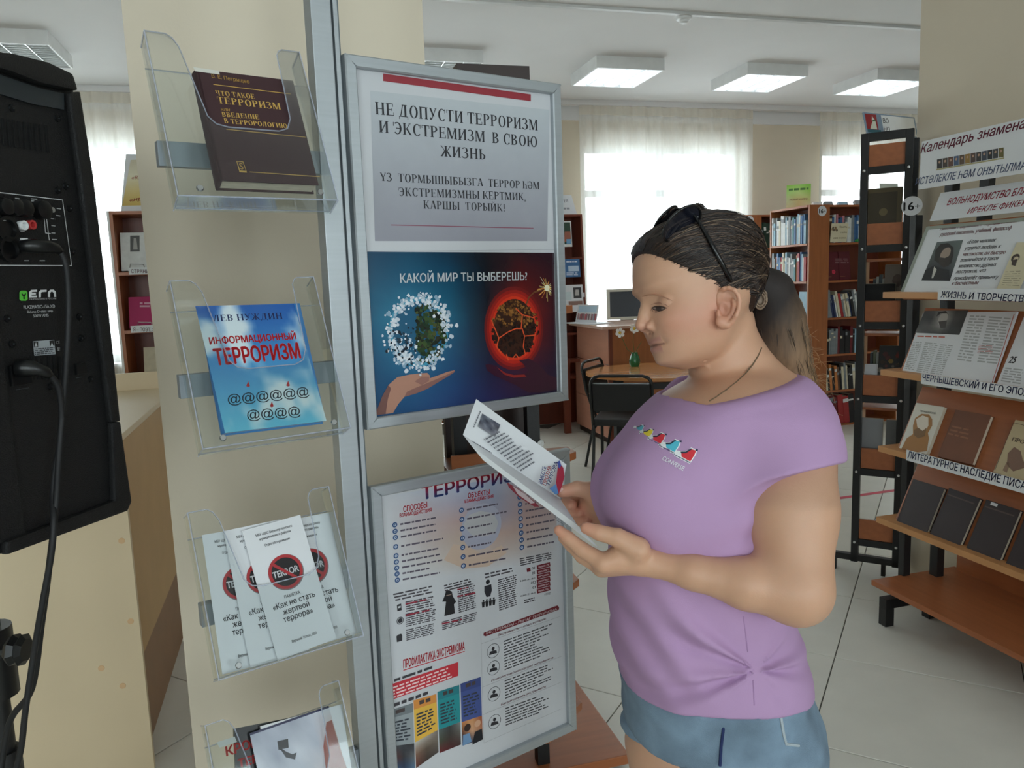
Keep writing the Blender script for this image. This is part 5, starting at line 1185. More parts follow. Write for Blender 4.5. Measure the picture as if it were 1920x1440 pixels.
m.pp(Q, [(520, 1390), (540, 1385), (541, 1402), (522, 1406)], (24, 26, 30), .0006); m.pp(Q, [(521, 1405), (525, 1404), (536, 1420), (553, 1424), (556, 1411), (548, 1414), (538, 1410), (528, 1404)], (40, 42, 48), .0005)
m.pp(Q, [(612, 1354), (622, 1350), (636, 1400), (650, 1440), (612, 1452), (606, 1400)], (150, 84, 74), .0006); m.build('cover_picture', GLOSSP, r)

# ------------------------------------------------------------------ loudspeaker on its tripod
SPD = np.array([.477, .879, 0]); SPF = Fr(atD(190, 560, 1.2), SPD, (0, 0, 1))
sp_ = thing('loudspeaker', 'large black loudspeaker seen from behind with amplifier panel', 'loudspeaker', SPF.P(-.15, SPF.px(235, 955)[1], -.2))
out = [(-90, 62), (0, 94), (70, 111), (112, 128), (130, 146), (138, 168), (148, 220), (163, 330), (190, 560), (214, 760), (236, 935), (234, 951), (226, 961), (110, 1003), (0, 1042), (-90, 1066)]
uo = [SPF.px(*p) for p in out]; umin = SPF.px(-90, 500)[0]-.12; uo = [(umin, uo[0][1]+.02)]+uo[1:-1]+[(umin, uo[-1][1]-.02)]
m = MB(); K_ = len(uo); cu, cv = np.mean([p[0] for p in uo]), np.mean([p[1] for p in uo]); vv = []
for n_, s_ in ((-.40, .78), (-.30, .93), (-.10, 1.), (-.012, 1.), (0, .985)):
    for u, v in uo: vv.append(SPF.P(cu+(u-cu)*s_, cv+(v-cv)*(.5+.5*s_), n_))
m.add(vv, [tuple(range(K_)), tuple(range(4*K_, 5*K_))[::-1]]+[(k*K_+i, k*K_+K_+i, k*K_+K_+(i+1) % K_, k*K_+(i+1) % K_) for k in range(4) for i in range(K_)]); m.build('cabinet', BLACK, sp_)
def sbox(name, x0, y0, x1, y1, n0, n1, mm, bev=.002):
    a, b = SPF.px(x0, y1), SPF.px(x1, y0); return MB().fbox(SPF, a[0], b[0], a[1], b[1], n0, n1).build(name, mm, sp_, bevel=bev)
m = MB(); m.prism(SPF, [SPF.px(*p) for p in ((199, 792), (214, 790), (236, 940), (228, 958), (0, 1040), (0, 1015), (205, 938))], .0, .012); m.build('bottom_lip', BLACK, sp_, bevel=.004)
m = MB(); m.prism(SPF, [SPF.px(*p) for p in ((118, 175), (138, 172), (163, 330), (190, 560), (214, 790), (199, 792), (168, 560), (140, 330))], .0, .012); m.build('side_rib', BLACK, sp_, bevel=.004)
m = MB(); m.prism(SPF, [SPF.px(*p) for p in ((-60, 620), (-4, 600), (6, 700), (38, 960), (44, 1000), (-60, 1040))], .0, .006); m.build('near_rib', BLACK, sp_, bevel=.003)
m = MB(); m.prism(SPF, [SPF.px(*p) for p in ((-30, 100), (0, 101), (70, 118), (118, 140), (128, 172), (60, 158), (0, 136), (-30, 128))], .0, .018); m.build('top_lip', BLACK, sp_, bevel=.005)
m = MB(); m.prism(SPF, [SPF.px(*p) for p in ((-30, 130), (0, 142), (70, 166), (116, 176), (116, 206), (60, 196), (0, 178), (-30, 168))], .0, .004); m.build('handle_recess', mat('handle_sheen_grey', (44, 50, 54), .35), sp_)  # sheen on the handle recess painted as a lighter grey
for k in range(9):
    m = MB(); x = 2+10.2*k; y = 222+k*1.6; m.prism(SPF, [SPF.px(*p) for p in ((x, y), (x+4, y+.8), (x+8, y+52), (x+4, y+51))], .0, .0015); m.build('vent_slot', mat('vent_dark', (3, 3, 4), .9), sp_)
WL = (214, 216, 216)
m = MB()
def sline(a, b, w=.0011):
    a, b = np.array(SPF.px(*a)), np.array(SPF.px(*b)); d = (b-a)/np.linalg.norm(b-a)*w/2; e = np.array([-d[1], d[0]]); m.poly(SPF, [tuple(a-d-e), tuple(b+d-e), tuple(b+d+e), tuple(a-d+e)], .0012, WL)
for a, b in (((-10, 360), (116, 375)), ((116, 375), (133, 498)), ((133, 498), (-10, 497.5)), ((81, 403), (84, 437)), ((81, 403), (91, 404)), ((86, 410), (91, 450)), ((84, 437), (93, 438))): sline(a, b)
for x0, y0, x1, y1, c_ in ((2, 379, 14, 380, 2.6), (27, 373, 36, 374, 2.4), (27, 377, 38, 378, 2.4), (57, 374, 69, 375, 2.4), (57, 378, 69, 379, 2.4), (105, 392, 114, 393, 2.2), (104, 405, 112, 406, 2.2), (94, 411, 103, 412, 2.2), (95, 424, 103, 425, 2.2), (95, 438, 104, 438.5, 2.2), (96, 450, 108, 450.5, 2.2), (37, 435, 45, 435.4, 2.2), (0, 414, 11, 415, 2.2), (12, 490, 22, 490, 2.2), (44, 490, 53, 490, 2.2), (73, 490, 84, 490, 2.2), (8, 399, 13, 399.5, 1.6), (30, 400, 34, 400.4, 1.6), (40, 401, 45, 401.4, 1.6), (60, 404, 64, 404.4, 1.6)):
    m.lines(SPF, [(x0, y0-c_), (x1, y1-c_), (x1, y1), (x0, y0)], 1, (176, 178, 178), .8, .0012, .5)
m.build('panel_markings', PRINT, sp_)
m = MB()
put(m, SPF, 'ЕСО', (54, 556), (104, 553), 13, (226, 228, 228), .0012, .02) if 0 else None
for x in (53, 71, 88):       # rounded block letters of the maker's mark
    if x == 53: pts = [(53, 558), (53, 548), (57, 543.5), (68, 543), (68, 547), (59, 547.5), (57.5, 549.5), (66, 549.3), (66, 552.4), (57.5, 552.6), (57.5, 554), (59.5, 554.5), (68, 554.2), (68, 557.6)]
    elif x == 71: pts = [(71, 557.6), (71, 548), (75, 543.5), (86, 543), (86, 547), (77, 547.6), (75.5, 549.5), (75.5, 557.4)]
    else: pts = [(88.5, 557.2), (88.5, 547.5), (93, 543), (99, 543), (103.5, 547), (104, 557), (100, 557), (99.6, 549.5), (97, 547), (94.6, 547), (92.6, 549.5), (92.6, 557.2)]
    m.pp(SPF, pts, (226, 228, 228), .0012)
put(m, SPF, 'РАЗРАБОТАНО В РОССИИ', (54, 562.5), (104, 561), 3, (214, 214, 214), .0012, .02)
put(m, SPF, 'PLAZMATIC-15A XD', (43, 579), (102, 577), 6.5, (226, 228, 228), .0012, .02); put(m, SPF, 'BiAmp D-class amp', (50, 587), (98, 584.6), 4.6, (226, 228, 228), .0012, .02); put(m, SPF, '500W AMS', (61, 595), (90, 593.5), 5.5, (226, 228, 228), .0012, .02); m.build('maker_lettering', PRINT, sp_)
m = MB(); m.pp(SPF, [(35, 548), (38, 545), (47, 545), (50, 548), (50.5, 561), (47.5, 564), (38, 564), (35, 561)], (96, 200, 70), .0012); m.pp(SPF, [(39, 549), (43, 553), (47, 549), (47, 553), (44.5, 556), (45, 561), (42, 561), (42, 556), (39, 553)], (16, 30, 14), .0014); m.build('green_emblem', PRINT, sp_)
m = MB(); m.pp(SPF, [(60, 640), (100, 637), (103, 664), (63, 667)], (170, 176, 180), .0012); m.pp(SPF, [(61, 641), (70, 640.4), (70, 651), (62, 651.5)], (30, 30, 30), .0014); m.pp(SPF, [(91, 639), (99.4, 638), (100.4, 648.5), (92, 649)], (30, 30, 30), .0014); m.lines(SPF, [(63, 653), (101, 650), (102, 663), (64, 666)], 4, (60, 62, 66), .6, .0014, .06)
for x0, x1 in ((62, 69), (92, 99)): m.pp(SPF, [((x0+x1)/2, 641.5), (x0+.8, 650), (x1-.4, 649.5)], (190, 194, 196), .0016)
put(m, SPF, 'CE', (104, 645), (111, 644.5), 6, (190, 192, 192), .0012); m.lines(SPF, [(106, 651), (111, 650.5), (112, 658), (107, 658.5)], 2, (170, 172, 172), .7, .0012, .5); m.build('warning_label', PRINT, sp_)
for x, y, rr_ in ((2, 388, .012), (21, 389, .012), (39, 391, .012), (72, 394, .014)):
    u, v = SPF.px(x, y); k = MB(); k.lathe([(rr_, 0), (rr_*.9, .012), (rr_*.5, .014), (0, .014)], SPF.P(u, v, 0), SPF.N, 16); o = k.build('knob', BLACKS, sp_, smooth=True)
    k = MB(); k.bar(SPF.P(u, v, .0145), SPF.P(u+.011, v+.004, .0145), .003, .003); k.build('knob_pointer', WHPL, o)
for x, y, mm in ((37.5, 423, WHPL), (53, 422, mat('red_socket', (190, 60, 60), .4))):
    u, v = SPF.px(x, y); MB().lathe([(.0065, 0), (.0065, .008), (.004, .008), (.004, .002), (0, .002)], SPF.P(u, v, 0), SPF.N, 14).build('phono_socket', mm, sp_, smooth=True)
u, v = SPF.px(93, 394); MB().lathe([(.004, 0), (.004, .006), (0, .006)], SPF.P(u, v, 0), SPF.N, 10).build('toggle', CHROME, sp_)
for x, y in ((9, 430), (14, 468)):
    u, v = SPF.px(x, y); MB().lathe([(.017, 0), (.017, .006), (.013, .006), (.012, .001), (0, .001)], SPF.P(u, v, 0), SPF.N, 20).build('input_socket', BLACKS, sp_, smooth=True)
sbox('line_badge', 38, 447, 50, 453, 0, .002, WHPL, 0)
for x, y in ((22, 203), (107, 222), (108, 357), (123, 349), (130, 391), (135, 472), (13, 597), (22, 645), (148, 594), (151, 634), (130, 590), (95, 725), (170, 711)):
    u, v = SPF.px(x, y); MB().lathe([(.0055, 0), (.005, .002), (.002, .0028), (0, .0015)], SPF.P(u, v, 0), SPF.N, 10).build('screw', mat('dark_screw', (40, 42, 44), .3, metal=.8), sp_)
sbox('power_switch', 140, 680, 156, 703, 0, .005, BLACKS, .001); sbox('switch_badge', 142, 707, 152, 709, 0, .001, GREYPL, 0); sbox('inlet_badge', 30, 727, 54, 731, 0, .001, GREYPL, 0)
sbox('power_inlet', 18, 680, 52, 725, 0, .006, BLACKS, .002)
for k in range(7):
    m = MB(); x = 58+10*k; m.prism(SPF, [SPF.px(*p) for p in ((x, 668), (x+4, 668), (x+6, 712), (x+2, 712))], .0, .0015); m.build('vent_slot', MATS['vent_dark'], sp_)
CABM = mat('black_rubber_cable', (20, 20, 22), .6)
def spt(x, y, d): return SPF.P(*SPF.px(x, y, d), d) if d < .5 else atD(x, y, d)
def cable(name, label, plug, pts, rad):
    r = thing(name, label, 'cable', spt(*pts[-1])); P_ = [spt(*p) for p in pts]; Q_ = []
    for i in range(len(P_)-1):
        p0, p1, p2, p3 = P_[max(i-1, 0)], P_[i], P_[i+1], P_[min(i+2, len(P_)-1)]
        for s_ in range(6): t = s_/6; Q_.append(.5*((2*p1)+(p2-p0)*t+(2*p0-5*p1+4*p2-p3)*t*t+(3*p1-p0-3*p2+p3)*t**3))
    MB().tube(Q_+[P_[-1]], rad, 8).build('cord', CABM, r, smooth='all'); MB().tube([spt(*p) for p, _ in plug], [q_ for _, q_ in plug], 12).build('plug', BLACKS, r, smooth='all')
cable('audio_cable', 'black audio cable hanging from the upper socket of the loudspeaker', [((38, 462, .012), .008), ((58, 461, .022), .0095), ((90, 463, .03), .0095), ((106, 466, .032), .007), ((114, 472, .032), .0045)], [(113, 471, .032), (124, 498, .034), (129, 560, .03), (127, 640, .028), (120, 740, .03), (111, 850, .03), (104, 960, .04), (90, 1080, 1.06), (78, 1170, 1.08), (60, 1290, 1.10), (22, 1345, 1.12), (8, 1400, 1.13), (0, 1460, 1.13)], .0045)
cable('power_cable', 'black power cable hanging from the lower socket of the loudspeaker', [((30, 690, .008), .012), ((52, 690, .02), .0125), ((72, 693, .03), .009), ((86, 698, .034), .008), ((95, 705, .036), .005)], [(93, 702, .036), (110, 728, .036), (116, 780, .03), (112, 830, .026), (104, 880, .026), (99, 930, .03), (101, 975, .045), (96, 1040, 1.05), (78, 1140, 1.06), (66, 1210, 1.07), (48, 1330, 1.08), (40, 1400, 1.09), (26, 1460, 1.10)], .0042)
PB = atD(-14, 1240, 1.30); tp_ = thing('tripod_stand', 'black tripod stand carrying the loudspeaker', 'stand', (PB[0], PB[1], 0)); zs = SPF.P(0, SPF.px(100, 1005)[1])[2]-.02
MB().tube([(PB[0], PB[1], .25), (PB[0], PB[1], zs)], .018, 14).build('pole', BLKMET, tp_, smooth=True)
MB().tube([(PB[0], PB[1], PB[2]-.06), (PB[0], PB[1], PB[2]+.06)], .034, 14).build('collar', BLACKS, tp_, smooth=True)
k1 = atD(32, 1218, 1.24); MB().tube([(PB[0], PB[1], PB[2]+.01), tuple(k1)], .008, 8).build('clamp_bolt', CHROME, tp_); MB().lathe([(.0, -.012), (.020, -.012), (.026, -.004), (.020, .004), (.026, .010), (.018, .016), (0, .016)], k1, RC[0], 8).build('clamp_knob', BLACKS, tp_)
MB().tube([(PB[0], PB[1], .18), (PB[0], PB[1], PB[2]-.16)], .025, 14).build('lower_tube', BLKMET, tp_, smooth=True)
for k in range(3):
    t = 2.3+k*2.094; e = np.array([math.cos(t), math.sin(t), 0])*.5; top = np.array([PB[0], PB[1], .42]); MB().tube([top+e*.06, np.array([PB[0], PB[1], .012])+e], .012, 10).build('leg', BLKMET, tp_, smooth=True); MB().tube([np.array([PB[0], PB[1], .2]), np.array([PB[0], PB[1], .2])+e*.52], .008, 8).build('brace', BLKMET, tp_)

# ------------------------------------------------------------------ cream counter
ct = thing('counter', 'cream laminate counter behind the loudspeaker', 'counter', (-1.2, 2.9, 0)); X1 = -.5
MB().box((-2.4, 2.38, .02), (X1, 2.40, 1.03)).build('front_panel', CREAM, ct, bevel=.001)
MB().box((X1-.02, 2.40, .385), (X1, 3.34, 1.03)).build('end_panel', CREAM_SHADE, ct)
MB().box((X1-.07, 2.40, .0), (X1-.05, 3.36, 1.03)).build('inner_panel', mat('shaded_brown_laminate', (150, 110, 70), .5), ct)  # recessed panel, its brown deepened for the shade under the counter
MB().box((-2.4, 2.37, 1.03), (X1+.004, 3.46, 1.05)).build('top', CREAM, ct, bevel=.002)
MB().box((-2.4, 3.46, .6), (X1-.04, 3.48, 1.12)).build('rear_ledge', CREAM, ct)
MB().box((X1-.075, 2.41, .0), (X1-.045, 4.5, .40)).build('lower_panel', MATS['shaded_brown_laminate'], ct)  # same deepened brown fills the dark recess below the end panel
for x, y in ((228, 1014), (245, 1165), (190, 1253), (230, 1286)):
    p = atY(x, y, 2.38); MB().lathe([(0, .0012), (.0085, .0012), (.009, 0)], p, (0, -1, 0), 14).build('screw_cap', mat('pale_screw_cap', (222, 184, 140), .6), ct)

# ------------------------------------------------------------------ black revolving rack behind the posters
tw = thing('revolving_rack', 'tall black rack with cherry shelves behind the framed posters', 'rack', (.6, 2.1, 0)); c0 = np.array([.60, 2.12])
MB().box((.385, 2.10, .12), (.66, 2.13, 1.9)).build('back_board', DARKB, tw); 
for x in (.385, .59): MB().box((x, 1.985, .0), (x+.035, 2.02, 1.8)).build('upright', BLKMET, tw)
MB().box((.452, 2.06, 1.85), (.65, 2.14, 2.01)).build('top_panel', DARKB, tw)
for z in (1.35, .935, .555, .17):
    f_ = Fr((.37, 2.02, z), (1, 0, 0), (0, -.80, .35)); m = MB(); m.prism(Fr((.36, 1.9, z), (1, 0, 0), (0, 1, 0)), [(0, 0), (.24, 0), (.385, .13), (.385, .2), (0, .22)], 0, .022); m.build('shelf', WOODH, tw, bevel=.002)
    m = MB(); m.prism(Fr((.36, 1.9, z+.022), (1, 0, 0), (0, 1, 0)), [(.0, .0), (.24, 0), (.23, .01), (0, .01)], 0, .05); m.build('shelf_lip', WOODH, tw)
MB().box((.30, 1.95, .02), (.86, 2.4, .05)).build('base', WOODH, tw, bevel=.003)
for k, z in enumerate((1.0, .6)): MB().lathe([(0, .004), (.010, .004), (.012, 0)], (.625, 1.984, z), (0, -1, 0), 12).build('bolt', CHROME, tw)
def bars(m, f, u0, u1, v0, v1, col):
    u = u0
    while u < u1-.004: w = min(random.uniform(.12, .3)*(u1-u0), u1-u); m.poly(f, [(u, v0), (u+w, v0), (u+w, v1), (u, v1)], .0007, col); u += w+.05*(u1-u0)
# ------------------------------------------------------------------ display rack by the right pillar
rk = thing('display_rack', 'black metal rack with slanted cherry shelves of books and signs at right', 'rack', (2.42, 1.8, 0)); YE, YN = 2.50, 1.15
for y in (YE-.02, YN+.1):
    MB().box((2.345, y+.035, .10), (2.378, y+.065, 1.64)).build('upright', BLKMET, rk, bevel=.002); MB().box((2.46, y-.02, .10), (2.495, y+.02, 1.80)).build('upright', BLKMET, rk, bevel=.002)
    MB().box((2.215, y-.02, .075), (2.62, y+.02, .115)).build('foot_beam', BLKMET, rk, bevel=.002)
    for x in (2.215, 2.43): MB().box((x, y-.02, 0), (x+.04, y+.02, .075)).build('foot', BLKMET, rk, bevel=.002)
MB().box((2.20, YN, .155), (2.62, YE+.03, .177)).build('bottom_shelf', WOODY, rk, bevel=.002)
MB().box((2.60, YN, .177), (2.615, YE, .42)).build('kick_board', WOODY, rk)
SBF = {}; LIPS = (1.325, 1.023, .716, .424)
_f = math.radians(24.5)
for k, z in enumerate(LIPS):
    m = MB(); m.prism(Fr((2.205, YE+.02, z), (1, 0, 0), (0, -1, 0)), [(0, 0), (.14, -.0), (.14, 1.35), (0, 1.35)], -.024, 0); m.build('ledge', WOODE, rk, bevel=.003)
    fr = Fr((2.245, YE-.03, z), (0, -1, 0), (math.sin(_f), 0, math.cos(_f))); SBF[k] = fr
    MB().fbox(fr, 0, 1.3, 0, .285 if k else .30, -.016, 0).build('slanted_board', WOODY, rk, bevel=.002)
LBF = Fr((2.203, YE, 0), (0, -1, 0), (0, 0, 1))
def strip(label, TL, BL, BR, text, t0, t1, cap_, ink):
    a, b, c_ = LBF.px(*TL), LBF.px(*BL), LBF.px(*BR); r = thing('shelf_sign', label, 'sign', LBF.P(a[0], b[1]), 'paper strips on the display rack'); MB().fbox(LBF, a[0], a[0]+1.0, b[1]-.002, a[1], 0, .0008).build('sheet', PAPER, r)
    m = MB(); put(m, LBF, text, t0, t1, cap_, ink, .0014, .012, .18); m.build('lettering', PRINT, r)
BL_ = (62, 76, 136)
strip('white strip with blue Cyrillic lettering on the top ledge of the display rack', (1759, 541), (1756, 561), (1920, 566), 'ЖИЗНЬ И ТВОРЧЕСТВО', (1764, 557.5), (1932, 567), 12, BL_)
strip('white strip with blue Cyrillic lettering on the second ledge of the display rack', (1728, 700), (1723, 718), (1920, 747), 'ЧЕРНЫШЕВСКИЙ И ЕГО ЭПОХА', (1730, 713), (1940, 745), 12, BL_)
strip('white strip with blue Cyrillic lettering on the third ledge of the display rack', (1700, 843), (1696, 861), (1920, 922), 'ЛИТЕРАТУРНОЕ НАСЛЕДИЕ ПИСАТЕЛЯ', (1702, 858), (1966, 930), 13, BL_)
# headers
cf = Fr((2.30, 2.46, 1.73), (0, -1, 0), (.05, 0, 1)); r = thing('header_banner', 'long white banner with maroon script and a row of small portraits above the display rack', 'sign', cf.P(.5, 0)); MB().fbox(cf, 0, 1.2, 0, .176, -.002, 0).build('sheet', PAPER, r)
m = MB(); put(m, cf, 'Календарь знаменательных дат', (1726, 288), (2085, 200), 17, (132, 36, 66), bold=.012, shear=.3); m.build('lettering', PRINT, r); m = MB(); put(m, cf, 'ИСТӘЛЕКЛЕ ҺӘМ ОНЫТЫЛМАС', (1716, 347), (1936, 315), 13, (96, 112, 150), bold=.01, shear=.3); m.build('lettering', PRINT, r); m = MB()
for k in range(12):
    x = 1757+k*10.5; y = 299-k*1.9; cl = [(44, 40, 40), (70, 56, 46), (96, 64, 50), (70, 90, 120), (90, 70, 50), (150, 116, 50), (80, 60, 50), (50, 44, 42), (60, 66, 80), (30, 32, 38), (60, 60, 60), (110, 100, 50)][k]
    m.pp(cf, [(x, y), (x+9.4, y-1.7), (x+9.4, y+16), (x, y+17.6)], cl); m.disc(cf, x+4.8, y+5, 2.6, (186, 150, 126), .0006, 8)
m.pp(cf, [(1756, 317), (1883, 295), (1883, 297.5), (1756, 319.5)], (170, 160, 110)); m.build('portrait_row', PRINT, r)
MB().fbox(cf, .12, .16, -.25, .12, -.19, -.16).build('holder', BLKMET, r); MB().fbox(cf, .13, .15, .06, .10, -.16, -.002).build('holder_arm', BLKMET, r)
hf_ = Fr((2.352, 2.455, 1.612), (0, -1, 0), (math.sin(_f), 0, math.cos(_f))); r = thing('slanted_header', 'white slanted sign with crimson Cyrillic lettering below the long banner', 'sign', hf_.P(.4, 0)); MB().fbox(hf_, 0, 1.1, 0, .115, -.003, 0).build('sheet', PAPER, r)
m = MB(); put(m, hf_, 'ВОЛЬНОДУМСТВО БЛАГОРОДНОЕ', (1775, 385), (2010, 352), 11, (186, 34, 66), bold=.015, shear=.15); m.build('lettering', PRINT, r); m = MB(); put(m, hf_, 'ИРЕКЛЕ ФИКЕР ЙӨРТҮ', (1813, 401), (1986, 376), 9.5, (186, 34, 66), bold=.01, shear=.2); m.build('lettering', PRINT, r)
# top shelf: framed portrait sheet
f = SBF[0]; F_ = Flat(f, .010, (1755, 418), (1921, 396), (1921, 552), (1703, 548)); F_.fr = Fr(f.P(.0, .004, .010), f.U, f.V); F_.w, F_.h = .62, .285
r = card('portrait_placard', 'framed placard with an old bearded portrait and Cyrillic quotation on the top rack shelf', F_, PAPER, 'placard', None, .008); Q = F_.fr; m = MB(); MR = (128, 50, 58)
m.fbox(Q, 0, .62, .272, .285, 0, .002, 0, (150, 156, 144)); m.fbox(Q, 0, .014, 0, .272, 0, .002, 0, (150, 156, 144)); m.build('border', PRINT, r); m = MB()
put(m, Q, 'Николай Гаврилович Чернышевский –', (1762, 432), (1914, 416), 6, MR, .0008, .015, .25); put(m, Q, 'русский писатель, учёный, философ', (1762, 443), (1896, 430), 6, MR, .0008, .015, .25)
for sx, x0, y0, x1, y1 in (('«Если человек', 1813, 457, 1867, 453), ('утратит любовь к', 1808, 469, 1876, 465), ('честности, он быстро', 1805, 480, 1885, 476), ('повлечётся в такое', 1800, 491, 1872, 487), ('множество дурных', 1797, 502, 1868, 499), ('поступков, что', 1792, 513, 1848, 510), ('приобретёт привычку', 1788, 525, 1872, 522), ('к бесчестным', 1784, 534.5, 1834, 533)): put(m, Q, sx, (x0, y0), (x1, y1), 6, MR if 'чест' in sx else (66, 58, 66), .0008, .015, .25)
m.build('lettering', PRINT, r); m = MB()
m.pic(Q, [(1757, 454), (1806, 450), (1781, 527), (1728, 526)], [[(96, 106, 104), (92, 100, 98), (104, 116, 112)], [(86, 92, 90), (76, 80, 80), (98, 108, 104)], [(66, 70, 72), (50, 52, 56), (80, 88, 88)], [(40, 42, 46), (34, 36, 40), (46, 48, 52)]], .0006)
m.pp(Q, [(1752, 488), (1754, 470), (1764, 458), (1778, 456), (1788, 464), (1788, 478), (1784, 494), (1770, 500), (1760, 494)], (46, 42, 40), .0009); m.disc(Q, 1773, 476, 12, (158, 140, 126), .0012, 14, .85); m.pp(Q, [(1760, 482), (1772, 484), (1785, 478), (1780, 498), (1770, 502), (1762, 496)], (56, 48, 44), .0014)
m.pp(Q, [(1728, 526), (1736, 506), (1752, 498), (1766, 504), (1780, 506), (1781, 527)], (28, 29, 33), .0013); m.pp(Q, [(1752, 500), (1757, 506), (1750, 522), (1747, 522)], (196, 194, 186), .0015); m.build('portrait', PRINT, r)
F2 = Flat(f, .02, (1882, 462), (1922, 456), (1914, 545), (1868, 543)); r = card('beige_sheet', 'beige sheet with a small portrait drawing leaning on the placard', F2, mat('beige_paper', (214, 204, 172), .7), 'sheet', None, .002); m = MB(); Q = F2.fr
m.disc(Q, 1904, 484, 8, (70, 56, 50), .0006); m.disc(Q, 1905, 486, 5, (206, 190, 160), .0008); m.pp(Q, [(1898, 488), (1908, 486), (1904, 499), (1897, 497)], (66, 54, 48), .001); m.lines(Q, [(1886, 508), (1916, 506), (1912, 538), (1878, 536)], 7, (160, 150, 126), .3, .0006, .2); m.build('drawing', PRINT, r)
# second shelf: open magazine
f = SBF[1]; F_ = Flat(f, .012, (1734, 583), (1905, 588), (1862, 720), (1688, 705)); r = card('open_magazine', 'open magazine with a dark portrait photo on the second rack shelf', F_, PAPER, 'magazine', None, .008); Q = F_.fr; m = MB()
m.pic(Q, [(1734, 583), (1816, 582), (1799, 628), (1716, 624)], [[(60, 60, 60), (96, 96, 94), (150, 148, 144), (60, 60, 58), (70, 70, 68)], [(50, 50, 50), (60, 60, 60), (196, 194, 188), (80, 78, 76), (56, 56, 54)], [(70, 70, 68), (84, 82, 80), (150, 148, 144), (60, 60, 60), (44, 44, 44)], [(100, 100, 98), (70, 70, 70), (60, 60, 60), (50, 50, 50), (54, 54, 54)]], .0006)
m.disc(Q, 1768, 598, 12, (176, 172, 166), .0008, 14, .8); m.pp(Q, [(1756, 594), (1760, 585), (1774, 583), (1780, 592), (1776, 588), (1764, 588)], (44, 42, 42), .001); m.pp(Q, [(1760, 603), (1776, 601), (1773, 615), (1764, 616)], (70, 66, 64), .001); m.build('photograph', PRINT, r); m = MB(); GR = (176, 178, 178)
for pg in (([(1713, 640), (1730, 641), (1714, 695), (1696, 692)], [(1735, 641), (1760, 643), (1740, 700), (1718, 697)], [(1764, 645), (1788, 647), (1766, 704), (1744, 701)]), ([(1820, 590), (1850, 591), (1822, 680), (1794, 676)], [(1856, 592), (1896, 595), (1870, 684), (1832, 680)])):
    m = MB()
    for q in pg: m.lines(Q, q, 16, GR, .5, .0006, .2, .05)
    m.build('columns', PRINT, r)['kind'] = 'stuff'
m = MB()
m.lines(Q, [(1720, 629), (1772, 630.5), (1772, 633.5), (1720, 632)], 1, (190, 90, 70), .8, .0006, .1); m.lines(Q, [(1836, 646), (1864, 648), (1862, 664), (1832, 663)], 6, (190, 120, 116), .4, .0006, .2); m.build('red_note', PRINT, r)
F_ = Flat(f, .012, (1912, 586), (2010, 594), (1960, 735), (1868, 722)); r = card('magazine_page', 'white magazine page numbered 25 at the right end of the second rack shelf', F_, PAPER, 'magazine', None, .008); Q = F_.fr; m = MB(); put(m, Q, '25', (1890, 680), (1904, 681), 12, (50, 50, 54), .0006, .03, .2); m.lines(Q, [(1886, 688), (1925, 692), (1916, 722), (1876, 716)], 6, GR, .5, .0006, .2); m.build('page_print', PRINT, r)
m = MB(); a, b = f.px(1903, 590, .02), f.px(1862, 718, .02); m.tube([f.P(*a, .024), f.P(*b, .024)], .0012, 6); r = m.build('bookmark_ribbon', mat('red_ribbon', (170, 70, 56), .6)); tag(r, 'thin red ribbon between the open magazine pages', 'ribbon')
# third shelf
f = SBF[2]; F_ = Flat(f, .016, (1717, 754), (1768, 764), (1738, 852), (1686, 840)); r = softback('portrait_paperback', 'white paperback with golden bearded portrait on the third rack shelf', F_, .014, mat('ivory_cover', (222, 218, 204), .5)); Q = F_.fr; m = MB(); OC = (164, 112, 50)
m.pp(Q, [(1690, 842), (1700, 822), (1712, 814), (1712, 798), (1716, 784), (1728, 776), (1742, 777), (1748, 786), (1748, 798), (1740, 812), (1742, 822), (1738, 846), (1720, 848)], OC, .0005); m.pp(Q, [(1718, 786), (1730, 779), (1741, 783), (1741, 798), (1734, 812), (1726, 808), (1720, 800)], (226, 214, 196), .0007); m.pp(Q, [(1714, 806), (1722, 802), (1730, 808), (1738, 802), (1734, 818), (1722, 822), (1714, 816)], (124, 88, 40), .0009)
put(m, Q, 'ЧЕРНЫШЕВСКИЙ', (1725, 772), (1754, 777), 3, (90, 84, 76), .0006); m.build('cover_print', PRINT, r)
F_ = Flat(f, .018, (1789, 766), (1852, 780), (1824, 872), (1758, 856)); r = hardback('brown_hardback', 'worn brown hardback between two pale books on the third rack shelf', F_, .018, mat('worn_brown_cloth', (120, 72, 46), .6, var=.15)); m = MB(); m.lines(F_.fr, [(1787, 796), (1824, 804), (1815, 826), (1776, 816)], 3, (146, 94, 62), .4, .0006, .2); m.build('stamped_title', PRINT, r)
F_ = Flat(f, .016, (1897, 786), (1962, 800), (1930, 905), (1862, 885)); r = softback('beige_paperback', 'beige illustrated paperback at the right end of the third rack shelf', F_, .014, mat('aged_beige_cover', (200, 182, 144), .6)); Q = F_.fr; m = MB()
put(m, Q, 'ПРОЛОГ', (1897, 827), (1944, 838), 7, (70, 52, 44), .0006, .012); m.pp(Q, [(1888, 872), (1890, 850), (1902, 838), (1914, 846), (1918, 862), (1926, 876), (1900, 884)], (130, 98, 80), .0006); m.pp(Q, [(1880, 882), (1888, 866), (1894, 870), (1888, 886)], (150, 120, 96), .0006)
for a, b in (((1900, 793), (1866, 880)), ((1900, 793), (1950, 804))): u0, u1 = np.array(Q.px(*a)), np.array(Q.px(*b)); d = (u1-u0); d = d/np.linalg.norm(d)*.0008; e = np.array([-d[1], d[0]]); m.poly(Q, [tuple(u0-e), tuple(u1-e), tuple(u1+e), tuple(u0+e)], .0006, (90, 70, 56))
m.build('cover_print', PRINT, r)
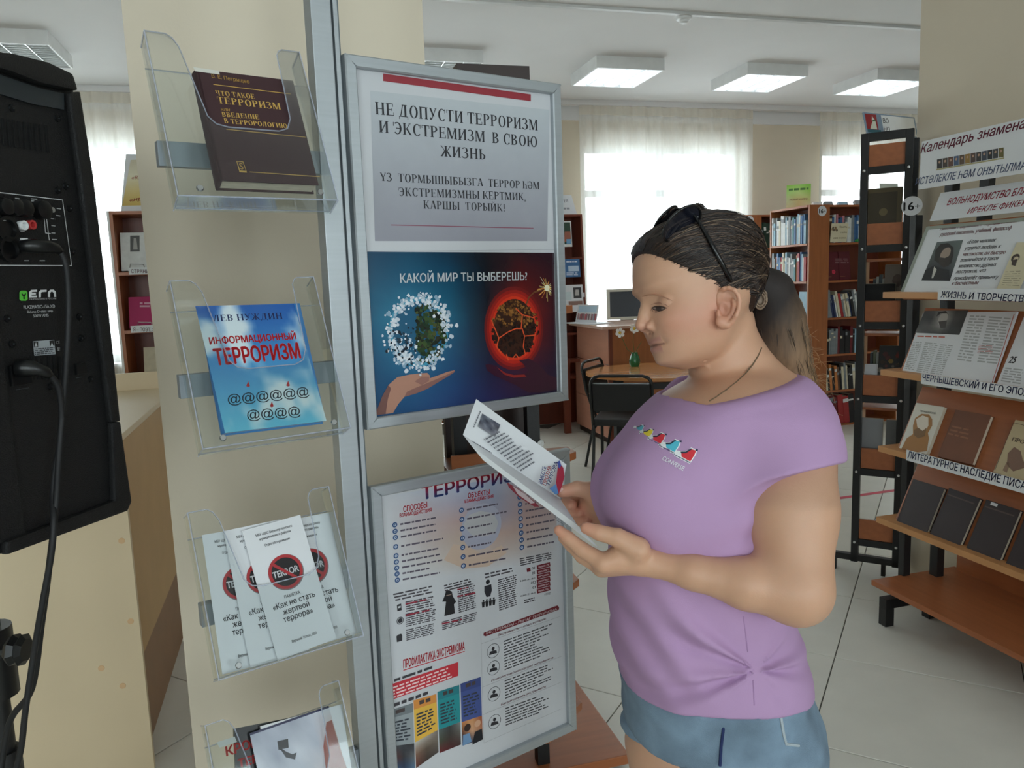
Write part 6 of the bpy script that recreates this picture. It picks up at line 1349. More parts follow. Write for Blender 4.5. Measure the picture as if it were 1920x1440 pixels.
# fourth shelf: dark volumes
f = SBF[3]; DKB = mat('dark_plum_cloth', (42, 28, 30), .5, var=.1)
for k, (q, lb) in enumerate((([(1712, 899), (1770, 914), (1738, 1002), (1680, 980)], 'dark plum volume, first from the left on the lowest slanted shelf'), ([(1776, 915), (1834, 932), (1798, 1028), (1742, 1004)], 'dark plum volume with a thin band, second on the lowest slanted shelf'), ([(1850, 937), (1912, 956), (1874, 1058), (1810, 1032)], 'dark plum volume with a white tag, third on the lowest slanted shelf'), ([(1922, 958), (1985, 976), (1950, 1088), (1884, 1062)], 'dark plum volume cut by the right picture edge on the lowest slanted shelf'))):
    F_ = Flat(f, .016, *q); r = hardback('plum_volume', lb, F_, .016, DKB, group='dark plum volumes on the lowest slanted shelf'); m = MB(); Q = F_.fr; w, h = F_.w, F_.h
    if k: m.poly(Q, [(.004, h*.86), (w*.9, h*.86), (w*.9, h*.885), (.004, h*.885)], .0005, (84, 66, 62)); m.build('title_band', PRINT, r)
    if k == 2: MB().fbox(Q, w*.16, w*.36, h*.93, h*.985, 0, .0006).build('tag', PAPER, r)

# ------------------------------------------------------------------ pocket rack
_t8 = math.radians(-48); PU = np.array([math.cos(_t8), math.sin(_t8), 0]); PRF = Fr(np.array([2.499, 2.992, 0]), PU, (0, 0, 1))
pk = thing('pocket_rack', 'narrow black pocket rack with bolted rungs and cherry pockets', 'rack', PRF.P(.09, 0)); RZ = (1.872, 1.527, 1.18, .84, .493, .148)
for u in (-.016, .163): MB().fbox(PRF, u, u+.032, .05, 2.035, -.03, 0).build('upright', BLKMET, pk, bevel=.002)
MB().fbox(PRF, .016, .163, 2.0, 2.035, -.03, 0).build('top_rail', BLKMET, pk)
MB().fbox(PRF, -.10, .21, .055, .085, -.03, 0).build('base_rail', BLKMET, pk, bevel=.002)
for u in (-.098, .118): MB().fbox(PRF, u, u+.018, 0, .055, -.03, 0).build('foot', BLKMET, pk)
for k, z in enumerate(RZ):
    MB().fbox(PRF, .016, .163, z-.016, z+.016, -.028, -.004).build('rung', BLKMET, pk)
    for u in (0, .179): MB().lathe([(0, .005), (.006, .0045), (.008, 0)], PRF.P(u, z, 0), PRF.N, 10).build('bolt', CHROME, pk, smooth=True)
    MB().fbox(PRF, .017, .162, z+.017, z+.112, -.026, -.012).build('pocket_front', WOODH, pk, bevel=.001)
    MB().fbox(PRF, .0, .18, z+.017, z+.028, -.20, -.03).build('pocket_floor', WOODH, pk)
    if k in (2, 3, 4): MB().fbox(PRF, -.004, .006, z+.03, z+.30, -.20, -.034).build('pocket_side', WOODE, pk); MB().fbox(PRF, .006, .2, z+.29, z+.302, -.20, -.05).build('pocket_roof', WOODH, pk)
for u in (.0,): MB().fbox(PRF, .165, .21, .05, 2.0, -.09, -.055).build('rear_upright', BLKMET, pk)
r = thing('age_badge', 'large round white 16+ badge on the pocket rack', 'badge', PRF.P(.196, 1.66, .003), '16+ badges')
def badge(r, fr, u, v, R, n=.003):
    MB().lathe([(0, .0012), (R*.97, .0012), (R, 0), (R, -.001)], fr.P(u, v, n), fr.N, 28).build('disc', PAPER, r); m = MB(); g = fr.off(u, v, n+.0018); put3(m, g, '16', -R*.78, -R*.42, R*.85, (20, 20, 22), 0, .03, w=R*1.0); put3(m, g, '+', R*.30, -R*.36, R*.62, (60, 60, 62), 0, 0, w=R*.48); m.build('numerals', PRINT, r)
badge(r, PRF, .196, 1.704, .042)
# things in the pockets
def pcard(name, label, u0, u1, v0, v1, n, mm, th=.012, lean=.12, cat='book', prints=None):
    fr = Fr(PRF.P(u0, v0, n), PU, np.array([0, 0, 1.])*math.cos(lean)-PRF.N*math.sin(lean)); r = thing(name, label, cat, fr.P((u1-u0)/2, 0, -th)); MB().fbox(fr, 0, u1-u0, 0, v1-v0, -th, 0).build('cover', mm, r, bevel=.001); MB().fbox(fr, .003, u1-u0+.001, .002, v1-v0+.001, -th+.002, -.002).build('pages', PAGES, r)
    m = MB()
    if prints: prints(m, fr, u1-u0, v1-v0); m.build('cover_print', PRINT, r)
    return r
pcard('brown_gilt_book', 'brown book with gilt frame behind the upper pocket beside the 16+ badge', .0, .15, 1.56, 1.80, -.05, mat('olive_brown_cover', (92, 80, 50), .45), prints=lambda m, f, w, h: (m.poly(f, [(.012, .012), (w-.02, .012), (w-.02, h-.02), (.012, h-.02)], .0005, (66, 56, 36)), m.add([f.P(w*.5+.018*math.cos(a*.6283), h*.55+.018*math.sin(a*.6283), .0008) for a in range(10)], [tuple(range(10))], 0, (110, 98, 64))))
pcard('black_folder', 'plain black folder standing in the third pocket from the top', .004, .135, 1.215, 1.37, -.05, mat('black_folder_card', (12, 12, 13), .7))
pcard('beige_patterned_book', 'grey-beige book with dark oval behind the black folder', .085, .172, 1.24, 1.455, -.075, mat('grey_beige_cover', (128, 118, 108), .6), prints=lambda m, f, w, h: m.add([f.P(w*.62+.022*math.cos(a*.6283), h*.66+.03*math.sin(a*.6283), .0008) for a in range(10)], [tuple(range(10))], 0, (84, 66, 56)))
def floral(m, f, w, h):
    q = random.Random(4)
    for k in range(26): u, v, s = q.uniform(.1, .9)*w, q.uniform(.3, .85)*h, q.uniform(.005, .014); m.add([f.P(u+s*math.cos(a*1.05), v+s*math.sin(a*1.05), .0006+k*.00001) for a in range(6)], [tuple(range(6))], 0, q.choice([(130, 50, 40), (160, 130, 60), (90, 40, 40), (120, 110, 100), (60, 40, 30)]))
pcard('dark_floral_book', 'dark book with red and yellow flowers in the fourth pocket', .07, .172, .875, 1.09, -.05, mat('near_black_cover', (26, 22, 22), .35), lean=.3, prints=floral)
pcard('white_folder', 'white card folder leaning beside the dark floral book', .012, .07, .875, 1.0, -.055, PAPER, .004, .3, 'folder')
r = pcard('grey_open_book', 'pale grey book standing half open in the fifth pocket', .008, .10, .525, .74, -.06, mat('pale_grey_cover', (150, 152, 154), .4), .01, .05); pcard('grey_half_book', 'grey half of an opened book at the right of the fifth pocket', .112, .168, .525, .735, -.07, mat('mid_grey_cover', (118, 120, 122), .4), .02, .05)
for k in range(5): o = MB(); z = 1.21 if k < 5 else .87; fr = PRF.off(.034+k*.013, 1.22, -.15); o.fbox(fr, 0, .011, 0, .17+.01*(k % 3), -.02, .03); tag(o.build('thin_book', [mat('slate_spine', (70, 84, 88), .5), mat('pale_spine', (170, 176, 170), .5)][k % 2]), ordinal(k)+' thin book from the left at the back of the third pocket', 'book', 'thin books in the pockets')
for k in range(6): o = MB(); fr = PRF.off(.03+k*.013, .88, -.15); o.fbox(fr, 0, .011, 0, .165+.008*(k % 2), -.02, .03); tag(o.build('thin_book', [MATS['slate_spine'], mat('olive_spine', (112, 120, 96), .5), MATS['pale_spine']][k % 3]), ordinal(k)+' thin book from the left at the back of the fourth pocket', 'book', 'thin books in the pockets')
# slanted sign on top of the pocket rack
sf_ = Fr(PRF.P(.005, 2.037, -.02), (1, .22, 0), np.array([0, .25, 1])); r = thing('flag_sign', 'slanted sign with red panel and white beast emblem atop the pocket rack', 'sign', sf_.P(.1, 0)); MB().fbox(sf_, 0, .36, 0, .10, -.004, 0).build('sheet', mat('blue_grey_card', (128, 148, 170), .5), r); m = MB()
m.poly(sf_, [(.008, .022), (.085, .022), (.085, .094), (.008, .094)], .0005, (150, 34, 42)); m.poly(sf_, [(.008, .006), (.10, .006), (.10, .022), (.008, .022)], .0005, (34, 92, 106)); m.poly(sf_, [(.028, .024), (.075, .024), (.072, .062), (.060, .064), (.052, .058), (.042, .046)], .0008, (214, 216, 200)); m.poly(sf_, [(.048, .064), (.056, .086), (.062, .076), (.070, .068), (.060, .064)], .0009, (214, 214, 206)); m.poly(sf_, [(.052, .060), (.074, .061), (.074, .066), (.056, .068)], .001, (70, 110, 70))
m.poly(sf_, [(.118, .004), (.35, .004), (.35, .094), (.118, .094)], .0005, (228, 230, 232)); put3(m, sf_, 'ВО', .124, .058, .022, (34, 34, 40), .0009, .012, .15); put3(m, sf_, 'НО', .120, .018, .022, (34, 34, 40), .0009, .012, .15); m.build('sign_print', PRINT, r)

# ------------------------------------------------------------------ tall bookcases behind
SZ = (2.0, 1.668, 1.334, 1.0, .668, .335, .0)
CV = {'dark green': (30, 62, 50), 'pale blue': (150, 186, 206), 'blue': (66, 110, 160), 'white': (222, 224, 222), 'cream': (214, 204, 178), 'grey': (128, 134, 138), 'dark red': (104, 26, 34), 'red': (164, 44, 46), 'black': (28, 28, 32), 'teal': (70, 130, 136), 'brown': (96, 66, 48), 'orange': (196, 122, 66), 'navy': (40, 52, 90), 'pink': (200, 130, 140)}
BM = {k: mat('cover_'+k.replace(' ', '_'), v, .45, var=.1, scale=30) for k, v in CV.items()}
def row(fr, u0, u1, v, cols, where, seed, hmin=.19, hmax=.245, tmin=.016, tmax=.032, depth=.15, lean=None, group=None):
    """a row of upright books, spines to the viewer: frame u along the shelf, v up, n out of the shelf"""
    q = random.Random(seed); u = u0; k = 0
    while u < u1-.012 and k < 26:
        t = min(q.uniform(tmin, tmax), u1-u); h = q.uniform(hmin, hmax); c_ = q.choice(cols); dp = depth*q.uniform(.88, 1.0); a = 0 if not lean else lean(k)
        bf = Fr(fr.P(u, v+.001, -.01*q.random()), fr.U*math.cos(a)-fr.V*math.sin(a) if a else fr.U, fr.V*math.cos(a)+fr.U*math.sin(a) if a else fr.V)
        m = MB(); b = .002; m.fbox(bf, 0, t, 0, h, -.003, 0); m.fbox(bf, 0, b, 0, h, -dp, -.003); m.fbox(bf, t-b, t, 0, h, -dp, -.003); m.fbox(bf, b, t-b, .003, h-.003, -dp+.003, -.003, 1)
        s = q.uniform(.55, .8)*h; m.fbox(bf, .001, t-.001, s, s+h*q.uniform(.05, .14), 0, .0004, 2)
        o = m.build('book', [BM[c_], PAGES, BM[q.choice(['white', 'cream', c_, 'grey'])]]); tag(o, '%s book spine, %s from the left %s' % (c_, ordinal(k), where), 'book', group or 'books '+where)
        u += t/math.cos(a)+.0015+(0 if not a else abs(math.sin(a))*.004); k += 1
def case(name, label, fr, w, depth, z_list, side_l=True, side_r=True, m1=WOODV, m2=WOODH, back=WOODD):
    r = thing(name, label, 'bookcase', fr.P(w/2, 0, -depth/2)); t = .018; H = z_list[0]
    if side_l: MB().fbox(fr, 0, t, 0, H, -depth, 0).build('side_panel', m1, r)
    if side_r: MB().fbox(fr, w-t, w, 0, H, -depth, 0).build('side_panel', m1, r)
    MB().fbox(fr, t, w-t, 0, H, -depth, -depth+.008).build('back_panel', back, r)
    for z in z_list: MB().fbox(fr, t, w-t, max(z-t, 0), max(z, t), -depth+.008, -.002).build('shelf', m2, r)
    return r
# unit A faces left, its cherry end panel faces the viewer
FA = Fr((4.40, 6.52, 0), (0, -1, 0), (0, 0, 1)); ca = case('bookcase', 'cherry bookcase with pale children\'s books and a 16+ badge on its end', FA, .57, .20, SZ, True, False); MB().box((4.40, 5.93, 0), (4.605, 5.952, 2.0)).build('end_panel', WOODV, ca, bevel=.001)
FE = Fr((4.40, 5.93, 0), (1, 0, 0), (0, 0, 1)); r = thing('age_badge', 'round white 16+ badge on the end panel of the nearer tall bookcase', 'badge', FE.P(.125, 1.9), '16+ badges'); badge(r, FE, .125, 1.945, .045, .002)
row(FA, .03, .55, 1.668, ['pale blue', 'white', 'blue', 'teal', 'grey', 'cream', 'white'], 'on top left-facing shelf, nearer bookcase', 1, .2, .27)
row(FA, .03, .55, 1.334, ['grey', 'white', 'blue', 'teal', 'orange', 'cream', 'pale blue', 'red'], 'on second left-facing shelf, nearer bookcase', 2, .2, .27)
row(FA, .30, .55, .668, ['white', 'teal', 'pale blue', 'cream'], 'on fourth left-facing shelf, nearer bookcase', 3, .18, .24)
F_ = Flat(FA, -.03, (1498, 548), (1515, 546), (1515, 599), (1498, 598)); r = softback('pale_blue_book', 'pale blue book facing out on the third shelf behind the woman\'s ponytail', F_, .01, BM['pale blue'])
# unit B faces the viewer
FBk = Fr((4.607, 5.955, 0), (1, 0, 0), (0, 0, 1)); cb = case('bookcase', 'cherry bookcase of dark and red books partly behind the pocket rack', FBk, .80, .28, SZ, False, True)
row(FBk, .02, .36, 1.668, ['pink', 'blue', 'grey', 'white', 'brown'], 'behind the cream card, top shelf', 5, .2, .25)
for k, (u0, u1, lb) in enumerate(((.015, .155, 'dark red album with a pink flower facing out on the second shelf'), (.16, .28, 'plain dark red album beside the one with a flower'))):
    fr = Fr(FBk.P(u0, 1.336, -.03), (1, 0, 0), (0, .12, 1)); r = thing('red_album', lb, 'book', fr.P(.06, 0, -.02)); MB().fbox(fr, 0, u1-u0, 0, .255, -.02, 0).build('cover', mat('wine_cover', (92, 18, 34), .4), r, bevel=.001); MB().fbox(fr, .003, u1-u0+.001, .003, .253, -.017, -.003).build('pages', PAGES, r); m = MB()
    if k == 0:
        m.lines(fr.off(0, 0), [(1566, 484), (1592, 484), (1592, 494), (1566, 494)], 3, (150, 110, 116), .5, .0006, .2)
        for a in range(5): m.add([fr.P(.085+.012*math.cos(a*1.257)+.009*math.cos(b*1.05), .075+.012*math.sin(a*1.257)+.009*math.sin(b*1.05), .0008+a*.00002) for b in range(6)], [tuple(range(6))], 0, (206, 44, 76))
    m.poly(fr, [(.01, .03), (.06, .03), (.06, .034), (.01, .034)], .0006, (150, 100, 70)); m.build('cover_print', PRINT, r)
row(FBk, .02, .40, 1.0, ['black', 'white', 'dark red', 'grey', 'red', 'cream', 'navy'], 'leaning on third shelf beside pocket rack', 6, .20, .26, lean=lambda k: -.22 if k > 1 else -.05)
row(FBk, .02, .40, .668, ['grey', 'pale blue', 'dark red', 'black', 'white', 'black'], 'on fourth shelf beside pocket rack', 7, .2, .25)
row(FBk, .02, .40, .335, ['black', 'cream', 'grey', 'black', 'brown', 'orange'], 'on fifth shelf beside pocket rack', 8, .2, .25, lean=lambda k: -.10)
row(FBk, .02, .34, .018, ['dark red', 'black', 'red', 'black'], 'on bottom shelf beside pocket rack', 9, .24, .27, .04, .06, lean=lambda k: -.10)
fr = Fr(FBk.P(.012, 1.672, .015), (1, 0, 0), (-.06, -.12, 1)); r = thing('war_memory_card', 'cream card with brown Cyrillic lettering standing on the top bookcase shelf', 'card', fr.P(.08, 0)); MB().fbox(fr, 0, .175, 0, .165, -.002, 0).build('sheet', mat('cream_card', (220, 210, 180), .7), r); m = MB()
put3(m, fr, 'Память', .085, .125, .017, (130, 110, 80), .0006, .01, w=.08); put3(m, fr, 'о войне', .10, .078, .015, (130, 110, 80), .0006, .01, w=.068); put3(m, fr, 'нам книга', .03, .03, .016, (130, 110, 80), .0006, .01, w=.13)
for k in range(7): u, v = .012+.008*k, .115+.012*math.sin(k*1.9); m.add([fr.P(u+.011*math.cos(a*1.05), v+.012*math.sin(a*1.05), .0006+k*.00002) for a in range(6)], [tuple(range(6))], 0, random.choice([(130, 104, 76), (160, 130, 96), (110, 96, 80)]))
m.build('card_print', PRINT, r)
r = MB(); p = atY(1607, 451, 5.93); r.tube([p+np.array([-.02, 0, 0]), p, p+np.array([.05, 0, .004])], [.008, .014, .012], 8); tag(r.build('green_clip', mat('green_plastic', (50, 140, 70), .4)), 'small green plastic clip at the edge of the bookcase shelf', 'clip')
# things on top
fr = Fr(atY(1468, 386, 6.25), (.95, -.3, 0), (.25, .25, 1)); fr = Fr((4.42, 6.3, 2.002), (.8, -.6, 0), (.22, .15, 1)); r = thing('green_card', 'green and straw-coloured card standing on top of the tall bookcase', 'card', fr.P(.1, 0)); W_c, H_c = .21, .22; MB().fbox(fr, 0, W_c, 0, H_c, -.002, 0).build('sheet', PAPER, r); m = MB(); m.vc = {}
rows = [[(130, 186, 60), (150, 200, 90), (120, 180, 60)], [(170, 210, 120), (190, 214, 130), (150, 190, 80)], [(196, 200, 150), (200, 180, 120), (190, 190, 120)], [(214, 196, 150), (206, 180, 130), (216, 200, 160)]]; k0 = len(m.v)
for i in range(4):
    for j in range(3): m.v.append(tuple(fr.P(W_c*j/2, H_c*(1-i/3), .0004))); m.vc[len(m.v)-1] = rows[i][j]
for i in range(3):
    for j in range(2): a = k0+i*3+j; m.f.append((a, a+3, a+4, a+1)); m.m.append(0); m.c.append((128, 128, 128))
bars(m, fr, .02, .19, .165, .185, (70, 110, 50)); put3(m, fr, 'НОВЫЕ КНИГИ', .03, .07, .018, (150, 90, 70), .0008, w=.15); m.build('card_print', PRINT, r)
for k, (u, w, h, cl) in enumerate(((-.10, .09, .035, 'white'), (.02, .08, .04, 'grey'), (.16, .10, .035, 'pale blue'), (.34, .12, .05, 'grey'), (.52, .1, .06, 'blue'))): m = MB(); fr = Fr(FBk.P(u if u > 0 else u, 2.001, -.06), (1, 0, 0), (0, .5, 1)); m.fbox(fr, 0, w, 0, h, -.03, 0); tag(m.build('flat_book', BM[cl]), '%s book lying on top of the tall bookcases, %s from the left' % (cl, ordinal(k)), 'book', 'books lying on top of the bookcases')
fr = Fr(FBk.P(.62, 2.001, -.05), (1, 0, 0), (.2, .25, 1)); r = thing('pale_poster_card', 'pale card leaning on top of the bookcase seen through the pocket rack', 'card', fr.P(.1, 0)); MB().fbox(fr, 0, .2, 0, .20, -.003, 0).build('sheet', mat('pale_green_card', (206, 212, 200), .6), r); MB().fbox(fr, .04, .14, .02, .08, 0, .001).build('blue_patch', BM['pale blue'], r)
# unit C behind
FC = Fr((4.38, 6.95, 0), (1, 0, 0), (0, 0, 1)); cc = case('bookcase', 'furthest cherry bookcase with a 16+ badge and dark green volumes', FC, .95, .28, SZ, True, True); MB().fbox(FC, .0, .21, 0, 2.0, -.01, .004).build('end_panel', WOODV, cc)
r = thing('age_badge', 'round white 16+ badge on the furthest bookcase beside green volumes', 'badge', FC.P(.08, 1.9), '16+ badges'); badge(r, FC, .075, 1.945, .045, .006)
row(FC, .235, .60, 1.668, ['dark green'], 'leaning on furthest bookcase top shelf', 11, .24, .26, .022, .03, lean=lambda k: -.12); row(FC, .235, .60, 1.334, ['dark red', 'brown', 'black'], 'on furthest bookcase second shelf', 12, .24, .26, .022, .03)
# tape on the floor
fr = Fr((3.24, 4.03, .0008), (1, .03, 0), (-.03, 1, 0)); tag(MB().fbox(fr, -.5, .75, -.02, .02, 0, .0006).build('floor_tape', mat('red_tape', (206, 70, 90), .5, var=.15)), 'pink-red tape strip stuck across the floor tiles', 'tape')
# ------------------------------------------------------------------ reception desk and what stands on it
dk = thing('reception_desk', 'laminate reception desk with painted rosy window glare below the bright curtain', 'desk', (2.8, 6.7, 0))
DX, DY0, DY1, DZ = 2.53, 6.05, 6.845, 1.0
for k, (z0, z1) in enumerate(((.06, .36), (.365, .69), (.695, DZ))):
    x = DX+(.0, .0, .02)[k]; MB().box((x, DY0+.02, z0), (x+.02, DY1, z1)).build('front_panel', WOODP, dk, bevel=.001)
MB().box((DX+.02, DY0, .02), (3.3, DY0+.02, DZ)).build('end_panel', WOODV, dk, bevel=.001); MB().box((DX+.01, DY0-.004, 0), (DX+.04, DY0+.018, DZ)).build('corner_post', WOODD, dk)
MB().box((DX-.06, DY0-.03, DZ), (3.35, DY1, DZ+.025)).build('top', mat('glare_desk_top', (206, 170, 152), .25, var=.06), dk, bevel=.003); MB().box((DX+.03, DY0+.05, 0), (DX+.06, DY1, .06)).build('plinth', DARKB, dk)  # desk top paled, white glare put into its colour
MB().box((2.36, 6.70, 0), (2.42, 6.74, .70)).build('end_leg', WOODD, dk); MB().box((2.36, 6.72, .66), (DX, 6.84, .69)).build('side_shelf', WOODD, dk)
mo = thing('monitor', 'cream-framed monitor with dark screen on the reception desk', 'monitor', (3.02, 6.75, DZ+.025)); fr = Fr((2.86, 6.85, DZ+.03), (.94, -.33, 0), (0, .08, 1)); CRM = mat('cream_plastic', (214, 212, 196), .45)
for a in ((0, .38, 0, .025), (0, .38, .265, .29), (0, .03, .025, .265), (.35, .38, .025, .265)): MB().fbox(fr, a[0], a[1], a[2], a[3], -.03, 0).build('bezel', CRM, mo, bevel=.002)
MB().fbox(fr, .03, .35, .025, .265, -.02, -.012).build('screen', mat('dark_screen', (50, 55, 62), .45), mo); MB().fbox(fr, .02, .36, .02, .27, -.06, -.03).build('rear_shell', CRM, mo); MB().fbox(fr, .13, .25, -.004, .02, -.08, .04).build('foot', CRM, mo)
fr = Fr((2.50, 6.75, DZ+.026), (.30, -.95, 0), (.2, .12, 1)); r = thing('photo_folder', 'open folder with a group photo standing on the reception desk', 'folder', fr.P(.1, 0)); MB().fbox(fr, 0, .30, 0, .17, -.003, 0).build('upright_sheet', PAPER, r); m = MB(); m.poly(fr, [(.02, .10), (.28, .10), (.28, .16), (.02, .16)], .0005, (190, 214, 230)); q = random.Random(2)
for k in range(26): u = .02+.26*k/25; m.poly(fr, [(u, .03), (u+.012, .03), (u+.012, .08+.01*q.random()), (u, .08+.01*q.random())], .0006+.00001*k, q.choice([(190, 120, 120), (150, 150, 160), (206, 190, 190), (120, 100, 100), (180, 90, 100)]))
m.build('group_photo', PRINT, r); MB().fbox(Fr(fr.P(0, 0), fr.U, (.9, .3, 0)), -.02, .42, -.12, .1, 0, .006).build('lower_leaf', PAPER, r)
# dark bookcase at the wall, left of the window
FD = Fr((2.36, 6.98, 0), (1, 0, 0), (0, 0, 1)); cd = thing('bookcase', 'dark red display bookcase beside the bright curtain, left of the reception desk', 'bookcase', FD.P(.15, 0))
MB().fbox(FD, -.35, .335, 0, 2.03, -.26, -.245).build('back_panel', WOODD, cd); m = MB(); m.prism(Fr(FD.P(.32, 0, 0), (0, -1, 0), (0, 0, 1)), [(-.25, 0), (.12, 0), (.0, 2.03), (-.25, 2.03)], 0, .02); m.build('side_panel', WOODD, cd); m = MB(); m.prism(Fr(FD.P(-.37, 0, 0), (0, -1, 0), (0, 0, 1)), [(-.25, 0), (.12, 0), (.0, 2.03), (-.25, 2.03)], 0, .02); m.build('side_panel', WOODD, cd)
for z, n in ((2.03, 0), (1.63, .02), (1.28, .04), (.92, .06), (.5, .08)): MB().fbox(FD, -.35, .32, z-.02, z, -.25, n).build('shelf', WOODD, cd)
def facing(name, label, x0, x1, y0, y1, Y, mm, cat='book', th=.012, pr_=None, lean=.1):
    a = atY(x0, y1, Y); b = atY(x1, y0, Y); fr = Fr(a, (1, 0, 0), (0, lean, 1)); w, h = b[0]-a[0], (b[2]-a[2]); r = thing(name, label, cat, fr.P(w/2, 0, -th)); MB().fbox(fr, 0, w, 0, h, -th, 0).build('cover', mm, r, bevel=.001); MB().fbox(fr, .002, w-.001, .003, h-.002, -th+.0015, -.0015).build('pages', PAGES, r); m = MB()
    if pr_: pr_(m, fr, w, h); m.build('cover_print', PRINT, r)
    return r
def p_cov(m, f, w, h):
    m.poly(f, [(w*.1, h*.1), (w*.92, h*.1), (w*.92, h*.95), (w*.1, h*.95)], .0004, (40, 66, 50)); m.poly(f, [(w*.3, h*.2), (w*.9, h*.2), (w*.9, h*.6), (w*.4, h*.6)], .0006, (150, 90, 70)); m.poly(f, [(w*.5, h*.12), (w*.9, h*.12), (w*.9, h*.3), (w*.5, h*.3)], .0008, (110, 160, 200))
facing('picture_book', 'picture book facing out on the top shelf of the dark red bookcase', 1052, 1072, 414, 463, 6.92, BM['white'], pr_=p_cov)
def p_blue(m, f, w, h):
    bars(m, f, w*.15, w*.85, h*.82, h*.89, (226, 232, 240)); m.poly(f, [(w*.25, h*.32), (w*.9, h*.32), (w*.9, h*.62), (w*.25, h*.62)], .0005, (190, 210, 230)); m.lines(f, [(1062, 510), (1084, 510), (1084, 517), (1062, 517)], 2, (200, 214, 232), .5, .0006, .2)
facing('blue_booklet', 'blue booklet facing out on the second shelf of the dark red bookcase', 1059, 1088, 485, 520, 6.90, BM['blue'], pr_=p_blue)
facing('green_booklet', 'green booklet half hidden behind the poster frame on the dark red bookcase', 1050, 1059, 490, 520, 6.92, mat('bright_green_cover', (60, 140, 60), .5))
def p_sheet(m, f, w, h):
    m.poly(f, [(w*.55, h*.5), (w*.92, h*.5), (w*.92, h*.9), (w*.55, h*.9)], .0004, (60, 60, 62)); m.poly(f, [(w*.62, h*.6), (w*.82, h*.6), (w*.8, h*.82), (w*.66, h*.82)], .0006, (190, 188, 184)); m.poly(f, [(w*.3, h*.25), (w*.95, h*.25), (w*.95, h*.4), (w*.3, h*.4)], .0004, (140, 110, 100)); put3(m, f, 'В', w*.1, h*.82, h*.1, (50, 50, 54), .0005); m.poly(f, [(w*.05, h*.45), (w*.45, h*.45), (w*.45, h*.75), (w*.05, h*.75)], .0003, (206, 220, 222))
facing('portrait_sheet', 'white sheet with a small dark portrait on the third shelf of the dark red bookcase', 1055, 1094, 533, 586, 6.88, PAPER, 'sheet', pr_=p_sheet)
fr = Fr(FD.P(.0, 1.285, .045), (1, 0, 0), (0, 0, 1)); r = thing('shelf_label', 'white shelf label with grey serif lettering on the dark red bookcase', 'label', fr.P(.1, 0)); MB().fbox(fr, -.12, .31, -.032, .012, 0, .001).build('sheet', PAPER, r); m = MB(); put3(m, fr, 'РЕСПУБЛИКЕ', .06, -.024, .026, (110, 110, 114), .0016, .01, w=.22); m.build('lettering', PRINT, r)
fr = Fr(FD.P(-.1, 2.032, -.08), (1, 0, 0), (0, .2, 1)); r = thing('top_sign', 'white sign with faint grey lettering on top of the dark red bookcase', 'sign', fr.P(.1, 0)); m = MB(); m.prism(fr, [(0, 0), (.40, 0), (.36, .19), (0, .19)], -.003, 0); m.build('sheet', PAPER, r); m = MB(); put3(m, fr, 'ИЯ', .255, .12, .03, (120, 124, 132), .0006, w=.065); m.build('lettering', PRINT, r); m = MB(); bars(m, fr, .2, .33, .052, .07, (150, 154, 160)); m.build('faint_line', PRINT, r)
# ------------------------------------------------------------------ oval table, vase
tb = thing('oval_table', 'oval cherry table with a glossy top beside the black chairs', 'table', (2.66, 5.20, 0)); tc_ = np.array([2.66, 5.20]); K_ = 40; TU = np.array([math.cos(-.28), math.sin(-.28)]); TN = np.array([-TU[1], TU[0]])
el = lambda s: [tuple(tc_+s*(.62*math.cos(6.2832*k/K_)*TU+.48*math.sin(6.2832*k/K_)*TN)) for k in range(K_)]
m = MB(); m.prism(WORLD, el(1), .715, .74); m.build('table_top', mat('glossy_table_laminate', (196, 136, 84), .14, var=.1, scale=4, stretch=(1, 6, 6)), tb, bevel=.003)
for s in (-.38, .38): p = tc_+s*TU; MB().box((p[0]-.03, p[1]-.03, 0), (p[0]+.03, p[1]+.03, .715)).build('leg', BLKMET, tb, bevel=.002)
MB().bar((*(tc_-.38*TU), .62), (*(tc_+.38*TU), .62), .03, .05).build('stretcher', BLKMET, tb)
vp = atZ(1190, 687, .7402); vs_ = thing('flower_vase', 'green glass vase with white flowers on the oval table', 'vase', vp); GRN = mat('green_glass', (22, 110, 66), .12, var=.2, scale=30, bump=.3, bscale=60, coat=.6)
MB().lathe([(0, .0), (.032, .0), (.042, .02), (.044, .045), (.036, .075), (.026, .098), (.028, .108), (.025, .106), (.022, .098), (0, .09)], vp, n=24).build('vase', GRN, vs_, smooth=True)
STEM = mat('green_stem', (70, 110, 60), .6); PET = mat('white_petal', (244, 244, 242), .6); YC = mat('yellow_centre', (226, 190, 60), .7)
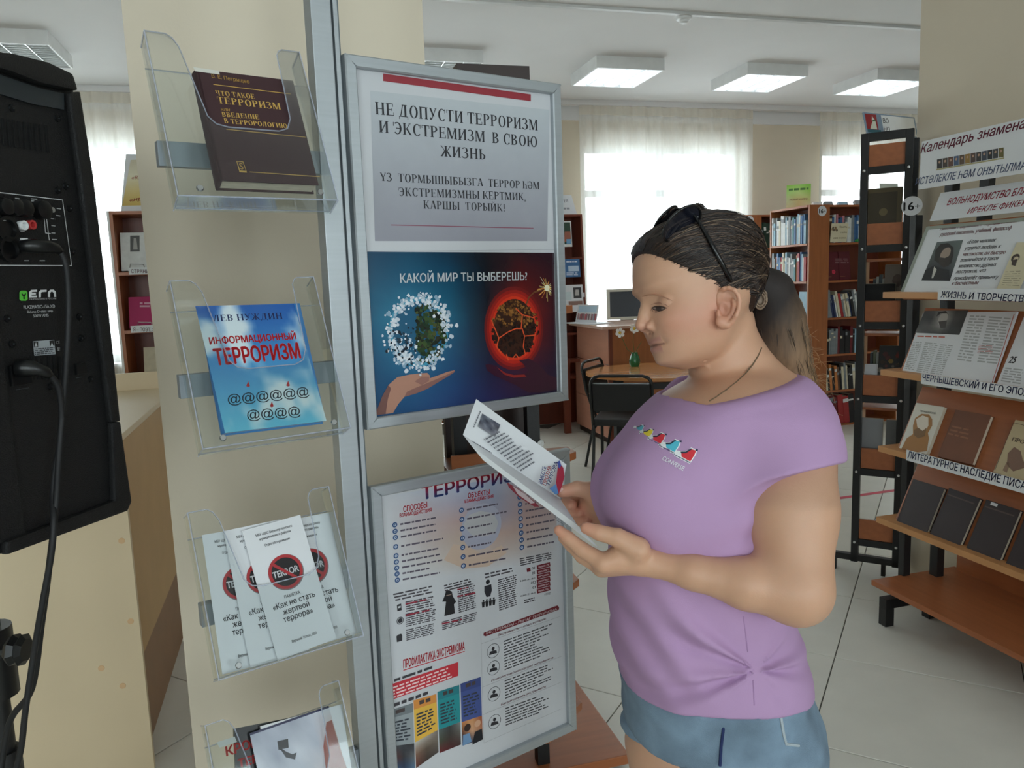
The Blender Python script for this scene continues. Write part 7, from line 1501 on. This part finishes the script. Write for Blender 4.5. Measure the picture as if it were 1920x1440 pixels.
for (hx, hy, bx, by, d) in ((1162, 624, 1176, 655, 0), (1189, 616, 1187, 640, .03), (1203, 640, 1196, 652, -.02)):
    Y_ = vp[1]-.01; a, b_, c_ = vp+np.array([0, 0, .09]), atY(bx, by, Y_), atY(hx, hy, Y_); st = MB().tube([a, .5*(a+b_), b_, c_], .0022, 6); sO = st.build('stem', STEM, vs_)
    m = MB(); 
    for s in (-1, 1): m.add([b_, b_+np.array([s*.012, -.004, .012]), b_+np.array([s*.03, 0, .05]), b_+np.array([s*.006, .003, .02])], [(0, 1, 2, 3)])
    m.build('leaf', mat('pale_leaf', (130, 160, 120), .6), sO)
    if hx < 1200:
        nn = nrm(np.array([-.1, -1, .15]))
        for k in range(6):
            t = k*1.047+.3; e = np.array([math.cos(t), 0, math.sin(t)]); e = e-(e @ nn)*nn; e /= np.linalg.norm(e); s_ = np.cross(nn, e); m = MB(); P_ = [c_+e*u+s_*v+nn*w for u, v, w in ((.008, 0, .004), (.02, .013, .008), (.034, .012, .012), (.040, 0, .010), (.034, -.012, .012), (.02, -.013, .008))]; m.add(P_+[p-nn*.002 for p in P_], [(0, 1, 2, 3, 4, 5), (11, 10, 9, 8, 7, 6)]+[(i, (i+1) % 6, 6+(i+1) % 6, 6+i) for i in range(6)]); m.build('petal', PET, vs_)
        MB().lathe([(0, .012), (.008, .010), (.011, .004), (.011, 0)], c_, nn, 12).build('flower_centre', YC, vs_, smooth=True)
# ------------------------------------------------------------------ chairs: tubular frame, padded seat and back
BF = mat('black_vinyl', (15, 15, 17), .5, var=.15, bump=.15, bscale=200)
def chair(label, cx, cy, ang, s=1.):
    r = thing('chair', label, 'chair', (cx, cy, 0), 'black tubular chairs at the oval table'); X_ = np.array([math.cos(ang), math.sin(ang), 0]); Y_ = np.array([-math.sin(ang), math.cos(ang), 0]); O_ = np.array([cx, cy, 0]); W_ = lambda x, y, z: O_+X_*x+Y_*y+np.array([0, 0, z])
    w, R = .20, .011
    arc = [(-w, -.19, .46), (-w, -.235, .60), (-w, -.265, .74)]+[(-w+.06*(1-math.cos(t)), -.268-.004*math.sin(t), .74+.06*math.sin(t)) for t in (.5, 1.0, 1.57)]; arc = arc+[(-x, y, z) for x, y, z in arc[::-1]]
    MB().tube([W_(*p) for p in arc], R, 8).build('back_frame', BLKMET, r, smooth='all')
    fr = Fr(W_(-w+.012, -.232, .565), X_, W_(0, -.268, .75)-W_(0, -.232, .565)); MB().fbox(fr, 0, 2*w-.024, 0, .19, -.012, .018).build('backrest', BF, r, bevel=.01)
    MB().fbox(Fr(W_(-w, -.20, .45), X_, Y_), 0, 2*w, 0, .40, 0, .05).build('seat', BF, r, bevel=.018)
    for sx in (-1, 1):
        MB().tube([W_(sx*w, -.19, .47), W_(sx*w, -.16, .40), W_(sx*w, -.21, .20), W_(sx*(w+.01), -.25, .0)], R, 8).build('leg', BLKMET, r, smooth='all'); MB().tube([W_(sx*w, -.16, .43), W_(sx*w, .17, .44), W_(sx*w, .20, .40), W_(sx*(w+.005), .215, .0)], R, 8).build('leg', BLKMET, r, smooth='all')
    MB().tube([W_(-w, .18, .43), W_(w, .18, .43)], R*.8, 8).build('seat_rail', BLKMET, r)
    return r
pc = atZ(1165, 905, 0); chair('black chair with its back to the viewer in front of the oval table', 2.15, 4.84, -.54)
chair('black chair further back at the left end of the oval table', 2.40, 5.42, 3.927)
bag = thing('black_bag', 'dark bag lying on the floor beneath the nearer black chair', 'bag', (2.72, 5.62, 0)); MB().lathe([(0, 0), (.10, 0), (.13, .04), (.12, .12), (.07, .17), (0, .18)], (2.72, 5.62, 0), n=18).build('body', BF, bag, smooth=True); MB().tube([(2.64, 5.62, .15), (2.66, 5.6, .24), (2.77, 5.6, .24), (2.8, 5.62, .15)], .008, 8).build('strap', BF, bag)
# ------------------------------------------------------------------ bookcase at left, behind the counter
FG = Fr((-.985, 5.0, 0), (1, 0, 0), (0, 0, 1)); cg = case('bookcase', 'cherry bookcase with a white edge showing left of the cream pillar', FG, 1.1, .28, (1.915, 1.565, 1.225, .88, .5, .1), True, True); MB().fbox(FG, -.012, 0, 0, 1.915, -.28, .004).build('white_edge', WHPL, cg)
def p_port(m, f, w, h): m.poly(f, [(w*.25, h*.5), (w*.5, h*.5), (w*.52, h*.92), (w*.27, h*.92)], .0004, (96, 96, 96)); m.poly(f, [(w*.33, h*.55), (w*.45, h*.55), (w*.43, h*.85), (w*.36, h*.85)], .0006, (170, 168, 164))
facing('white_album', 'white album with a small grey portrait on the left bookcase', 228, 292, 432, 508, 5.03, BM['white'], pr_=p_port, lean=.25)
facing('magenta_book', 'magenta book leaning on the second shelf of the left bookcase', 243, 296, 553, 616, 5.03, mat('magenta_cover', (176, 34, 96), .4), lean=.3, pr_=lambda m, f, w, h: m.lines(f, [(262, 566), (284, 566), (284, 577), (262, 577)], 2, (220, 170, 190), .6, .0006, .3))
facing('cream_booklet', 'cream booklet on the lower shelf of the left bookcase', 272, 300, 648, 727, 5.03, BM['cream'], lean=.3)
for (x, y, t, t1, lb) in ((242, 503, 'СТРАНИЦЫ', (292, 512), 'white label under the white album on the left bookcase'), (246, 612, 'Я – ПОЭТ, ЭТИМ', (306, 622), 'white label under the magenta book on the left bookcase')):
    fr = Fr(atY(x, y+12, 4.985), (1, 0, 0), (0, 0, 1)); r = thing('shelf_label', lb, 'label', fr.o, 'white labels on the left bookcase'); MB().fbox(fr, 0, .22, 0, .040, 0, .001).build('sheet', PAPER, r); m = MB(); g = fr.off(0, 0, .001); put(m, g, t, (x+4, y+9), t1, 7, (120, 70, 90), .0006, .01); m.build('lettering', PRINT, r)
for (x, y) in ((252, 500), (266, 608)):
    p = atY(x, y, 5.012); p[2] = (1.567 if y < 550 else 1.227)+.0105; m = MB(); m.tube([p+np.array([-.03, 0, -.01]), p+np.array([-.02, 0, .035]), p+np.array([.05, 0, .03]), p+np.array([.06, 0, -.01])], .0025, 6); tag(m.build('wire_holder', CHROME), 'bent wire book holder in front of the '+('white album' if y < 550 else 'magenta book'), 'holder', 'wire book holders')
fr = Fr((atY(226, 387, 5.06)[0], 5.06, 1.917), (1, 0, 0), (0, .1, 1)); r = thing('folded_sign', 'folded yellow and white sign with red script on the left bookcase', 'sign', fr.P(.05, 0)); m = MB(); m.prism(fr, [(0, 0), (.30, 0), (.36, .335), (.05, .335)], -.003, 0); m.build('sheet', PAPER, r); m = MB(); m.vc = {}; k0 = 0
m.pic(fr, [(245, 300), (285, 298), (270, 385), (229, 386)], [[(206, 196, 170), (214, 206, 180)], [(232, 226, 200), (230, 222, 196)], [(222, 202, 140), (226, 206, 140)], [(206, 176, 90), (210, 180, 96)]], .0006); put(m, fr, '«Время', (247, 336), (285, 334), 6, (170, 60, 50), .001, .01, .3); put(m, fr, '«ирек', (243, 378), (285, 374), 7, (170, 60, 50), .001, .01, .3); m.build('sign_print', PRINT, r)
for _o in list(bpy.data.objects):
    if '_base' in _o: del _o['_base']
